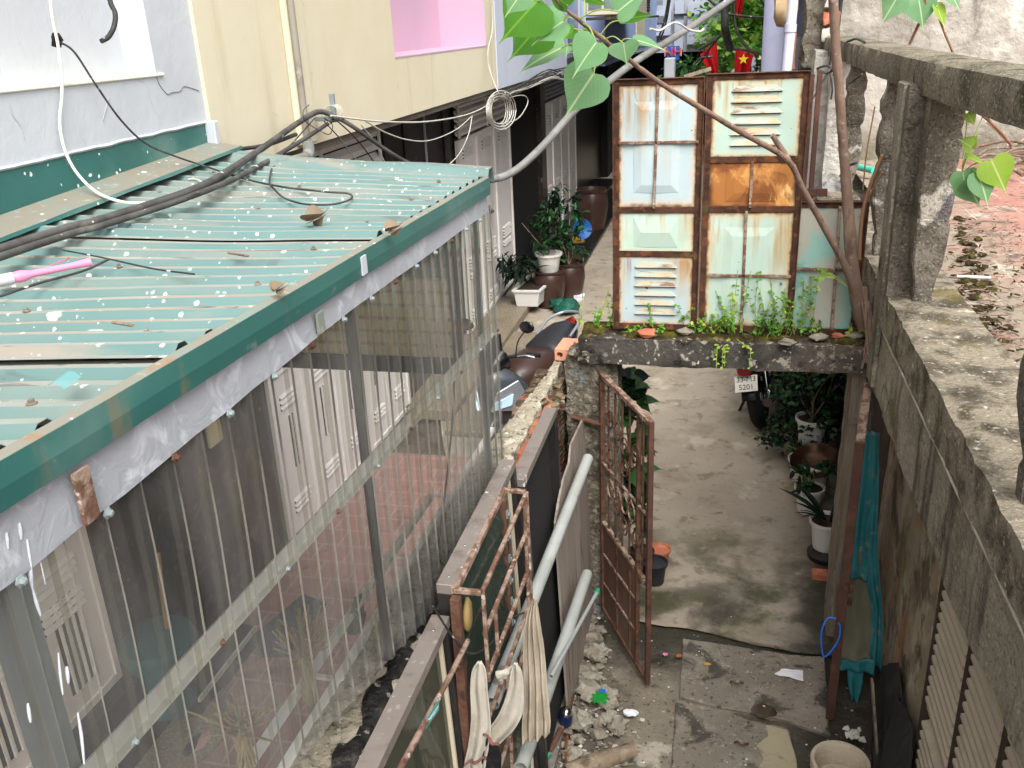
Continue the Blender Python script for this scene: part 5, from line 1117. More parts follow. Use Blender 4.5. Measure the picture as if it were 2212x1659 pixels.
o = m.build('grit', stm, None, kind='stuff'); o['label'] = 'scattered grit and crumbs on the wet yard floor'; o['category'] = 'grit'
def litter(name, lab, cat, mat, u, v, z, fn):
    c = at(u, v, z=z); m = MB(); fn(m, c); return tag(m.build(name, mat, None, smooth=40), lab, cat)
def crump(r_, sc=(1, 1, .5), sd=1, amp=.5): return lambda m, c: m.blob((c.x, c.y, c.z), r_, 2, amp, sc, sd)
m_litw = M('white_litter_paper', '#d9d7dc', [('#b5b2ba', .5, ('n', 9, .5, .68))], .8)
def flatpaper(pix, z): 
    def fn(m, c):
        P = [at(u, v, z=z) for u, v in pix]; m.grid(lambda u, v: P[0].lerp(P[1], u).lerp(P[3].lerp(P[2], u), v) + V((0, 0, .012*noise.noise(V((u*4, v*3, 2))) + .01)), 10, 6)
    return fn
litter('paper_scrap', 'white paper scrap lying by the puddle on the wet slab', 'paper', m_litw, 1705, 1460, .03, flatpaper([(1672, 1458), (1690, 1447), (1734, 1450), (1735, 1474)], .03))
litter('plaster_lump', 'white plaster crumbs beside the stone basin', 'plaster', stm[4], 1845, 1585, .05, lambda m, c: [m.blob((c.x + R3.uniform(-.05, .05), c.y + R3.uniform(-.06, .06), .05), R3.uniform(.015, .03), 1, .5, (1, 1, .6), k) for k in range(10)])
litter('paper_scrap', 'crumpled white scrap on the bare concrete right of the rubble', 'paper', m_litw, 1363, 1540, .03, crump(.04, (1.2, .8, .4), 4))
litter('plastic_scrap', 'small bright blue plastic scrap on the rubble', 'litter', M('blue_plastic', '#1d5fb8', rough=.4), 1302, 1493, .08, lambda m, c: m.boxg(c - V((.02, .035, .004)), c + V((.02, .035, .006)), .02))
litter('plastic_scrap', 'tiny red plastic scrap on the rubble', 'litter', M('red_plastic', '#b3262c', rough=.4), 1240, 1405, .07, crump(.018, (1, 1, .6), 6))
litter('plastic_scrap', 'yellow plastic scrap near the top of the rubble', 'litter', M('yellow_plastic', '#c9b92c', rough=.4), 1252, 1388, .07, crump(.014, (1, 1, .5), 8))
litter('flower', 'pink fallen blossom on the wet concrete by the gate leaf foot', 'blossom', M('pink_petal', '#d07a9c', rough=.7), 1437, 1413, .03, crump(.016, (1, 1, .4), 9))
litter('plastic_bag', 'clear crumpled plastic bag at the top of the rubble', 'bag', M('clear_bag', '#b9b4b0', rough=.3), 1236, 1350, .1, crump(.06, (1.2, 1, .5), 12))
def sprig(m, c):
    for k in range(9):
        a = k*.7; leaf(m, c, V((math.cos(a), math.sin(a), .25)), V((0, 0, 1)), .07, .5, .1, .3, OVAL)
m_plgreen = M('bright_green_plastic_leaf', '#1e8a35', rough=.4, trans=.2)
litter('plastic_plant', 'bright green plastic sprig on the rubble', 'plastic plant', m_plgreen, 1296, 1507, .1, sprig)
for k, (u, v, lab) in enumerate(((1520, 1436, 'yellow fallen leaf right of the broken slab edge'), (1462, 1420, 'orange dry leaf by the crack in the yard'), (1675, 1402, 'small brown leaf on the wet slab'))):
    c = at(u, v, z=.035); m = MB(); leaf(m, c, V((1, .4 + k, 0)), V((0, 0, 1)), .06, .8, .2, .1, OVAL); tag(m.build('dry_leaf', M('dry_leaf_%s' % 'abc'[k], ('#a98a3c', '#9c5a30', '#6b4a30')[k], rough=.8), None), lab, 'leaf')
# broken concrete post lying on the rubble
m = MB(); a, b = at(1370, 1618, z=.1), at(1225, 1670, z=.06); m.tube([a, a.lerp(b, .3), a.lerp(b, .6), b], [.05, .055, .06, .06], 12); m.wob(.012, 12)
tag(m.build('broken_post', M('mossy_concrete_post', '#7a6a58', [('#9b8d7a', .7, ('n', 6, .45, .66)), ('#4a3f33', .7, ('n', 9, .52, .66))], .95, bump=[(('n', 22, .2, .8, 8), .7, .012)]), None, smooth=50), 'broken rough concrete post lying across the bottom of the rubble', 'post')
# water meter with pipe fittings
wm = thing('water_meter', 'blue water meter with a chrome lid on short pipes in the rubble', 'water meter', tuple(at(1222, 1560, z=.1)))
c = at(1222, 1545, z=.16)
m = MB(); m.lathe([(.03, -.10), (.045, -.07), (.047, 0), (.04, .03), (.0, .03)], c, 18, V((.1, -.2, 1))); m.build('body', M('dark_blue_enamel', '#16244a', rough=.35), wm, smooth=50)
m = MB(); m.lathe([(.042, .028), (.04, .045), (.02, .062), (0, .066)], c, 18, V((.1, -.2, 1))); m.build('lid', m_chrome, wm, smooth=50)
for a, b, r_, mt in (((1212, 1575), (1188, 1625), .02, m_rust), ((1186, 1628), (1172, 1645), .024, M('green_pipe_fitting', '#1c7f63', rough=.4)), ((1170, 1646), (1150, 1690), .018, m_pvc), ((1228, 1540), (1236, 1500), .018, m_rust)):
    m = MB(); m.tube([at(*a, z=.11), at(*b, z=.09)], r_, 12); m.build('pipe_fitting', mt, wm, smooth=50)
m = MB(); m.tube(curve([at(1226, 1590, z=.1), at(1222, 1620, z=.08), at(1224, 1659, z=.06), at(1222, 1720, z=.05)], 5), .008, 8); m.build('copper_tube', M('copper_tube', '#8a4a2e', rough=.5, metal=.4), wm, smooth=60)
# stone basin
bs = at(1815, 1648, z=.2); m = MB(); m.lathe([(.0, .0), (.13, .0), (.155, .03), (.175, .2), (.17, .215), (.15, .215), (.14, .2), (.125, .07), (0, .06)], (bs.x, bs.y, 0), 40); m.wob(.003, 8)
tag(m.build('stone_basin', M('cream_stone', '#b5a893', [('#9a8c76', .6, ('n', 4, .46, .68)), ('#c9bfae', .5, ('n', 30, .52, .68)), ('#5e5343', .6, ('n', 6, .6, .7))], .9, bump=[(('n', 50, .3, .7), .3, .004)]), None, smooth=40), 'round cream stone basin standing on the yard floor by the mouldy wall', 'basin')
# felt sheet and boards leaning at the mouldy wall
m_felt = M('black_roofing_felt', '#2b2a2a', [('#45433f', .7, ('n', 5, .46, .66, 8)), ('#1a1918', .6, ('n', 9, .52, .68))], .95, bump=[(('n', 60, .3, .7), .4, .004)])
fe = thing('roofing_felt', 'folded sheet of black roofing felt slumped against the mouldy wall', 'felt sheet', tuple(at(1930, 1560, x=1.12)))
cloth('sheet', m_felt, [at(1902, 1440, x=1.16), at(1888, 1520, x=1.12), at(1885, 1590, x=1.06), at(1880, 1700, x=1.0)], [at(1938, 1430, x=1.18), at(1950, 1530, x=1.15), at(1958, 1600, x=1.12), at(1960, 1700, x=1.06)], 20, 24, .02, 3, fe, (-1, 0, .2), 2, .006)
cloth('sheet', m_felt, [at(1936, 1500, x=1.14), at(1905, 1600, x=1.06), at(1890, 1720, x=1.0)], [at(1955, 1525, x=1.16), at(1968, 1600, x=1.1), at(1940, 1720, x=1.02)], 14, 16, .015, 2, fe, (-1, 0, .2), 4, .008)
m = MB(); m.bar(at(1872, 1480, x=1.12), at(1960, 1500, x=1.14), .02, .02); 
pl = MB(); pl.bar(at(1884, 1470, z=.5), at(1895, 1640, z=.03), .1, .015, up=V((1, 0, .2))); tag(pl.build('plank', m_wood, None, bevel=.003), 'grey plank propped behind the felt sheet', 'plank')
# ------------------------------------------------------------------ two-wheelers (local axes: x forward, y left, z up)
m_scblack = M('gloss_black_plastic', '#131416', rough=.25, spec=.5, coat=.3)
m_scdark = M('matt_black_plastic', '#1d1e20', [('#3a3937', .4, ('n', 3, .5, .7))], .55)
m_scgrey = M('dark_grey_paint', '#3f444a', rough=.28, coat=.4)
m_silver = M('silver_paint', '#9a9ea4', rough=.3, metal=.5)
m_seatbr = M('brown_leather_seat', '#3f2c26', [('#523b33', .5, ('n', 1.8, .4, .7))], .33, spec=.5)
m_seatbk = M('black_vinyl_seat', '#26272a', rough=.5)
m_lens = M('headlight_lens', '#b9d4e6', rough=.05, spec=.7)
m_redlens = M('red_tail_lens', '#6e0f10', rough=.15, spec=.6)
m_white2 = M('white_plastic', '#c9c9c4', rough=.4)
def sect(x, w, z0, z1, n=14, p=2.6, top=1.0):
    """rounded cross-section ring at x: half width w between z0 and z1, narrowed on top"""
    o = []
    for k in range(n):
        a = k*2*math.pi/n; c, s = math.cos(a), math.sin(a)
        yy = math.copysign(abs(c)**(2/p), c)*w; t = math.copysign(abs(s)**(2/p), s)
        if t > 0: yy *= lerp(1, top, t)
        o.append(V((x, yy, (z0+z1)/2 + t*(z1-z0)/2)))
    return o
def wheel(root, x, r, w, front):
    wh = MB(); wh.lathe([(r*.72, -w*.4), (r*.9, -w*.5), (r*.98, -w*.3), (r, 0), (r*.98, w*.3), (r*.9, w*.5), (r*.72, w*.4), (r*.72, -w*.4)], (x, 0, r), 28, V((0, 1, 0))); ob = wh.build('wheel', m_rubber, root, smooth=50)
    m = MB(); m.lathe([(r*.73, -w*.35), (r*.66, -w*.1), (r*.66, w*.1), (r*.73, w*.35)], (x, 0, r), 28, V((0, 1, 0)))
    for k in range(5):
        a = k*1.2566; m.bar((x, 0, r), (x + math.cos(a)*r*.68, 0, r + math.sin(a)*r*.68), .03, .025, up=V((0, 1, 0)))
    m.lathe([(.0, -.04), (.04, -.04), (.04, .04), (0, .04)], (x, 0, r), 12, V((0, 1, 0))); m.build('rim', m_silver, ob, smooth=40)
def scooter():
    r = thing('scooter', 'black and silver scooter with a brown saddle parked behind the low wall', 'scooter', (0, 0, 0))
    wheel(r, .66, .255, .11, True); wheel(r, -.62, .255, .12, False)
    m = MB(); m.loft([sect(-.28, .16, .68, .78), sect(-.22, .19, .58, .85), sect(0, .205, .56, .86), sect(.2, .19, .48, .85), sect(.34, .15, .42, .82), sect(.42, .08, .48, .74)]); m.build('saddle', m_seatbr, r, smooth=70)
    m = MB(); m.loft([sect(-.85, .06, .86, .93), sect(-.75, .12, .80, .94), sect(-.55, .165, .74, .92), sect(-.3, .18, .68, .88), sect(-.24, .16, .68, .84)]); m.build('rear_saddle', m_seatbk, r, smooth=70)
    m = MB(); m.loft([sect(-1.0, .03, .82, .92), sect(-.9, .10, .74, .90), sect(-.6, .17, .56, .82), sect(-.2, .18, .42, .70), sect(.15, .17, .32, .60), sect(.3, .15, .28, .5)]); m.build('tail_body', m_scblack, r, smooth=60)
    m = MB(); m.loft([sect(-1.02, .02, .86, .93), sect(-.96, .07, .84, .92), sect(-.9, .09, .80, .9)]); m.build('tail_light', m_redlens, r, smooth=60)
    m = MB(); m.tube(curve([(-.55, .17, .86), (-.8, .17, .94), (-.97, .1, .97), (-1.0, 0, .98), (-.97, -.1, .97), (-.8, -.17, .94), (-.55, -.17, .86)], 6), .014, 8); m.build('grab_rail', m_silver, r, smooth=60)
    for s in (1, -1):
        m = MB(); m.prism([V((-.9, s*.13, .80)), V((-.55, s*.185, .66)), V((-.15, s*.195, .55)), V((-.2, s*.195, .50)), V((-.62, s*.18, .57)), V((-.92, s*.12, .74))], (0, s*.012, 0)); m.build('side_stripe', m_silver, r, bevel=.004)
    m = MB(); m.loft([sect(-.1, .15, .24, .34), sect(.25, .17, .24, .33), sect(.5, .17, .25, .34)]); m.build('footboard', m_scdark, r, smooth=50)
    m = MB(); m.loft([sect(.42, .22, .26, .78, p=3.2), sect(.52, .225, .24, .86, p=3), sect(.62, .19, .34, .92, p=2.6), sect(.74, .11, .5, .90), sect(.82, .05, .58, .8)]); m.build('front_shield', m_scgrey, r, smooth=60)
    for s in (1, -1):
        m = MB(); m.prism([V((.60, s*.2, .80)), V((.80, s*.09, .74)), V((.86, s*.045, .60)), V((.66, s*.19, .55)), V((.54, s*.23, .66))], (.012, s*.014, 0)); m.build('side_wing', m_silver, r, bevel=.005)
        m = MB(); m.prism([V((.67, s*.175, .70)), V((.83, s*.075, .66)), V((.86, s*.05, .59)), V((.70, s*.165, .61))], (.022, s*.022, .004)); m.build('headlight', m_lens, r, bevel=.004)
    m = MB(); m.loft([sect(.50, .10, .84, .96), sect(.58, .12, .86, 1.06), sect(.68, .09, .86, 1.0), sect(.76, .03, .86, .92)]); m.build('handlebar_cowl', m_scblack, r, smooth=60)
    m = MB(); m.prism([V((.60, -.09, 1.0)), V((.60, .09, 1.0)), V((.53, .05, 1.16)), V((.53, -.05, 1.16))], (.01, 0, .004)); m.build('wind_visor', m_scblack, r)
    m = MB(); m.tube(curve([(.44, .34, .97), (.52, .2, .98), (.58, 0, .97), (.52, -.2, .98), (.44, -.34, .97)], 6), .014, 10); m.build('handlebar', m_scdark, r, smooth=60)
    for s in (1, -1):
        m = MB(); m.lathe([(.019, 0), (.02, .02), (.018, .1), (.021, .12), (0, .121)], (.475, s*.24, .978), 12, V((-.32, s*.95, -.05))); m.build('grip', m_rubber, r, smooth=50)
        m = MB(); m.tube(curve([(.54, s*.19, .98), (.53, s*.26, .99), (.50, s*.33, .97)], 5), .007, 6); m.build('brake_lever', m_silver, r, smooth=60)
        m = MB(); m.tube(curve([(.53, s*.17, .99), (.52, s*.20, 1.1), (.50, s*.26, 1.18)], 5), .006, 6); m.blob((.50, s*.29, 1.22), .07, 2, .05, (.25, 1.0, .75), 3); m.build('mirror', m_scblack, r, smooth=60)
    m = MB(); m.loft([sect(.38, .02, .40, .46), sect(.5, .075, .47, .54), sect(.68, .08, .51, .56), sect(.86, .06, .44, .5), sect(.95, .03, .33, .38)]); m.build('front_mudguard', m_scgrey, r, smooth=60)
    for s in (1, -1): m = MB(); m.tube([(.66, s*.075, .255), (.58, s*.07, .62)], .02, 10); m.build('fork', m_scdark, r, smooth=50)
    m = MB(); m.tube(curve([(-.1, -.17, .26), (-.4, -.19, .28), (-.6, -.2, .34), (-.92, -.2, .44)], 5), [.03]*6 + [.05]*6 + [.055]*4, 14); m.build('exhaust', m_silver, r, smooth=60)
    m = MB(); m.loft([sect(-.75, .11, .2, .36), sect(-.4, .13, .16, .44), sect(0, .12, .18, .4)]); m.build('engine', m_scdark, r, smooth=50)
    return r
sc = scooter(); sc.location = (-1.94, 8.93, .04); sc.scale = (1.06, 1.25, 1.25); sc.rotation_euler = (R(5), 0, math.atan2(-.95, -.31))
def motorbike():
    r = thing('motorbike', 'old dark motorbike with a white number plate parked facing away by the plants', 'motorbike', (0, 0, 0))
    wheel(r, .62, .29, .075, True); wheel(r, -.6, .29, .08, False)
    m = MB(); pr_ = []
    for k in range(9):
        a = lerp(R(165), R(20), k/8); pr_.append((math.cos(a)*.33, math.sin(a)*.33))
    m.loft([[V((-.6 + x*1.0 + 0, y, .29 + z + (.012 if abs(y) < .03 else 0))) for y in (-.06, -.03, 0, .03, .06)] + [V((-.6 + x*.96, y, .29 + z*.96)) for y in (.055, 0, -.055)] for x, z in pr_]); m.build('rear_mudguard', m_scblack, r, smooth=60)
    m = MB(); m.loft([sect(-.80, .05, .72, .78), sect(-.6, .11, .66, .80), sect(-.2, .12, .62, .78), sect(.1, .1, .6, .76)]); m.build('seat', m_seatbk, r, smooth=60)
    m = MB(); m.loft([sect(-.86, .03, .62, .70), sect(-.7, .10, .5, .68), sect(-.3, .13, .42, .66), sect(.1, .1, .4, .6), sect(.3, .06, .4, .58)]); m.build('body', M('maroon_paint', '#3a1214', rough=.3, coat=.4), r, smooth=60)
    m = MB(); m.loft([sect(-.90, .06, .60, .68), sect(-.84, .08, .59, .70), sect(-.78, .07, .60, .7)]); m.build('tail_light', m_redlens, r, smooth=50)
    m = MB(); m.loft([sect(.2, .2, .3, .72, p=3), sect(.32, .2, .3, .8), sect(.44, .1, .4, .84)]); m.build('leg_shield', m_white2, r, smooth=60)
    m = MB(); m.loft([sect(.42, .09, .86, .98), sect(.52, .1, .86, 1.02), sect(.62, .06, .88, .98)]); m.build('headlight', m_scdark, r, smooth=60)
    m = MB(); m.tube(curve([(.30, .33, .96), (.42, .15, 1.0), (.46, 0, .98), (.42, -.15, 1.0), (.30, -.33, .96)], 6), .013, 8); m.build('handlebar', m_chrome, r, smooth=60)
    for s in (1, -1):
        m = MB(); m.tube([(.62, s*.06, .29), (.46, s*.06, .9)], .018, 8); m.build('fork', m_silver, r, smooth=50)
        m = MB(); m.bar((-.62, s*.075, .29), (-.05, s*.085, .33), .025, .04); m.build('swing_arm', m_silver, r, bevel=.004)
        m = MB(); m.lathe([(.028, 0), (.03, .02), (.03, .2), (.022, .24)], (-.62, s*.105, .3), 12, V((.14, 0, 1))); m.build('shock_absorber', M('dull_brown_metal', '#7b6a5f', rough=.5, metal=.4) if s > 0 else m_chrome, r, smooth=50)
        m = MB(); m.lathe([(.018, 0), (.02, .09), (0, .1)], (-.22, s*.13, .31), 10, V((-.1, s, 0))); m.build('foot_peg', m_rubber, r, smooth=50)
    m = MB(); m.bar((-.2, .1, .32), (-.32, .30, .0), .022, .022); m.bar((-.32, .30, .005), (-.26, .36, .005), .03, .01); m.build('side_stand', m_scdark, r, bevel=.003)
    m = MB(); m.tube(curve([(.05, -.12, .26), (-.3, -.14, .26), (-.5, -.15, .29), (-.95, -.16, .36)], 5), [.022]*6 + [.04]*6 + [.042]*4, 14); m.build('exhaust', m_chrome, r, smooth=60)
    m = MB(); m.loft([sect(-.2, .1, .2, .4), sect(.1, .12, .18, .42), sect(.25, .09, .22, .36)]); m.build('engine', m_scdark, r, smooth=50)
    m = MB(); m.loft([sect(-.5, .14, .4, .62), sect(-.3, .16, .4, .64), sect(-.1, .14, .42, .6)]); m.build('side_panel', m_white2, r, smooth=60)
    P0 = V((-.90, 0, .53)); nrm = V((-.82, 0, .57)); ux = V((0, -1, 0)); uy = V((.57, 0, .82))
    m = MB(); hw, hh = .098, .072
    m.prism([P0 - ux*hw - uy*hh, P0 + ux*hw - uy*hh, P0 + ux*hw + uy*hh, P0 - ux*hw + uy*hh], nrm*.003); pt = m.build('number_plate', M('number_plate_white', '#d6d2c8', [('#b3ada0', .5, ('n', 9, .52, .68))], .5), r)
    m_ink = M('plate_black_ink', '#141414', rough=.6)
    for s_, dz in (('33-M3', .036), ('5201', -.034)): text_mesh('plate_lettering', s_, m_ink, .066, P0 + nrm*.0045 + uy*dz, ux, uy, pt, .0006)
    return r
mb = motorbike(); mb.location = (.66, 10.45, .035); mb.scale = (1.25,)*3; mb.rotation_euler = (R(-13), 0, math.atan2(.98, .20))
_ = mb
# ------------------------------------------------------------------ foliage helpers
def greens(name, a, b, c, rough=.45, trans=.25): return M(name, a, [(b, .7, ('n', 5, .4, .65)), (c, .6, ('n', 14, .52, .7)), ('#9fb48a', .0, ('n', 3, .5, .6))], rough, trans=trans)
m_lfdark = greens('dark_green_foliage', '#112417', '#0b190f', '#1d3319', .65)
m_lfmid = greens('mid_green_foliage', '#2b5527', '#1b3d1b', '#4a7a2f')
m_lfbright = greens('fresh_green_foliage', '#5d9434', '#3f7426', '#8fbc45', trans=.35)
m_lfyellow = greens('yellow_green_foliage', '#a4b53f', '#7f9c34', '#cfc95e', trans=.35)
m_fig = M('fig_leaf', '#6c9666', [('#598658', .6, ('n', 2.2, .4, .66)), ('#7da074', .5, ('n', 5, .5, .7)), ('#8a8a4a', .6, ('n', 7, .66, .72, 8)), ('#b9cc98', .8, ('u',))], .38, spec=.45, trans=.28)
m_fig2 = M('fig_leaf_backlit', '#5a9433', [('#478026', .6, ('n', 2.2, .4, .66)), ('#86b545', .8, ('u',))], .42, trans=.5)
m_fig3 = M('fig_leaf_backlit_yellow', '#86ad35', [('#a8c455', .6, ('n', 2.2, .4, .66)), ('#d6dc96', .8, ('u',))], .42, trans=.45)  # this and the backlit copy put light through the leaf into the colour
m_bark = M('smooth_brown_bark', '#7a6355', [('#927b6c', .6, ('n', 3, .42, .66, 8, .3, (3, 3, .6))), ('#57443a', .7, ('n', 8, .54, .66, 8, 0, (2, 2, .5))), ('#a8998a', .6, ('n', 22, .6, .68))], .8, bump=[(('n', 30, .25, .75, 8, 0, (1, 1, .5)), .7, .008)])
m_twig = M('orange_twig', '#8f6a50', [('#a98465', .5, ('n', 5, .5, .7))], .8)
m_stem = M('green_stem', '#8a9c4e', [('#b5b878', .5, ('n', 5, .5, .7))], .6)
def bush(mb, c, rx_, ry, rz, n, L, shape=OVAL, W=.9, seed=0, droop=.3, mats=1):
    q = random.Random(seed)
    clumps = [V((q.gauss(0, .45)*rx_, q.gauss(0, .45)*ry, q.uniform(-.8, .8)*rz)) for _ in range(max(5, n//40))]
    for k in range(n):
        o = q.choice(clumps); p = V(c) + o + V((q.gauss(0, .22)*rx_, q.gauss(0, .22)*ry, q.gauss(0, .18)*rz))
        d = V((q.gauss(0, 1) + o.x, q.gauss(0, 1) + o.y, q.gauss(-.1, .7))); l = L*q.uniform(.6, 1.25)
        mb.c = q.randrange(mats); leaf(mb, p, d, V((q.gauss(0, .4), q.gauss(0, .4), 1)), l, W, .15, droop, shape)
def stems(par, c, tips, r_=.006, mat=None):
    m = MB()
    for t_ in tips: m.tube(curve([V(c), V(c).lerp(V(t_), .5) + V((rnd.gauss(0, .03), rnd.gauss(0, .03), 0)), V(t_)], 4), r_, 6)
    return m.build('stem', mat or m_bark, par, smooth=60)
def potprof(r, h): return [(0, 0), (r*.72, 0), (r*.76, h*.06), (r*.9, h*.75), (r*.97, h*.86), (r*1.06, h*.88), (r*1.08, h), (r*.98, h), (r*.93, h*.9), (0, h*.88)]
def pot(par, name, c, r, h, mat, prof=None): m = MB(); m.lathe(prof or potprof(r, h), c, 28); return m.build(name, mat, par, smooth=45)
def soil(par, c, r): m = MB(); m.lathe([(r, 0), (r*.6, .012), (0, .016)], c, 20); return m.build('soil', m_soil, par, smooth=50)
# ------------------------------------------------------------------ pots in the alley on the right
def ppot(lab, u, v, r, h, zb, kind, mat=m_potwhite, seed=0, name='potted_plant'):
    b = at(u, v, z=zb); c = V((b.x + .02, b.y + r, zb))
    t = thing(name, lab, 'potted plant', tuple(c))
    if zb > .15: _s = MB(); _s.box((c.x - .12, c.y - .1, .03), (c.x + .12, c.y + .1, zb)); _s.build('stand', m_brickred, t, bevel=.006)
    pot(t, 'pot', c, r, h, mat); soil(t, c + V((0, 0, h*.9)), r*.92); top = c + V((0, 0, h*.95)); m = MB()
    if kind == 'blade':
        q = random.Random(seed)
        for k in range(14):
            a = q.uniform(0, 6.28); leaf(m, top + V((math.cos(a)*.02, math.sin(a)*.02, 0)), V((math.cos(a)*.6 - .2, math.sin(a)*.6, q.uniform(.5, 1.2))), V((-math.cos(a), -math.sin(a), .6)), q.uniform(.28, .5), .16, .3, .35, OVAL)
        m.build('leaves', m_lfdark, t)
    elif kind == 'bush':
        bush(m, top + V((.04, .05, .55)), .32, .3, .34, 900, .055, seed=seed, mats=2); m.build('leaves', [m_lfdark, m_lfmid], t); stems(t, top, [top + V((rnd.gauss(0, .12), rnd.gauss(0, .1), rnd.uniform(.3, .6))) for _ in range(8)])
    elif kind == 'low':
        bush(m, top + V((.02, .03, .14)), .17, .17, .11, 90, .10, seed=seed, W=.5, mats=2); m.build('leaves', [m_lfdark, m_lfmid], t); stems(t, top, [top + V((rnd.gauss(0, .08), rnd.gauss(0, .08), .15)) for _ in range(5)], .004, m_stem)
    return t
ppot('white embossed flower pot with a spiky plant, nearest to the grey post', 1780, 1200, .14, .27, .14, 'blade', seed=2)
m = MB(); b = at(1780, 1215, z=.07); m.lathe([(.15, 0), (.16, .05), (.12, .07), (.1, .12), (0, .12)], (b.x + .03, b.y + .15, .03), 20); tag(m.build('pot_stand', M('black_basin', '#24211f', rough=.6), None, smooth=50), 'black basin upturned under the embossed white flower pot', 'basin')
b = at(1782, 1252, z=.05); m = MB(); m.box((b.x - .1, b.y, .03), (b.x + .12, b.y + .1, .09)); tag(m.build('brick', m_brickred, None, bevel=.004), 'red brick on the alley floor in front of the black basin', 'brick')
ppot('round white pot with a leafy low plant, behind the embossed pot', 1742, 1118, .13, .26, .03, 'low', seed=5)
ppot('white flared pot hidden under dark leaves beside the copper pan', 1730, 1050, .14, .24, .1, 'low', seed=8)
ppot('white vase shaped pot under the big dark shrub', 1748, 975, .15, .3, .42, 'bush', seed=3)
ppot('white pot with a tall dark leafy shrub against the end wall', 1800, 960, .16, .3, .03, 'bush', seed=13)
ppot('dark leafy shrub in a low pot beside the motorbike wheel', 1715, 930, .14, .25, .03, 'bush', M('brown_pot', '#3a2a22', rough=.6), 17)
sh_ = thing('shrub', 'tall dark shrub crowding the alley corner under the gate beam', 'shrub', (1.05, 9.4, .03)); m = MB()
bush(m, (1.05, 9.3, 1.05), .42, .7, .5, 2600, .058, seed=23, mats=2); [bush(m, tuple(at(u, v, y=yy)), .24, .2, .2, 420, .055, seed=u, mats=2) for u, v, yy in ((1725, 838, 9.0), (1765, 835, 9.0), (1805, 850, 8.8), (1712, 880, 8.9), (1752, 880, 8.7), (1795, 895, 8.5), (1705, 925, 8.9), (1770, 925, 8.5))]; m.build('leaves', [m_lfdark, m_lfmid], sh_); stems(sh_, (1.08, 9.4, .03), [V((1.0 + rnd.gauss(0, .2), 9.3 + rnd.gauss(0, .3), rnd.uniform(.8, 1.4))) for _ in range(10)], .01)
cp = at(1762, 1010, z=.38); m = MB(); m.lathe([(0, .0), (.13, .005), (.19, .05), (.215, .10), (.225, .105), (.215, .09), (.18, .045), (.12, .012), (0, .01)], tuple(cp), 36, V((-.2, -.35, 1)))
tag(m.build('copper_pan', M('tarnished_copper', '#4a3225', [('#2b1c15', .7, ('n', 6, .45, .66)), ('#8f6a4e', .35, ('n', 3, .58, .7))], .35, metal=.6), None, smooth=50), 'tarnished round copper pan tilted on the white pots under the dark shrub', 'pan')
m = MB(); m.lathe([(.09, .0), (.11, .1), (.11, .38), (0, .38)], (cp.x, cp.y + .03, .0), 20); tag(m.build('flower_pot', m_potwhite, None, smooth=50), 'plain white pot carrying the tilted copper pan', 'pot')
# climber behind the open gate leaf on the post
iv = thing('climbing_plant', 'dark leafy climber trailing from the gate post behind the rusty leaf', 'climber', (-.55, 6.4, .03)); m = MB()
for k, (u, v, r_) in enumerate(((1345, 800, .16), (1352, 850, .18), (1350, 900, .1), (1345, 1010, .14), (1365, 1050, .16), (1360, 1110, .13), (1380, 960, .09))):
    c = at(u, v, y=6.38); bush(m, tuple(c), r_, .12, r_, 46, .12, seed=31 + k, W=.8, mats=2, shape=HEART)
m.build('leaves', [m_lfmid, m_lfdark], iv); stems(iv, (-.55, 6.4, .03), [at(1345, 800, y=6.38), at(1365, 1050, y=6.38), at(1352, 900, y=6.38)], .008)
cr = thing('flower_pot', 'clutter of small dark pots behind the rusty gate leaf', 'pot', (-.5, 6.6, .03))
for dx, dy, r_, h, mt in ((0, 0, .1, .2, m_scdark), (.02, .24, .09, .18, m_brickred), (-.12, .12, .1, .22, m_soil)): pot(cr, 'pot', V((-.45 + dx, 6.45 + dy, .03)), r_, h, mt)
# ------------------------------------------------------------------ things by the grey shutter, further up the alley
m_jar = M('brown_glazed_jar', '#3a2620', [('#50382f', .6, ('n', 3, .45, .68)), ('#8a6a4a', .6, ('v', 9, .3, .06))], .35, spec=.5)
def jarprof(r, h): return [(0, 0), (r*.72, 0), (r*.85, h*.25), (r, h*.6), (r*.96, h*.82), (r*.86, h*.92), (r*.95, h*.96), (r*.95, h), (r*.85, h), (r*.8, h*.93), (0, h*.9)]
def jar(lab, u, v, r, h, extra=None, seed=0):
    b = at(u, v, z=.04); c = V((b.x, b.y + r*.8, .03)); t = thing('glazed_jar', lab, 'jar', tuple(c)); pot(t, 'body', c, r, h, m_jar, jarprof(r, h)); soil(t, c + V((0, 0, h*.91)), r*.8); return t, c + V((0, 0, h))
j1, t1 = jar('tall brown glazed jar holding a white planter, nearer of the two', 1183, 668, .27, .62)
j2, t2 = jar('brown glazed jar with a round relief pattern and a leafy plant, farther of the two', 1226, 650, .27, .62)
for k in range(7):
    a = k*.9; m = MB(); q = t2 + V((math.cos(a)*.055*(k > 0) - .16, math.sin(a)*0 - .2, -.25 + math.sin(a)*.06*(k > 0))); m.blob(tuple(q), .03, 1, .05, (1, .5, 1)); m.build('relief_disc', M('ochre_relief', '#8a6a48', rough=.5), j2, smooth=60)
wp = thing('planter', 'white fluted planter with dark leaves standing on the nearer brown jar', 'planter', tuple(t1)); pot(wp, 'pot', t1 + V((0, 0, -.02)), .21, .3, m_potwhite); m = MB(); bush(m, tuple(t1 + V((0, 0, .68))), .26, .26, .36, 420, .12, seed=41, W=.45, mats=2); m.build('leaves', [m_lfdark, m_lfmid], wp); stems(wp, t1 + V((0, 0, .25)), [t1 + V((rnd.gauss(0, .2), rnd.gauss(0, .2), rnd.uniform(.6, 1.1))) for _ in range(7)])
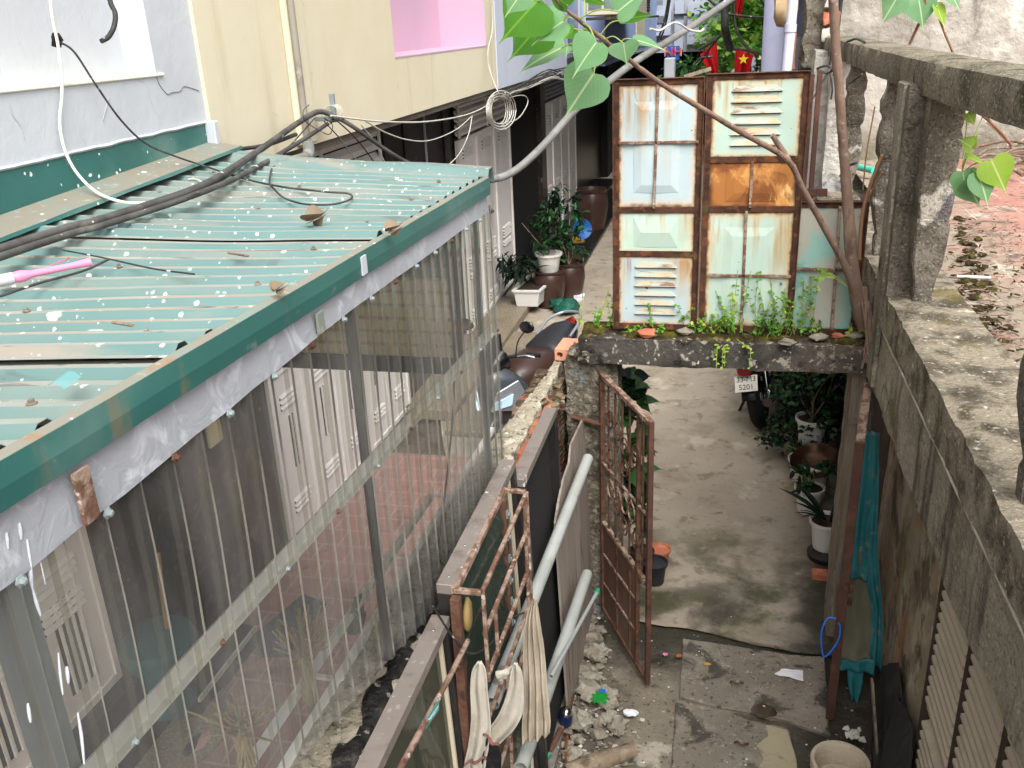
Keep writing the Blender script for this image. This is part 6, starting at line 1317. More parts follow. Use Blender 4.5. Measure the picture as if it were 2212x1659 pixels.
m = MB(); bush(m, tuple(t2 + V((.02, 0, .36))), .26, .26, .3, 300, .12, seed=43, W=.5, mats=2); m.build('leaves', [m_lfdark, m_lfmid], j2); stems(j2, t2 - V((0, 0, .05)), [t2 + V((rnd.gauss(0, .2), rnd.gauss(0, .2), rnd.uniform(.3, .7))) for _ in range(6)])
vn = thing('climbing_plant', 'tall dark climber on the door post beside the far white shutter', 'climber', (-3.2, 16.2, .2)); m = MB()
for u, v, r_ in ((1200, 440, .3), (1195, 480, .34), (1205, 520, .36), (1195, 555, .36), (1190, 590, .34)): bush(m, tuple(at(u, v, y=16.1)), r_, .22, r_, 120, .17, seed=u + v, W=.5, mats=2)
m.build('leaves', [m_lfdark, m_lfmid], vn); stems(vn, at(1185, 640, y=16.1), [at(1200, 440, y=16.1), at(1205, 520, y=16.1)], .015)
tr = thing('planter', 'rectangular white plastic planter box with a cut-leaf plant on the granite step', 'planter', tuple(at(1128, 660, z=.17)))
b = at(1110, 664, z=.17); b1 = b + V((.42, .02, 0)); hh = .26; dpt = V((.1, .85, 0))
m = MB(); m.hexa([b + V((.04, .03, 0)), b1 + V((-.04, .03, 0)), b1 + dpt + V((-.04, -.03, 0)), b + dpt + V((.04, -.03, 0))], [b + V((0, 0, hh)), b1 + V((0, 0, hh)), b1 + dpt + V((0, 0, hh)), b + dpt + V((0, 0, hh))]); m.build('box', m_white2, tr, bevel=.01)
m = MB(); cc_ = [b, b1, b1 + dpt, b + dpt]
for k in range(4): m.bar(cc_[k] + V((0, 0, hh + .01)), cc_[(k+1) % 4] + V((0, 0, hh + .01)), .05, .035)
m.build('rim', m_white2, tr, bevel=.004); m = MB(); m.poly([p + V((0, 0, hh + .004)) for p in cc_]); m.build('soil', m_soil, tr)
m = MB(); bush(m, tuple(b + V((-.02, .45, .5))), .36, .4, .22, 260, .19, seed=51, W=.3, mats=2, droop=.5); m.build('leaves', [m_lfdark, m_lfdark], tr)
bg_ = thing('plastic_bag', 'two dark green plastic bags tied up on the alley floor by the jars', 'bag', tuple(at(1220, 665, z=.1))); m_bag = M('green_plastic_bag', '#0f4a3c', [('#2b7563', .6, ('n', 9, .5, .68))], .25, spec=.6)
for u, v, r_ in ((1208, 662, .14), (1225, 668, .17)): c = at(u, v, z=.1); m = MB(); m.blob((c.x, c.y, .13), r_, 3, .28, (1.1, 1, .75), u); m.build('bag', m_bag, bg_, smooth=60)
c = at(1252, 640, z=.1); m = MB()
for k in range(5): m.boxg((c.x - .08, c.y - .08, .03 + k*.02), (c.x + .08, c.y + .1, .045 + k*.02), .1)
m.wob(.015, 9); tag(m.build('paper_stack', m_litw, None, smooth=30), 'little stack of old papers on the alley floor beyond the jars', 'papers')
br = thing('broom', 'straw broom with a green handle leaning by the far doorway', 'broom', tuple(at(1247, 525, z=.2))); b = at(1248, 522, z=.2)
m = MB(); m.tube([b + V((0, 0, .25)), at(1242, 435, y=b.y + .4)], .022, 8); m.build('handle', M('green_plastic_handle', '#1f8a55', rough=.5), br); m = MB(); m.lathe([(.03, .3), (.06, .2), (.15, 0), (0, 0)], b, 14); m.build('bristles', M('yellow_straw', '#b08a3c', rough=.9), br, smooth=50)
c = at(1256, 495, z=.55); m = MB(); m.lathe([(0, 0), (.13, .01), (.18, .06), (.2, .065), (.17, .04), (.12, -.01), (0, -.012)], tuple(c), 28, V((.5, -.8, .25))); tag(m.build('basin', M('bright_blue_plastic', '#155a9a', rough=.5), None, smooth=50), 'bright blue plastic basin leaning by the far jar', 'basin')
jar('big reddish brown jar in the dark doorway at the far left', 1275, 505, .36, .95)
# ------------------------------------------------------------------ inside the clear-walled yard
bn = thing('bin', 'teal plastic bin standing in the dark doorway behind the clear wall', 'bin', tuple(at(345, 1440, x=-3.5))); c = at(352, 1445, x=-3.5); m_bin = M('teal_bin_plastic', '#2c5c5c', rough=.5)
m = MB(); m.lathe([(0, 0), (.17, 0), (.22, .46), (.24, .47), (.24, .5), (0, .5)], (c.x, c.y, .26), 24); m.build('body', m_bin, bn, smooth=45); m = MB(); m.lathe([(.25, .5), (.24, .54), (.1, .58), (0, .58)], (c.x, c.y, .26), 24); m.build('lid', m_bin, bn, smooth=45)
m = MB(); m.tube([at(378, 1490, x=-3.32), at(340, 1195, x=-3.6)], .018, 8); tag(m.build('pole', M('bamboo_pole', '#8f7650', [('#6d5637', .6, ('n', 3, .5, .7))], .7)), 'bamboo pole leaning in the dark doorway by the bin', 'pole')
mt = [at(u, v, z=.09) for u, v in ((548, 1375), (655, 1285), (705, 1305), (640, 1415), (560, 1420))]; m = MB(); m.prism(mt, (0, 0, .012)); tag(m.build('door_mat', M('grey_mat', '#44464a', [('#5d5f61', .5, ('n', 30, .45, .65))], .95), None), 'grey door mat on the red tiles behind the clear wall', 'mat')
def straw(lab, u, v, h, seed):
    b = at(u, v, x=-1.47); q = random.Random(seed); t = thing('straw_broom', lab, 'straw broom', tuple(b)); m = MB()
    for k in range(100): m.tube([b + V((q.gauss(0, .012), q.gauss(0, .012), -.1)), b + V((q.gauss(0, .012), q.gauss(0, .012), h*.35)), b + V((q.gauss(0, .05), q.gauss(0, .05), h*q.uniform(.6, 1)))], .0042, 4)
    m.build('bristles', M('dry_straw', '#9a865f', [('#b8a67c', .5, ('n', 9, .45, .68))], .9), t); m = MB(); m.tube([b + V((0, 0, -.35)), b + V((0, 0, .02))], .018, 8); m.build('handle', m_wood, t); return t
straw('dry straw broom standing bristles up inside the clear wall, larger of the two', 665, 1470, .27, 1); straw('small dry straw broom by the lower rail inside the clear wall', 525, 1600, .12, 2)
m = MB(); m.tube(curve([at(592, 1659, x=-1.45), at(605, 1600, x=-1.47), at(600, 1560, x=-1.5)], 4), .012, 8); 
ft_ = thing('sandal', 'pair of pink and black slippers on the red tiles behind the clear wall', 'slippers', tuple(at(425, 1600, z=.1)))
for u, v, mt_ in ((418, 1610, m_scdark), (438, 1600, M('pink_rubber', '#b58a84', rough=.7))): c = at(u, v, z=.1); m = MB(); m.blob((c.x, c.y, .1), .1, 2, .1, (.5, 1.2, .25), u); m.build('sole', mt_, ft_, smooth=60)
gp_ = at(360, 1490, z=.1); m = MB(); m.lathe([(0, 0), (.5, 0), (.5, .03), (0, .03)], (gp_.x + .15, gp_.y - .35, .08), 30); tag(m.build('stone_disc', m_granite, None, bevel=.005), 'round grey granite slab on the yard tiles in front of the dark doorway', 'slab')
m = MB()
for k in range(14): m.blob((-1.5 + rnd.gauss(0, .05), lerp(2.2, 3.0, k/14), .12 + 0*k), .05, 1, .3, (1, 1, .6), k)
gn_ = thing('net', 'scrap of dark green netting hanging from the lower rail inside the clear wall', 'net', tuple(at(775, 1330, x=-1.5)))
cloth('cloth', M('green_netting', '#1f6a4c', [('#2f8a66', .5, ('n', 12, .45, .65))], .8), [at(762, 1290, x=-1.5), at(760, 1330, x=-1.5), at(756, 1372, x=-1.5)], [at(782, 1282, x=-1.5), at(786, 1330, x=-1.5), at(776, 1368, x=-1.5)], 10, 14, .012, 3, gn_, (1, 0, 0), 3)
# ------------------------------------------------------------------ bodhi fig sapling growing out of the balcony edge
fig = thing('fig_sapling', 'fig sapling growing from the balcony edge with large heart-shaped leaves over the gate leaves', 'tree', tuple(at(1862, 690, x=.90)))
def A(u, v, y): return at(u, v, y=y)
tk = [A(1868, 705, 5.95), A(1852, 650, 5.9), A(1840, 560, 5.86), A(1832, 450, 5.82), A(1822, 320, 5.76), A(1812, 180, 5.7), A(1804, 80, 5.66), A(1798, -80, 5.6), A(1795, -260, 5.55)]
c_ = curve(tk, 8); m = MB(); m.tube(c_, [lerp(.05, .027, min(1, i/(len(c_)*.5))) for i in range(len(c_))], 14); m.wob(.004, 14); m.build('trunk', m_bark, fig, smooth=70)
brn = [A(1858, 660, 5.9), A(1826, 575, 5.8), A(1780, 490, 5.65), A(1735, 410, 5.45), A(1700, 345, 5.3)]
br2 = [A(1700, 345, 5.3), A(1600, 285, 4.95), A(1500, 225, 4.6), A(1420, 175, 4.3), A(1340, 115, 4.05), A(1290, 75, 3.9), A(1240, 35, 3.78), A(1205, 5, 3.7), A(1180, -40, 3.6)]
m = MB(); c_ = curve(brn + br2[1:], 8); m.tube(c_, [lerp(.03, .005, (i/len(c_))**.55) for i in range(len(c_))], 10); m.wob(.002, 20); m.build('branch', m_bark, fig, smooth=70)
m = MB(); c_ = curve([A(1700, 345, 5.3), A(1690, 325, 5.28), A(1668, 292, 5.25)], 5); m.tube(c_, [lerp(.022, .014, i/len(c_)) for i in range(len(c_))], 8); m.build('branch', m_bark, fig, smooth=70)
m = MB(); c_ = curve([A(1856, 560, 5.85), A(1862, 470, 5.8), A(1880, 400, 5.75), A(1906, 335, 5.7)], 6); m.tube(c_, .011, 8); c_ = curve([A(1864, 410, 5.8), A(1872, 330, 5.75), A(1890, 230, 5.7)], 5); m.tube(c_, .004, 6); c_ = curve([A(1866, 450, 5.8), A(1885, 410, 5.7), A(1906, 372, 5.62)], 5); m.tube(c_, .006, 6); m.build('branch', m_twig, fig, smooth=60)
m = MB()
for k in range(7): m.tube(curve([A(1860 + rnd.gauss(0, 4), 620, 5.88), A(1868 + k*3, 690 + k*4, 5.84), A(1866 + rnd.gauss(0, 8), 760 + k*6, 5.8)], 5), rnd.uniform(.004, .012), 6)
m.build('root', m_bark, fig, smooth=60)
# leaves: base (u, v), tip (u, v), depth, width factor, material, tilt of the blade
FL = [((1160, 2), (1080, 88), 3.8, 1.15, 1, (.5, -.7, .5)), ((1166, 52), (1103, 130), 3.95, 1.05, 1, (.35, .85, .3)), ((1217, 46), (1149, 89), 3.8, 1.15, 0, (0, -.75, .65)), ((1212, 104), (1110, 151), 4.05, .62, 0, (.2, -.5, .85)),
      ((1288, 92), (1236, 161), 3.75, 1.12, 0, (.05, -.8, .6)), ((1282, 160), (1219, 252), 3.9, 1.0, 0, (.15, -.92, .35)), ((1347, 94), (1353, 140), 3.9, 1.5, 0, (-.2, -.8, .55)), ((1370, 86), (1442, 102), 4.0, .5, 0, (0, -.45, .9)),
      ((1336, 24), (1404, -34), 3.7, 1.05, 0, (-.2, -.8, .55)), ((1342, 44), (1418, 24), 3.9, .62, 1, (.1, .5, .8)), ((1226, 12), (1180, -26), 3.7, 1.0, 1, (0, .7, .7)), ((1240, 62), (1216, 86), 4.2, 1.0, 1, (0, .8, .4)), ((1262, 62), (1290, 74), 4.15, .8, 1, (0, .7, .6)),
      ((1176, 14), (1133, 58), 4.0, .6, 1, (.4, .7, .5)), ((1262, -4), (1320, 8), 3.9, .6, 1, (0, .6, .7)), ((1130, -20), (1092, 34), 3.6, 1.1, 0, (.5, -.7, .5)), ((1226, 96), (1222, 122), 4.2, 1.2, 0, (0, -.8, .4))]
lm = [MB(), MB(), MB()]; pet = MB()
def node(u): # nearest point on the branch for the leaf stalk
    return u
bc = curve(br2, 10)
def addleaf(base, tip, y, W, mi, nr_, stalk=None):
    b, t_ = A(*base, y), A(*tip, y - .02); d = t_ - b; L = d.length/1.14
    if W == 0: return
    leaf(lm[mi], b, d, V(nr_), L*1.06, W*1.12, .2, .12)
    if stalk is None:
        q = min(bc, key=lambda p: (p - b).length - .25*max(0, p.z - b.z)); stalk = q
    pm = MB(); pm.tube(curve([stalk, stalk.lerp(b, .5) + V((0, 0, .02)), b], 4), .0028, 5); pm.build('leaf_stalk', m_stem, fig, smooth=60)
for e in FL: addleaf(*e)
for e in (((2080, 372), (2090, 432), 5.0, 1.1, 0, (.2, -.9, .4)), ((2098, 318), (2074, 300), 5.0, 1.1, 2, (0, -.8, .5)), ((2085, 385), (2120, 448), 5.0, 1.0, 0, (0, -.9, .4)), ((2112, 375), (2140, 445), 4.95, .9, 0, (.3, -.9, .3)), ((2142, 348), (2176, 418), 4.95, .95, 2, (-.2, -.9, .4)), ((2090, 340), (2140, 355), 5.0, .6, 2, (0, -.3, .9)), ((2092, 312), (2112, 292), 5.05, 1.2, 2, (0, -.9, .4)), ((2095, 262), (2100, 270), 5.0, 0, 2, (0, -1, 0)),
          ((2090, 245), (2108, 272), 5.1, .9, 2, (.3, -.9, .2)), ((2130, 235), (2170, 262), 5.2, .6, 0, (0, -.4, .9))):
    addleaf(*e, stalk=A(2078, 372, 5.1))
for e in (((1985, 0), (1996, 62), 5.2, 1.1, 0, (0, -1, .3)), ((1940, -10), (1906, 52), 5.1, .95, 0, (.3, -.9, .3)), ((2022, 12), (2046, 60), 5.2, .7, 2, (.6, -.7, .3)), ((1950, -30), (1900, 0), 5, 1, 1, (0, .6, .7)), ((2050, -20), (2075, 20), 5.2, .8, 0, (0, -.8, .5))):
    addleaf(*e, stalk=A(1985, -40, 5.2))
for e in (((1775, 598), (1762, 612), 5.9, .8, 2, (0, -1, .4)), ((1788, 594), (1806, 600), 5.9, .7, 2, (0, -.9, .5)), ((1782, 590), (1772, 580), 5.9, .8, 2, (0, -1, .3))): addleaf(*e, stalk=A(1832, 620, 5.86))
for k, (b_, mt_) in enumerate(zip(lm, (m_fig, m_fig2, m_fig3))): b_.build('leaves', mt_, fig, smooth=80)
m = MB(); m.tube(curve([A(2022, 15, 5.2), A(2036, 60, 5.2), A(2058, 112, 5.25)], 5), .006, 6); m.tube(curve([A(1985, -40, 5.2), A(2000, 10, 5.2), A(1965, 95, 5.3)], 5), .008, 6); m.tube(curve([A(2092, 226, 5.0), A(2130, 255, 5.2), A(2165, 290, 5.5), A(2185, 315, 5.8)], 6), .008, 6); m.build('branch', m_twig, fig, smooth=60)
# ------------------------------------------------------------------ weeds on the gate beam
WD = [(1275, 690, .30, 40, 2, 'thin weed with yellowing leaves hanging at the left end of the gate beam'), (1308, 700, .22, 110, 1, 'short bushy weed at the left end of the gate beam'), (1365, 705, .07, 40, 1, 'low creeping weed below the louvred door panel, left part'), (1420, 705, .08, 40, 1, 'low creeping weed below the louvred door panel, middle part'), (1456, 700, .28, 70, 1, 'feathery weed in front of the right side of the louvred panel'),
      (1535, 705, .18, 260, 1, 'spreading weed mat left of the tall weed on the gate beam'), (1560, 730, .10, 60, 2, 'yellow-green weed drooping over the front of the gate beam'), (1600, 700, .40, 110, 1, 'slim upright weed before the middle glazing bar of the mint door'), (1640, 700, .30, 120, 0, 'dark small weed just left of the tallest weed'), (1675, 705, .55, 380, 1, 'tallest bushy weed between the mint door and the teal door'), (1735, 712, .14, 50, 0, 'sparse weed at the foot of the teal door leaf'), (1848, 712, .12, 30, 2, 'small weed in the corner by the sapling roots')]
for k, (u, v, h, n, mi, lab) in enumerate(WD):
    c = at(u, v, z=2.375) if not 7 <= k <= 9 else at(u, v, z=2.375); c.y = min(c.y, 6.0 if k not in (0, 1) else 6.05); t = thing('weed', lab, 'weed', tuple(c), 'weeds growing on top of the gate beam'); q = random.Random(100 + k)
    m = MB(); st = MB(); ns = max(3, n//14)
    for s_ in range(ns):
        d = V((q.gauss(0, .35), q.gauss(-.15, .25), 1)).normalized(); hh = h*q.uniform(.5, 1); base = c + V((q.gauss(0, .25*h + .03), q.gauss(0, .02), 0)); 
        if k == 6: d = V((q.gauss(0, .4), -1, -.3)).normalized(); hh = h*1.4
        tip = base + d*hh + V((q.gauss(0, .02), 0, 0)); P = curve([base, base.lerp(tip, .5) + V((q.gauss(0, .01), 0, 0)), tip] + ([tip + V((0, -.02, -.12))] if k == 6 else []), 4); st.tube(P, .0022, 4)
        if ns <= 6: st.build('stem', m_stem, t); st = MB()
        for j in range(max(6, n//ns)):
            p = P[min(len(P)-1, int(q.uniform(.15, 1)*len(P)))]; m.c = q.choice((0, 0, 0, 1)); leaf(m, p, V((q.gauss(0, 1), q.gauss(-.3, .8), q.gauss(.1, .5))), V((q.gauss(0, .4), -.5, 1)), q.uniform(.014, .034), .8, .15, .3, OVAL)
    if st.v: st.build('stem', m_stem, t)
    m.build('leaves', [(m_lfmid, m_lfbright, m_lfyellow)[mi], (m_lfbright, m_lfyellow, m_lfbright)[mi]], t)
# ------------------------------------------------------------------ cables over the roof
def cable(name, lab, pts, r_, mat, seg=8, n=7, cat='cable', par=None, group=None):
    m = MB(); m.tube(curve(pts, n), r_, seg); o = m.build(name, mat, par, smooth=70)
    return tag(o, lab, cat, group) if par is None else o
def rz_(u, v, dz=.05):   # on the roof
    z = 3.82
    for _ in range(3): p = at(u, v, z=z); z = roof_z(min(max(p.x, ROOFX0), ROOFX1), min(max(p.y, YN), YF)) + dz
    return at(u, v, z=z)
brk = at(704, 244, x=XU + .12)
m_bigc = M('sun_bleached_black_cable', '#3d3c3a', [('#5c5a55', .7, ('n', 6, .42, .66)), ('#d5d2c8', .8, ('v', 22, .4, .06))], .7)
big = thing('cable', 'thick pair of black cables crossing the teal roof up to the wall bracket', 'cable', tuple(brk))
a_ = [V((-1.85, -2.5, 4.05)), V((-1.9, .2, 3.9)), rz_(60, 520, .085), rz_(200, 480, .075), rz_(330, 440, .075), rz_(430, 405, .10)]
m = MB(); c_ = a_ + [at(500, 365, x=-2.30), at(570, 318, x=-2.42), at(640, 268, x=-2.52), at(682, 243, x=-2.56), at(706, 244, x=-2.54), at(728, 256, x=-2.48)]
m.tube(curve(c_, 7), .017, 10); m.build('upper_cable', m_bigc, big, smooth=70)
m = MB(); c_ = [p + V((.035, -.02, -.012)) for p in a_] + [at(520, 380, x=-2.22), at(600, 335, x=-2.34), at(670, 292, x=-2.45), at(715, 262, x=-2.52), at(724, 252, x=-2.54)]
m.tube(curve(c_, 7), .0125, 10); m.build('lower_cable', m_bigc, big, smooth=70)
m = MB(); c_ = [brk + V((.1, 0, -.02)), at(760, 275, x=-2.3), at(830, 322, x=-2.15), at(900, 372, x=-2.02), at(960, 400, x=-1.9)]
m.tube(curve([at(720, 250, x=-2.52), at(760, 272, x=-2.42), at(840, 328, x=-2.3), at(900, 362, x=-2.2), at(945, 384, x=-2.1)], 7), .0145, 10); m.build('descending_cable', m_bigc, big, smooth=70)
cable('cable', 'long grey sleeved cable sweeping from the roof corner up over the gate leaves', [A(945, 392, 5.2), A(1055, 388, 4.9), A(1110, 370, 5.0), A(1170, 318, 5.1), A(1245, 235, 5.3), A(1310, 180, 5.5), A(1380, 128, 5.8), A(1480, 66, 6.2), A(1560, 12, 6.7), A(1640, -45, 7.2)], .0215,
      M('grey_cable_sleeve', '#6b6a68', [('#8b8a86', .6, ('n', 5, .45, .68)), ('#d8d6ce', .8, ('v', 18, .4, .06)), ('#4a4947', .6, ('n', 9, .56, .68))], .6), 10)
wb = thing('cable_bracket', 'white metal cable bracket on the cream wall where the cables cross', 'bracket', tuple(brk))
m = MB(); m.box(brk + V((-.12, -.02, -.05)), brk + V((.1, .02, -.02))); m.box(brk + V((.04, -.015, -.06)), brk + V((.07, .015, .12))); m.build('plate', m_galv, wb, bevel=.003)
for k in range(3): m = MB(); m.tube([brk + V((.06 + .05*math.cos(a), -.04 + k*.03, .0 + .05*math.sin(a))) for a in [j*.42 for j in range(16)]], .004, 5); m.build('tie', m_wirewhite, wb)
wcab = [at(104, -60, x=XU + .03), at(112, 30, x=XU + .03), at(124, 90, x=XU + .025), at(132, 150, x=XU + .03), at(134, 205, x=XU + .025), at(129, 262, x=XU + .02), at(138, 318, x=XU + .03)]
cable('cable', 'white cable hanging down the white wall and curling onto the teal roof', wcab + [at(160, 365, x=XU + .06), at(192, 402, x=XU + .12), at(225, 424, x=XU + .2), rz_(275, 438, .05), rz_(330, 437, .05), rz_(372, 430, .06)], .0065, M('white_cable_sleeve', '#cfcdc6', rough=.6))
cable('wire', 'thin black wire running from the white wall across the roof into a loop', [at(124, 88, x=XU + .02), at(160, 112, x=XU + .04), at(205, 180, x=XU + .06), at(260, 258, x=XU + .07), at(315, 310, x=XU + .1), at(380, 338, x=XU + .16), rz_(440, 358, .05), rz_(520, 384, .04), rz_(600, 402, .04), rz_(700, 414, .04), rz_(752, 418, .04), rz_(758, 430, .04), rz_(720, 441, .04), rz_(660, 441, .04), rz_(615, 428, .04), rz_(592, 408, .045), rz_(582, 392, .06), at(590, 350, x=-2.4)], .0045, m_cable, 6)
cable('cable', 'cut end of a grey cable dangling from the top of the white wall', [at(228, -60, x=XU + .04), at(238, 2, x=XU + .05), at(249, 30, x=XU + .07), at(246, 58, x=XU + .08), at(234, 80, x=XU + .06), at(219, 89, x=XU + .05)], .011, m_cable)
m = MB(); c = at(124, 88, x=XU + .01); m.blob(tuple(c), .03, 2, .4, (.5, 1, 1), 3); tag(m.build('wall_hole', m_dark, None), 'ragged dark hole in the white wall where the thin wire comes out', 'hole')
cable('wire', 'short white wire end poking from under the roof flashing', [rz_(408, 388, .03), rz_(425, 388, .04), rz_(440, 398, .05), rz_(450, 412, .05)], .006, m_wirewhite)
cable('wire', 'loose black wire looped below the thick cables on the roof', [rz_(0, 640, .045), rz_(90, 610, .05), rz_(180, 585, .05), rz_(235, 560, .06)], .004, m_cable, 6)
cable('wire', 'black wire lying along a roof sheet joint', [rz_(135, 540, .04), rz_(220, 556, .04), rz_(330, 580, .045), rz_(420, 592, .045)], .003, m_cable, 5)
W0_ = [([(560, 322, -2.42), (520, 360, -2.3), (470, 395, -2.2), (400, 430, -2.0)], .005), ([(680, 255, -2.5), (640, 300, -2.42), (600, 345, -2.3), (583, 385, -2.2)], .004), ([(455, 330, -2.66), (520, 322, -2.6), (580, 312, -2.55), (640, 290, -2.5)], .012), ([(700, 262, -2.45), (735, 300, -2.4), (770, 345, -2.3), (800, 372, -2.2)], .004)]
for k, (P_, r_) in enumerate(W0_): cable('wire', ('thin black wire slung under the thick cables above the roof', 'thin black wire dropping from the bracket onto the roof loop', 'short dark cable along the foot of the cream wall above the roof', 'slack thin wire below the bracket towards the ridge')[k], [at(u, v, x=x) for u, v, x in P_], r_, m_cable, 6)
# thin wires from the bracket towards the far houses
def W_(lab, pts, r_=.004, mat=None): return cable('wire', lab, pts, r_, mat or m_wirewhite, 5, 6, 'wire')
P1 = lambda u, v, x=-2.45: at(u, v, x=x)
W_('pair of pale wires running level along the foot of the cream wall', [P1(715, 250), P1(760, 256), P1(830, 263), P1(920, 263), P1(1000, 250), P1(1045, 232), P1(1090, 205), P1(1150, 172), P1(1210, 155)], .007)
W_('pale wire sagging below the level wires in front of the dark marble', [P1(790, 262), P1(830, 285), P1(880, 302), P1(930, 303), P1(985, 280), P1(1020, 250)], .005)
W_('pale wire dropping from the level wires to the roof corner', [P1(1020, 250), P1(1012, 290), P1(990, 335), P1(950, 372), P1(930, 382)], .005)
W_('thin wire hanging from the cable bracket to the roof ridge', [P1(725, 258), P1(760, 290), P1(790, 325), P1(820, 368)], .005, m_cable)
W_('second thin wire hanging from the thick cable to the roof ridge', [P1(780, 270), P1(812, 310), P1(840, 372)], .004)
W_('small dark loop of wire around the downpipe beside the bracket', [P1(668, 226), P1(655, 240), P1(660, 262), P1(690, 282), P1(712, 290), P1(718, 270), P1(700, 255)], .003, m_cable)
W_('white wire tied down the corner of the cream wall', [P1(1062, -10, XU + .06), P1(1064, 60, XU + .06), P1(1054, 110, XU + .08), P1(1058, 150, XU + .1), P1(1075, 196, -2.45), P1(1090, 215)], .006)
cl = thing('wire_coil', 'hank of pale wire coiled under the corner of the cream wall', 'wire coil', tuple(P1(1082, 235)))
for k in range(6):
    m = MB(); w2, h2, o2 = 16 + k*3.2, 30 + (k % 3)*6, k*2.2 - 6
    m.tube(curve([P1(1080 + o2*.5 + w2*math.cos(a), 238 + h2*math.sin(a), -2.44 + .01*k) for a in [j*.524 for j in range(13)]], 3), .006, 6); m.build('loop', m_wirewhite, cl, smooth=60)
m = MB(); m.tube(curve([P1(1085, 214), P1(1130, 206), P1(1140, 222), P1(1120, 255), P1(1085, 270)], 5), .006, 6); m.build('loop', m_wirewhite, cl, smooth=60)
q = random.Random(5)
wt = thing('wire_bundle', 'tangled bundle of black wires under the pale house beyond the coil', 'wires', tuple(at(1180, 165, x=-2.5)))
for k in range(9):
    m = MB(); m.tube(curve([P1(1090, 205 + q.uniform(-8, 8)), P1(1140, 182 + q.uniform(-10, 10)), P1(1190, 160 + q.uniform(-10, 14)), P1(1240, 150 + q.uniform(-12, 20)), P1(1320, 110 + q.uniform(-10, 22)), P1(1400, 90 + q.uniform(-10, 20))], 5), .01, 5); m.build('strand', m_cable if k % 3 else m_wirewhite, wt, smooth=60)
cable('wire', 'pale wire tied round the grey sleeved cable near its top', [A(1405, 62, 5.8), A(1425, 66, 5.9), A(1448, 52, 6.0), A(1465, 50, 6.0), A(1488, 64, 6.1), A(1512, 68, 6.15), A(1520, 62, 6.2)], .007, m_wirewhite)
# thin grey cable dropping at the shed corner
cable('wire', 'thin grey wire hanging down in front of the shed corner', [A(905, 362, 4.5), A(985, 415, 4.3), A(994, 440, 4.25), A(995, 520, 4.2), A(992, 620, 4.15), A(982, 800, 3.95), A(978, 900, 3.85), A(962, 1060, 3.7), A(940, 1230, 3.5)], .005, m_cable, 6)
cable('wire', 'black wire tied between the rusty grille and the near window frame', [at(935, 1310, x=-.98), at(985, 1385, x=-.95), at(1020, 1412, x=-.93), at(1060, 1390, x=-.92), at(1100, 1340, x=-.92), at(1135, 1322, x=-.92)], .0045, m_cable, 6)
# downpipe on the cream wall
dp = thing('downpipe', 'thin grey downpipe with an elbow on the cream wall', 'pipe', tuple(at(650, 160, x=XU + .09)))
m_dpipe = M('dirty_downpipe', '#8b857a', [('#6b655b', .7, ('n', 3, .45, .66)), ('#b5b0a5', .6, ('n', 6, .58, .68))], .6)
xd = XU + .10; p0, p1 = at(666, 318, x=xd), at(668, 330, x=xd)
m = MB(); m.tube([V((xd, p0.y, 6.5)), V((xd, p0.y, p0.z))], .022, 12); m.build('pipe', m_dpipe, dp, smooth=60)
m = MB(); m.tube(curve([V((xd, p0.y, p0.z + .04)), V((xd, p0.y, p0.z - .03)), V((xd, p0.y - .05, p0.z - .05))], 5), .036, 12); m.build('elbow', m_pvc, dp, smooth=60)
m = MB(); m.tube([V((xd, p0.y - .04, p0.z - .05)), V((xd, p0.y - .95, p0.z - .03))], .026, 12); m.tube([V((xd, p0.y, p0.z - .03)), V((xd, p0.y, p0.z - .6))], .022, 12); m.build('pipe', m_dpipe, dp, smooth=60)
# ------------------------------------------------------------------ things lying on the roof
pk = thing('plastic_tube', 'bright pink plastic tube with a clear cap lying on the teal roof', 'tube', tuple(rz_(90, 590)))
a, b = rz_(-30, 612, .06), rz_(196, 566, .06); d = (b - a).normalized(); L = (b - a).length
m = MB(); m.lathe([(0, L*.25), (.015, L*.25), (.018, L*.28), (.018, L*.34), (.011, L*.42), (.010, L*.8), (.013, L*.97), (.014, L), (0, L)], a, 16, d); m.build('tube', M('hot_pink_plastic', '#e08fb0', rough=.35, trans=.2), pk, smooth=50)
m = MB(); m.lathe([(.012, L*.08), (.018, L*.12), (.018, L*.25), (0, L*.25)], a, 16, d); m.build('cap', M('milky_plastic', '#c9c3c6', rough=.3, trans=.2), pk, smooth=50)
m = MB(); m.tube(curve([a.lerp(b, .62) + V((0, 0, .015)), a.lerp(b, .68) + V((0, .05, .02)), rz_(148, 556, .045)], 5), .002, 5); m.build('string', M('pink_string', '#d05a80', rough=.6), pk)
m_dl = M('curled_dry_leaf', '#7f705e', [('#65543f', .6, ('n', 12, .45, .68)), ('#998a76', .5, ('n', 6, .55, .7))], .8)
def dryleaf(lab, u, v, L, rz):
    c = rz_(u, v, .05); m = MB(); d = V((math.cos(rz), math.sin(rz), .1))
    leaf(m, c, d, V((.2, -.3, 1)), L*.8, .9, 1.1, -.35); leaf(m, c + d*L*.2, V((math.cos(rz - .5), math.sin(rz - .5), .2)), V((.3, .5, 1)), L*.7, .7, -.9, -.2); leaf(m, c + V((.01, 0, .005)), V((math.cos(rz + .7), math.sin(rz + .7), .3)), V((0, -.6, 1)), L*.6, .8, .6, .2)
    tag(m.build('dry_leaf', m_dl, None, solid=.001), lab, 'leaf', 'dry leaves on the teal roof')
dryleaf('big curled tan dry leaf in the middle of the teal roof', 664, 478, .11, R(-5)); dryleaf('small curled dry leaf near the gutter at the far end of the roof', 835, 500, .07, R(20)); dryleaf('brown leaf crumbs at the gutter in the middle of the roof', 590, 630, .05, R(60))
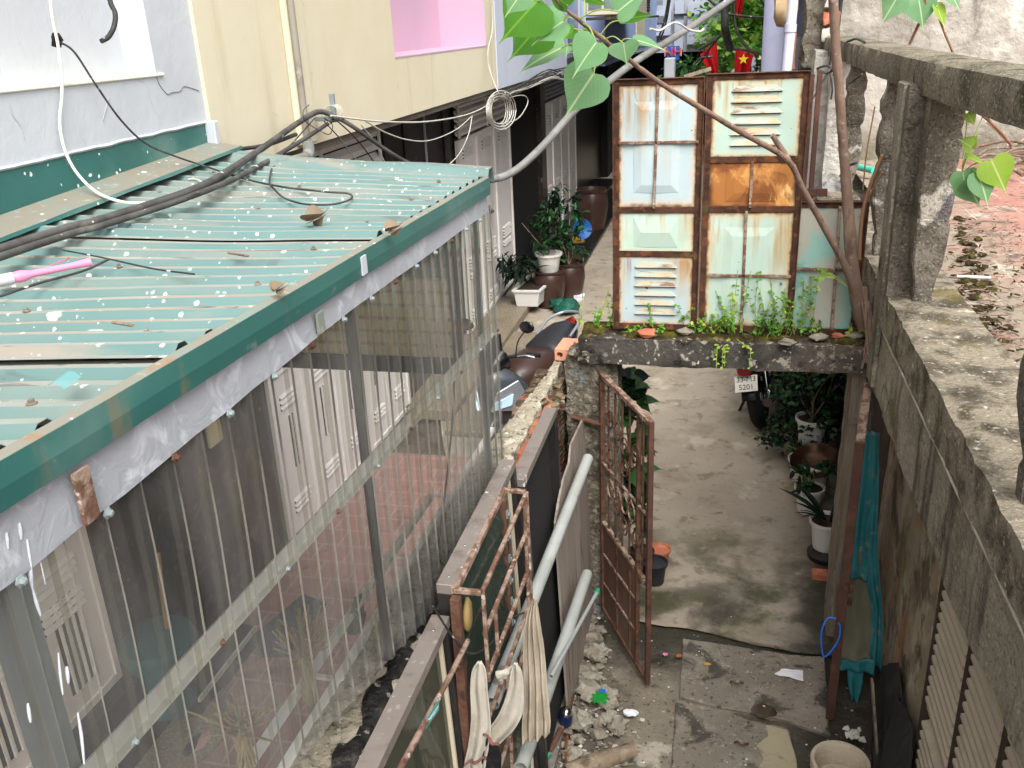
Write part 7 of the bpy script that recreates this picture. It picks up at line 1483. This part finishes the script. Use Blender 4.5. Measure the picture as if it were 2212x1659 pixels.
for k, (u, v, lab) in enumerate(((515, 550, 'short dark twig on the teal roof below the big dry leaf'), (265, 700, 'thin pale twig on the teal roof beside the near bolts'))):
    a, b = rz_(u - 22, v - 4, .045), rz_(u + 22, v + 3, .045); m = MB(); m.tube([a, b], .004, 5); tag(m.build('twig', (m_bark, m_wood)[k], None), lab, 'twig')
m = MB(); c = rz_(137, 830, .05)
m.grid(lambda u, v: c + V((.045*(u - .5), .05*(v - .5), .012*math.sin(u*3.1) + .006*v)), 6, 6); tag(m.build('plastic_scrap', M('aqua_plastic', '#5f9394', rough=.4, alpha=.7), None), 'small clear aqua plastic scrap on the near part of the roof', 'litter')
# ------------------------------------------------------------------ upper terrace clutter
cable('pipe', 'short turquoise plastic pipe on the terrace behind the sapling', [at(1826, 354, z=2.85), at(1850, 360, z=2.85), at(1888, 368, z=2.85)], .035, M('turquoise_pipe', '#43b39c', rough=.4), 12, cat='pipe')
tw_ = thing('branch_pile', 'heap of dry branches and roots against the back wall of the terrace', 'branches', tuple(at(2150, 330, z=2.8))); q = random.Random(9)
for k in range(26):
    a = at(q.uniform(2085, 2225), q.uniform(300, 372), z=2.8 + q.uniform(0, .12)); L = q.uniform(.3, .9); an = q.uniform(-.9, .9)
    m = MB(); m.tube(curve([a, a + V((L*.4*math.cos(an), -L*.4*math.sin(an), q.uniform(0, .08))), a + V((L*math.cos(an + .3), -L*math.sin(an + .3), q.uniform(-.02, .05)))], 4), q.uniform(.008, .03), 7); m.build('branch', q.choice((m_bark, m_wood, m_wood)), tw_, smooth=60)
deb = thing('debris_mat', 'matted dead roots and dark moss clumps along the inner edge of the plinth', 'debris', tuple(at(2130, 640, z=2.76)))
m = MB()
for k in range(130):
    v = q.uniform(470, 800); u0 = 2062 + (v - 470)*.14; u = q.gauss(u0 + 26, 26)
    a = at(u, v, z=2.775); an = q.gauss(.3, .9); L = q.uniform(.03, .12); m.tube([a, a + V((L*math.cos(an), L*math.sin(an), q.uniform(-.005, .015)))], q.uniform(.002, .005), 4)
m.build('roots', m_bark, deb, kind='stuff')
m = MB()
for k in range(150):
    v = q.uniform(470, 810); u = q.gauss(2068 + (v - 470)*.20 + 10, 12); a = at(u, v, z=2.77); m.blob(tuple(a + V((q.gauss(0, .05), 0, 0))), q.uniform(.008, .035), 1, .4, (1.2, 1, .5), k)
m.build('moss_clumps', m_moss, deb, smooth=50)
m = MB(); a, b = at(2068, 597, z=2.79), at(2140, 600, z=2.79); m.tube([a, b], .01, 6); tag(m.build('stick', M('bleached_stick', '#d2ccc0', rough=.8), None), 'bleached white stick lying on the terrace debris behind the plinth', 'stick')
m = MB(); a = at(2180, 325, z=2.95); m.tube(curve([at(2130, 262, z=3.3), at(2162, 290, z=3.1), at(2184, 318, z=2.95), at(2178, 312, z=3.0)], 5), .012, 6); tag(m.build('stick', m_wirewhite, None, smooth=60), 'curled pale vine stem hanging in front of the branch heap', 'vine')
ch = MB()
for k in range(330):
    a = at(q.uniform(2075, 2225), q.uniform(470, 800), z=2.77); an = q.uniform(0, 3.1); L = q.uniform(.01, .05); ch.c = k % 3; ch.tube([a, a + V((L*math.cos(an), L*math.sin(an), .004))], q.uniform(.002, .007), 4)
o = ch.build('leaf_litter', [m_bark, m_moss, m_stone], None, kind='stuff'); o['label'] = 'dry leaf litter and crumbs scattered over the terracotta terrace'; o['category'] = 'leaf litter'
# black wires round the end pillar
bw_ = thing('wire_bundle', 'black wires knotted round the pale end pillar of the balcony', 'wires', tuple(A(1790, 150, 7.6)))
for P in ([A(1735, 252, 6.6), A(1752, 220, 6.9), A(1775, 180, 7.4), A(1790, 150, 7.6), A(1796, 110, 7.6), A(1800, 60, 7.6)], [A(1765, 148, 7.6), A(1785, 142, 7.55), A(1800, 150, 7.5), A(1785, 158, 7.55), A(1765, 150, 7.6)], [A(1795, 152, 7.5), A(1812, 142, 7.4), A(1818, 150, 7.4), A(1800, 162, 7.5)], [A(1793, 160, 7.55), A(1798, 190, 7.5), A(1795, 215, 7.5)], [A(1830, 90, 7.0), A(1850, 84, 6.8), A(1868, 92, 6.6)], [A(1835, 180, 6.9), A(1852, 168, 6.7), A(1862, 160, 6.6)], [A(1815, 380, 6.5), A(1830, 360, 6.3), A(1850, 352, 6.1)]):
    m = MB(); m.tube(curve(P, 6), .008, 6); m.build('wire', m_cable, bw_, smooth=60)
# ------------------------------------------------------------------ far end of the alley
h6 = house('grey white far house with an open balcony and meter boxes over a dark passage', (-1.5, 33, 0))
yq = 33
def fr(u0, v0, u1, v1, y, d=.1):   # box whose front face lies on plane y
    a, b = at(u0, v1, y=y), at(u1, v0, y=y); return (a.x, y, a.z), (b.x, y + d, b.z)
z6 = at(1480, 112, y=yq).z
MB().box((-3.6, yq, z6), (at(1560, 60, y=yq).x, 44, 12)).build('upper_wall', m_greywall, h6)
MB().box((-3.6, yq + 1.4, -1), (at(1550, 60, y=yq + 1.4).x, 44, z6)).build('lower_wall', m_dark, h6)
for (u0, v0, u1, v1, mt) in ((1402, 20, 1450, 78, m_bluewhite), (1456, 0, 1478, 108, m_bluewhite), (1484, 6, 1538, 96, m_bluewhite)):
    lo, hi = fr(u0, v0, u1, v1, yq - .25, .25); MB().box(lo, hi).build('wall_bay', mt, h6)
for (u0, v0, u1, v1) in ((1418, 0, 1432, 12), (1420, 34, 1434, 50), (1502, 30, 1514, 48)):
    lo, hi = fr(u0, v0, u1, v1, yq - .3, .04); f = MB().box(lo, hi).build('window', m_winpane, h6)
lo, hi = fr(1455, 28, 1500, 36, yq - .34, .05); MB().box(lo, hi).build('pipe_run', m_scdark, h6)
lo, hi = fr(1546, 72, 1570, 100, 31.5, .6); MB().box(lo, hi).build('pink_parapet', M('faded_pink_paint', '#b99aa0', rough=.8), h6)
h7 = house('cream lit house closing the end of the alley behind the flags', (1, 46, 0))
MB().box((-2.5, 46, -1), (14, 52, 11)).build('wall', m_cream, h7)
for k in range(6): m = MB(); x = -1.5 + k*1.6; m.box((x, 45.9, 3.2), (x + .9, 46, 5)); f = m.build('window', m_winpane, h7)
for k in range(3): MB().box((-1.8 + k*1.1, 45.2, 1.2), (-1.1 + k*1.1, 46, 3.0 - .2*k)).build('gate_pier', m_bluewhite, h7)
h8 = house('dark grey house on the right of the alley beyond the lavender column', (3, 20, 0)); h8['group'] = 'houses on the right of the alley'
MB().box((1.45, 12.9, -1), (7, 40, 10)).build('wall', M('slate_grey_paint', '#6c6e74', [('#505258', .6, ('n', .8, .45, .68))], .85), h8)
for k in range(4): MB().box((1.58, 15 + k*5, 3.6), (1.64, 16.6 + k*5, 5.4)).build('window', m_winpane, h8)
MB().box((1.0, 14, 5.2), (1.62, 30, 5.5)).build('balcony_slab', m_greywall, h8)
lo, hi = fr(1655, 80, 1728, 175, 13.1, .1); tag(MB().box(lo, (hi[0], 13.16, hi[2])).build('metal_sheet', M('grey_sheet_metal', '#85868c', [('#6e6f75', .5, ('n', 1.2, .45, .7))], .5, metal=.3), None), 'plain grey metal sheet standing behind the lavender column', 'sheet')
a, b = at(1667, 160, y=12.4), at(1670, -40, y=12.4)
m = MB(); m.tube([V((a.x, 12.4, 0)), V((a.x, 12.4, 4.0)), V((a.x, 12.4, 6))], .135, 24); tag(m.build('column', M('lavender_plastic_pipe', '#b7bbd6', [('#a0a4c0', .5, ('n', 2, .45, .7))], .45), None, smooth=60), 'fat lavender painted pipe column behind the mint door leaf', 'column')
pp_ = thing('downpipe', 'slimmer pale lavender downpipe with a collar right of the fat column', 'pipe', tuple(at(1700, 100, y=10.4))); a, b = at(1698, 165, y=10.4), at(1716, -30, y=10.4)
m = MB(); m.tube([a + (a - b)*.8, a, b], .052, 16); m.build('pipe', M('pale_lavender_pipe', '#c3c6d8', rough=.4), pp_, smooth=60); c = a.lerp(b, .5); m = MB(); m.tube([c, c + (b - a)*.09], .061, 16); m.build('collar', M('pale_lavender_pipe_collar', '#b5b8ca', rough=.4), pp_, smooth=60)
m = MB(); c = at(1694, 18, y=11.2); m.blob(tuple(c), .16, 2, .3, (.8, .8, 1.2), 7); m.wob(.02, 9); tag(m.build('canvas_bundle', M('tan_canvas', '#a38d6a', [('#7d6a4d', .6, ('n', 5, .45, .68))], .9), None, smooth=50), 'rolled tan canvas bundle tied high behind the pale downpipe', 'bundle')
m = MB(); lo, hi = fr(1700, 70, 1722, 150, 10.9, .1); m.boxg(lo, (hi[0], 11.0, hi[2]), .1); m.wob(.02, 7); tag(m.build('wood_board', m_twig, None), 'weathered orange board hanging beside the ruined pier', 'board')
# air conditioner
ac = thing('air_conditioner', 'cream air conditioner box on a bracket high on the blue house', 'air conditioner', tuple(at(1340, 20, x=-2.3)))
a = at(1296, 34, x=-2.3); y0_, y1_ = a.y, at(1372, 24, x=-2.3).y; z0_ = a.z
m_acp = M('cream_ac_casing', '#c9c3ae', rough=.5)
MB().box((-2.55, y0_, z0_), (-1.95, y1_, z0_ + .62)).build('casing', m_acp, ac, bevel=.02)
for k in range(9): MB().box((-1.952, y1_ - .9, z0_ + .08 + k*.055), (-1.935, y1_ - .1, z0_ + .105 + k*.055)).build('louvre', m_scdark, ac) if k < 8 else None
for k in range(2): MB().box((-2.5 + k*.27, y0_ - .012, z0_ + .1), (-2.27 + k*.27, y0_ + .004, z0_ + .5)).build('vent', m_winpane, ac)
m = MB(); m.box((-2.55, y0_ - .1, z0_ - .07), (-1.75, y1_ + .1, z0_ - .02)); m.build('bracket', m_darkwood, ac)
# sign and meter box in the dark passage
sg = thing('sign', 'blue shop sign with red letters in the dark passage at the end of the alley', 'sign', tuple(at(1455, 125, y=28)))
lo, hi = fr(1440, 99, 1468, 152, 28, .06); MB().box(lo, hi).build('board', M('sign_blue', '#1f5fae', rough=.5), sg)
s_ = .2; p = at(1454, 113, y=27.98)
text_mesh('lettering', 'NH', m_white, .36, p, (1, 0, 0), (0, 0, 1), sg, .01); text_mesh('lettering', 'NH', M('sign_red', '#d6332c', rough=.5), .32, p - V((0, .02, 0)), (1, 0, 0), (0, 0, 1), sg, .01)
lo, hi = fr(1434, 125, 1458, 172, 16, .25); tag(MB().box(lo, hi).build('meter_box', m_greywall, None, bevel=.015), 'pale grey meter box standing just beyond the blue door leaf', 'box')
# flags
m_flag = M('red_flag_cloth', '#c4161c', [('#9c0f16', .6, ('n', 2.5, .45, .68, 4, 0, (1, 1, .3)))], .75, trans=.3); m_star = M('yellow_star', '#f2cf2c', rough=.7)
def flag(lab, pole, quad, y, star=None):
    t = thing('flag', lab, 'flag', tuple(A(*pole[0], y)), 'red flags hung along the alley'); m = MB(); m.tube([A(*pole[0], y + .03), A(*pole[1], y + .03)], .02, 8); m.build('pole', m_darkwood, t)
    P = [A(*p, y) for p in quad]
    f = lambda u, v: P[0].lerp(P[1], u).lerp(P[3].lerp(P[2], u), v) + V((0, .06*math.sin(u*9 + v*2)*(.3 + v), 0))
    m = MB(); m.grid(f, 20, 16); ob = m.build('cloth', m_flag, t, smooth=70)
    if star:
        c, r_ = A(*star[0], y - .09), star[1]; m = MB(); m.prism([c + V((math.sin(k*math.pi/5)*(r_ if k % 2 == 0 else r_*.4), 0, math.cos(k*math.pi/5)*(r_ if k % 2 == 0 else r_*.4))) for k in range(10)], (0, .01, 0)); m.build('star', m_star, t)
flag('drooping plain red flag, leftmost of the three above the gate leaves', ((1508, 108), (1550, 82)), [(1548, 86), (1512, 118), (1532, 156), (1552, 160)], 17)
flag('red flag with a yellow star above the mint door leaf', ((1582, 104), (1632, 112)), [(1590, 106), (1628, 118), (1618, 160), (1586, 160)], 16, ((1606, 128), .085))
flag('dark red flag hanging at the very top between the houses', ((1590, -20), (1610, -40)), [(1592, -20), (1612, -30), (1600, 42), (1588, 30)], 19)
# tree and wires
tr1 = thing('tree', 'bright green leafy tree at the end of the alley behind the flags', 'tree', (1.0, 34, 0)); m = MB(); q = random.Random(77)
for k in range(26):
    c = at(q.uniform(1545, 1665), q.uniform(-60, 120), y=q.uniform(28, 36)); bush(m, tuple(c), 1.0, 1.2, .8, 150, .22, seed=k + 300, mats=3)
m.build('crown', [greens('sunlit_tree_leaf', '#86bd52', '#5f9a3c', '#aed46a', trans=.4), m_lfbright, greens('sunlit_lime_tree_leaf', '#b3cf5e', '#8fb546', '#d3dd88', trans=.4)], tr1); m = MB(); a = at(1606, 150, y=33); m.tube(curve([(a.x, 33, -.5), (a.x + .1, 33, 2.5), at(1600, 60, y=33), at(1590, -40, y=33)], 6), [.25 - .012*k for k in range(19)], 10)  # leaf greens lightened to carry strong sunlight in the colour
for u, v in ((1570, 30), (1640, 20), (1560, 90), (1650, 80)): m.tube(curve([at(1603, 120, y=33), at((u + 1603)/2, (v + 100)/2, y=33), at(u, v, y=32)], 5), .06, 7)
m.build('trunk', m_bark, tr1, smooth=60)
cable('cable', 'thick black hank of cables hanging in front of the far tree', [A(1562, -20, 14), A(1566, 20, 14), A(1566, 60, 14), A(1574, 92, 14.2), A(1578, 106, 14.3)], .055, m_cable)
fw = thing('wire_bundle', 'thin black wires strung between the far houses in front of the tree', 'wires', tuple(A(1560, 80, 15)))
for P in ([A(1480, 190, 18), A(1530, 110, 16), A(1566, 66, 14)], [A(1570, 30, 14), A(1620, 36, 14), A(1660, 38, 14)], [A(1585, 0, 14), A(1590, 60, 14), A(1612, 100, 14), A(1640, 118, 14)], [A(1640, -10, 14), A(1655, 20, 14), A(1668, 40, 14)], [A(1500, 140, 16), A(1512, 126, 16), A(1540, 122, 16)], [A(1420, 90, 18), A(1436, 40, 18), A(1446, -20, 18)], [A(1426, 90, 18), A(1440, 42, 18), A(1450, -20, 18)], [A(1560, 24, 14), A(1520, -10, 14)]):
    m = MB(); m.tube(curve(P, 6), .02, 6); m.build('wire', m_cable, fw, smooth=60)
fs = thing('shrub', 'small dark potted leaves just beyond the top of the blue door leaf', 'shrub', tuple(A(1500, 155, 19))); m = MB(); bush(m, tuple(A(1495, 152, 19)), .5, .3, .25, 120, .3, seed=88, W=.3); m.build('leaves', m_lfmid, fs)
m = MB(); m.bar(A(1478, 166, 9), A(1536, 148, 9), .05, .03); tag(m.build('plank', m_wood, None), 'grey plank lying slanted behind the top of the blue door leaf', 'plank')
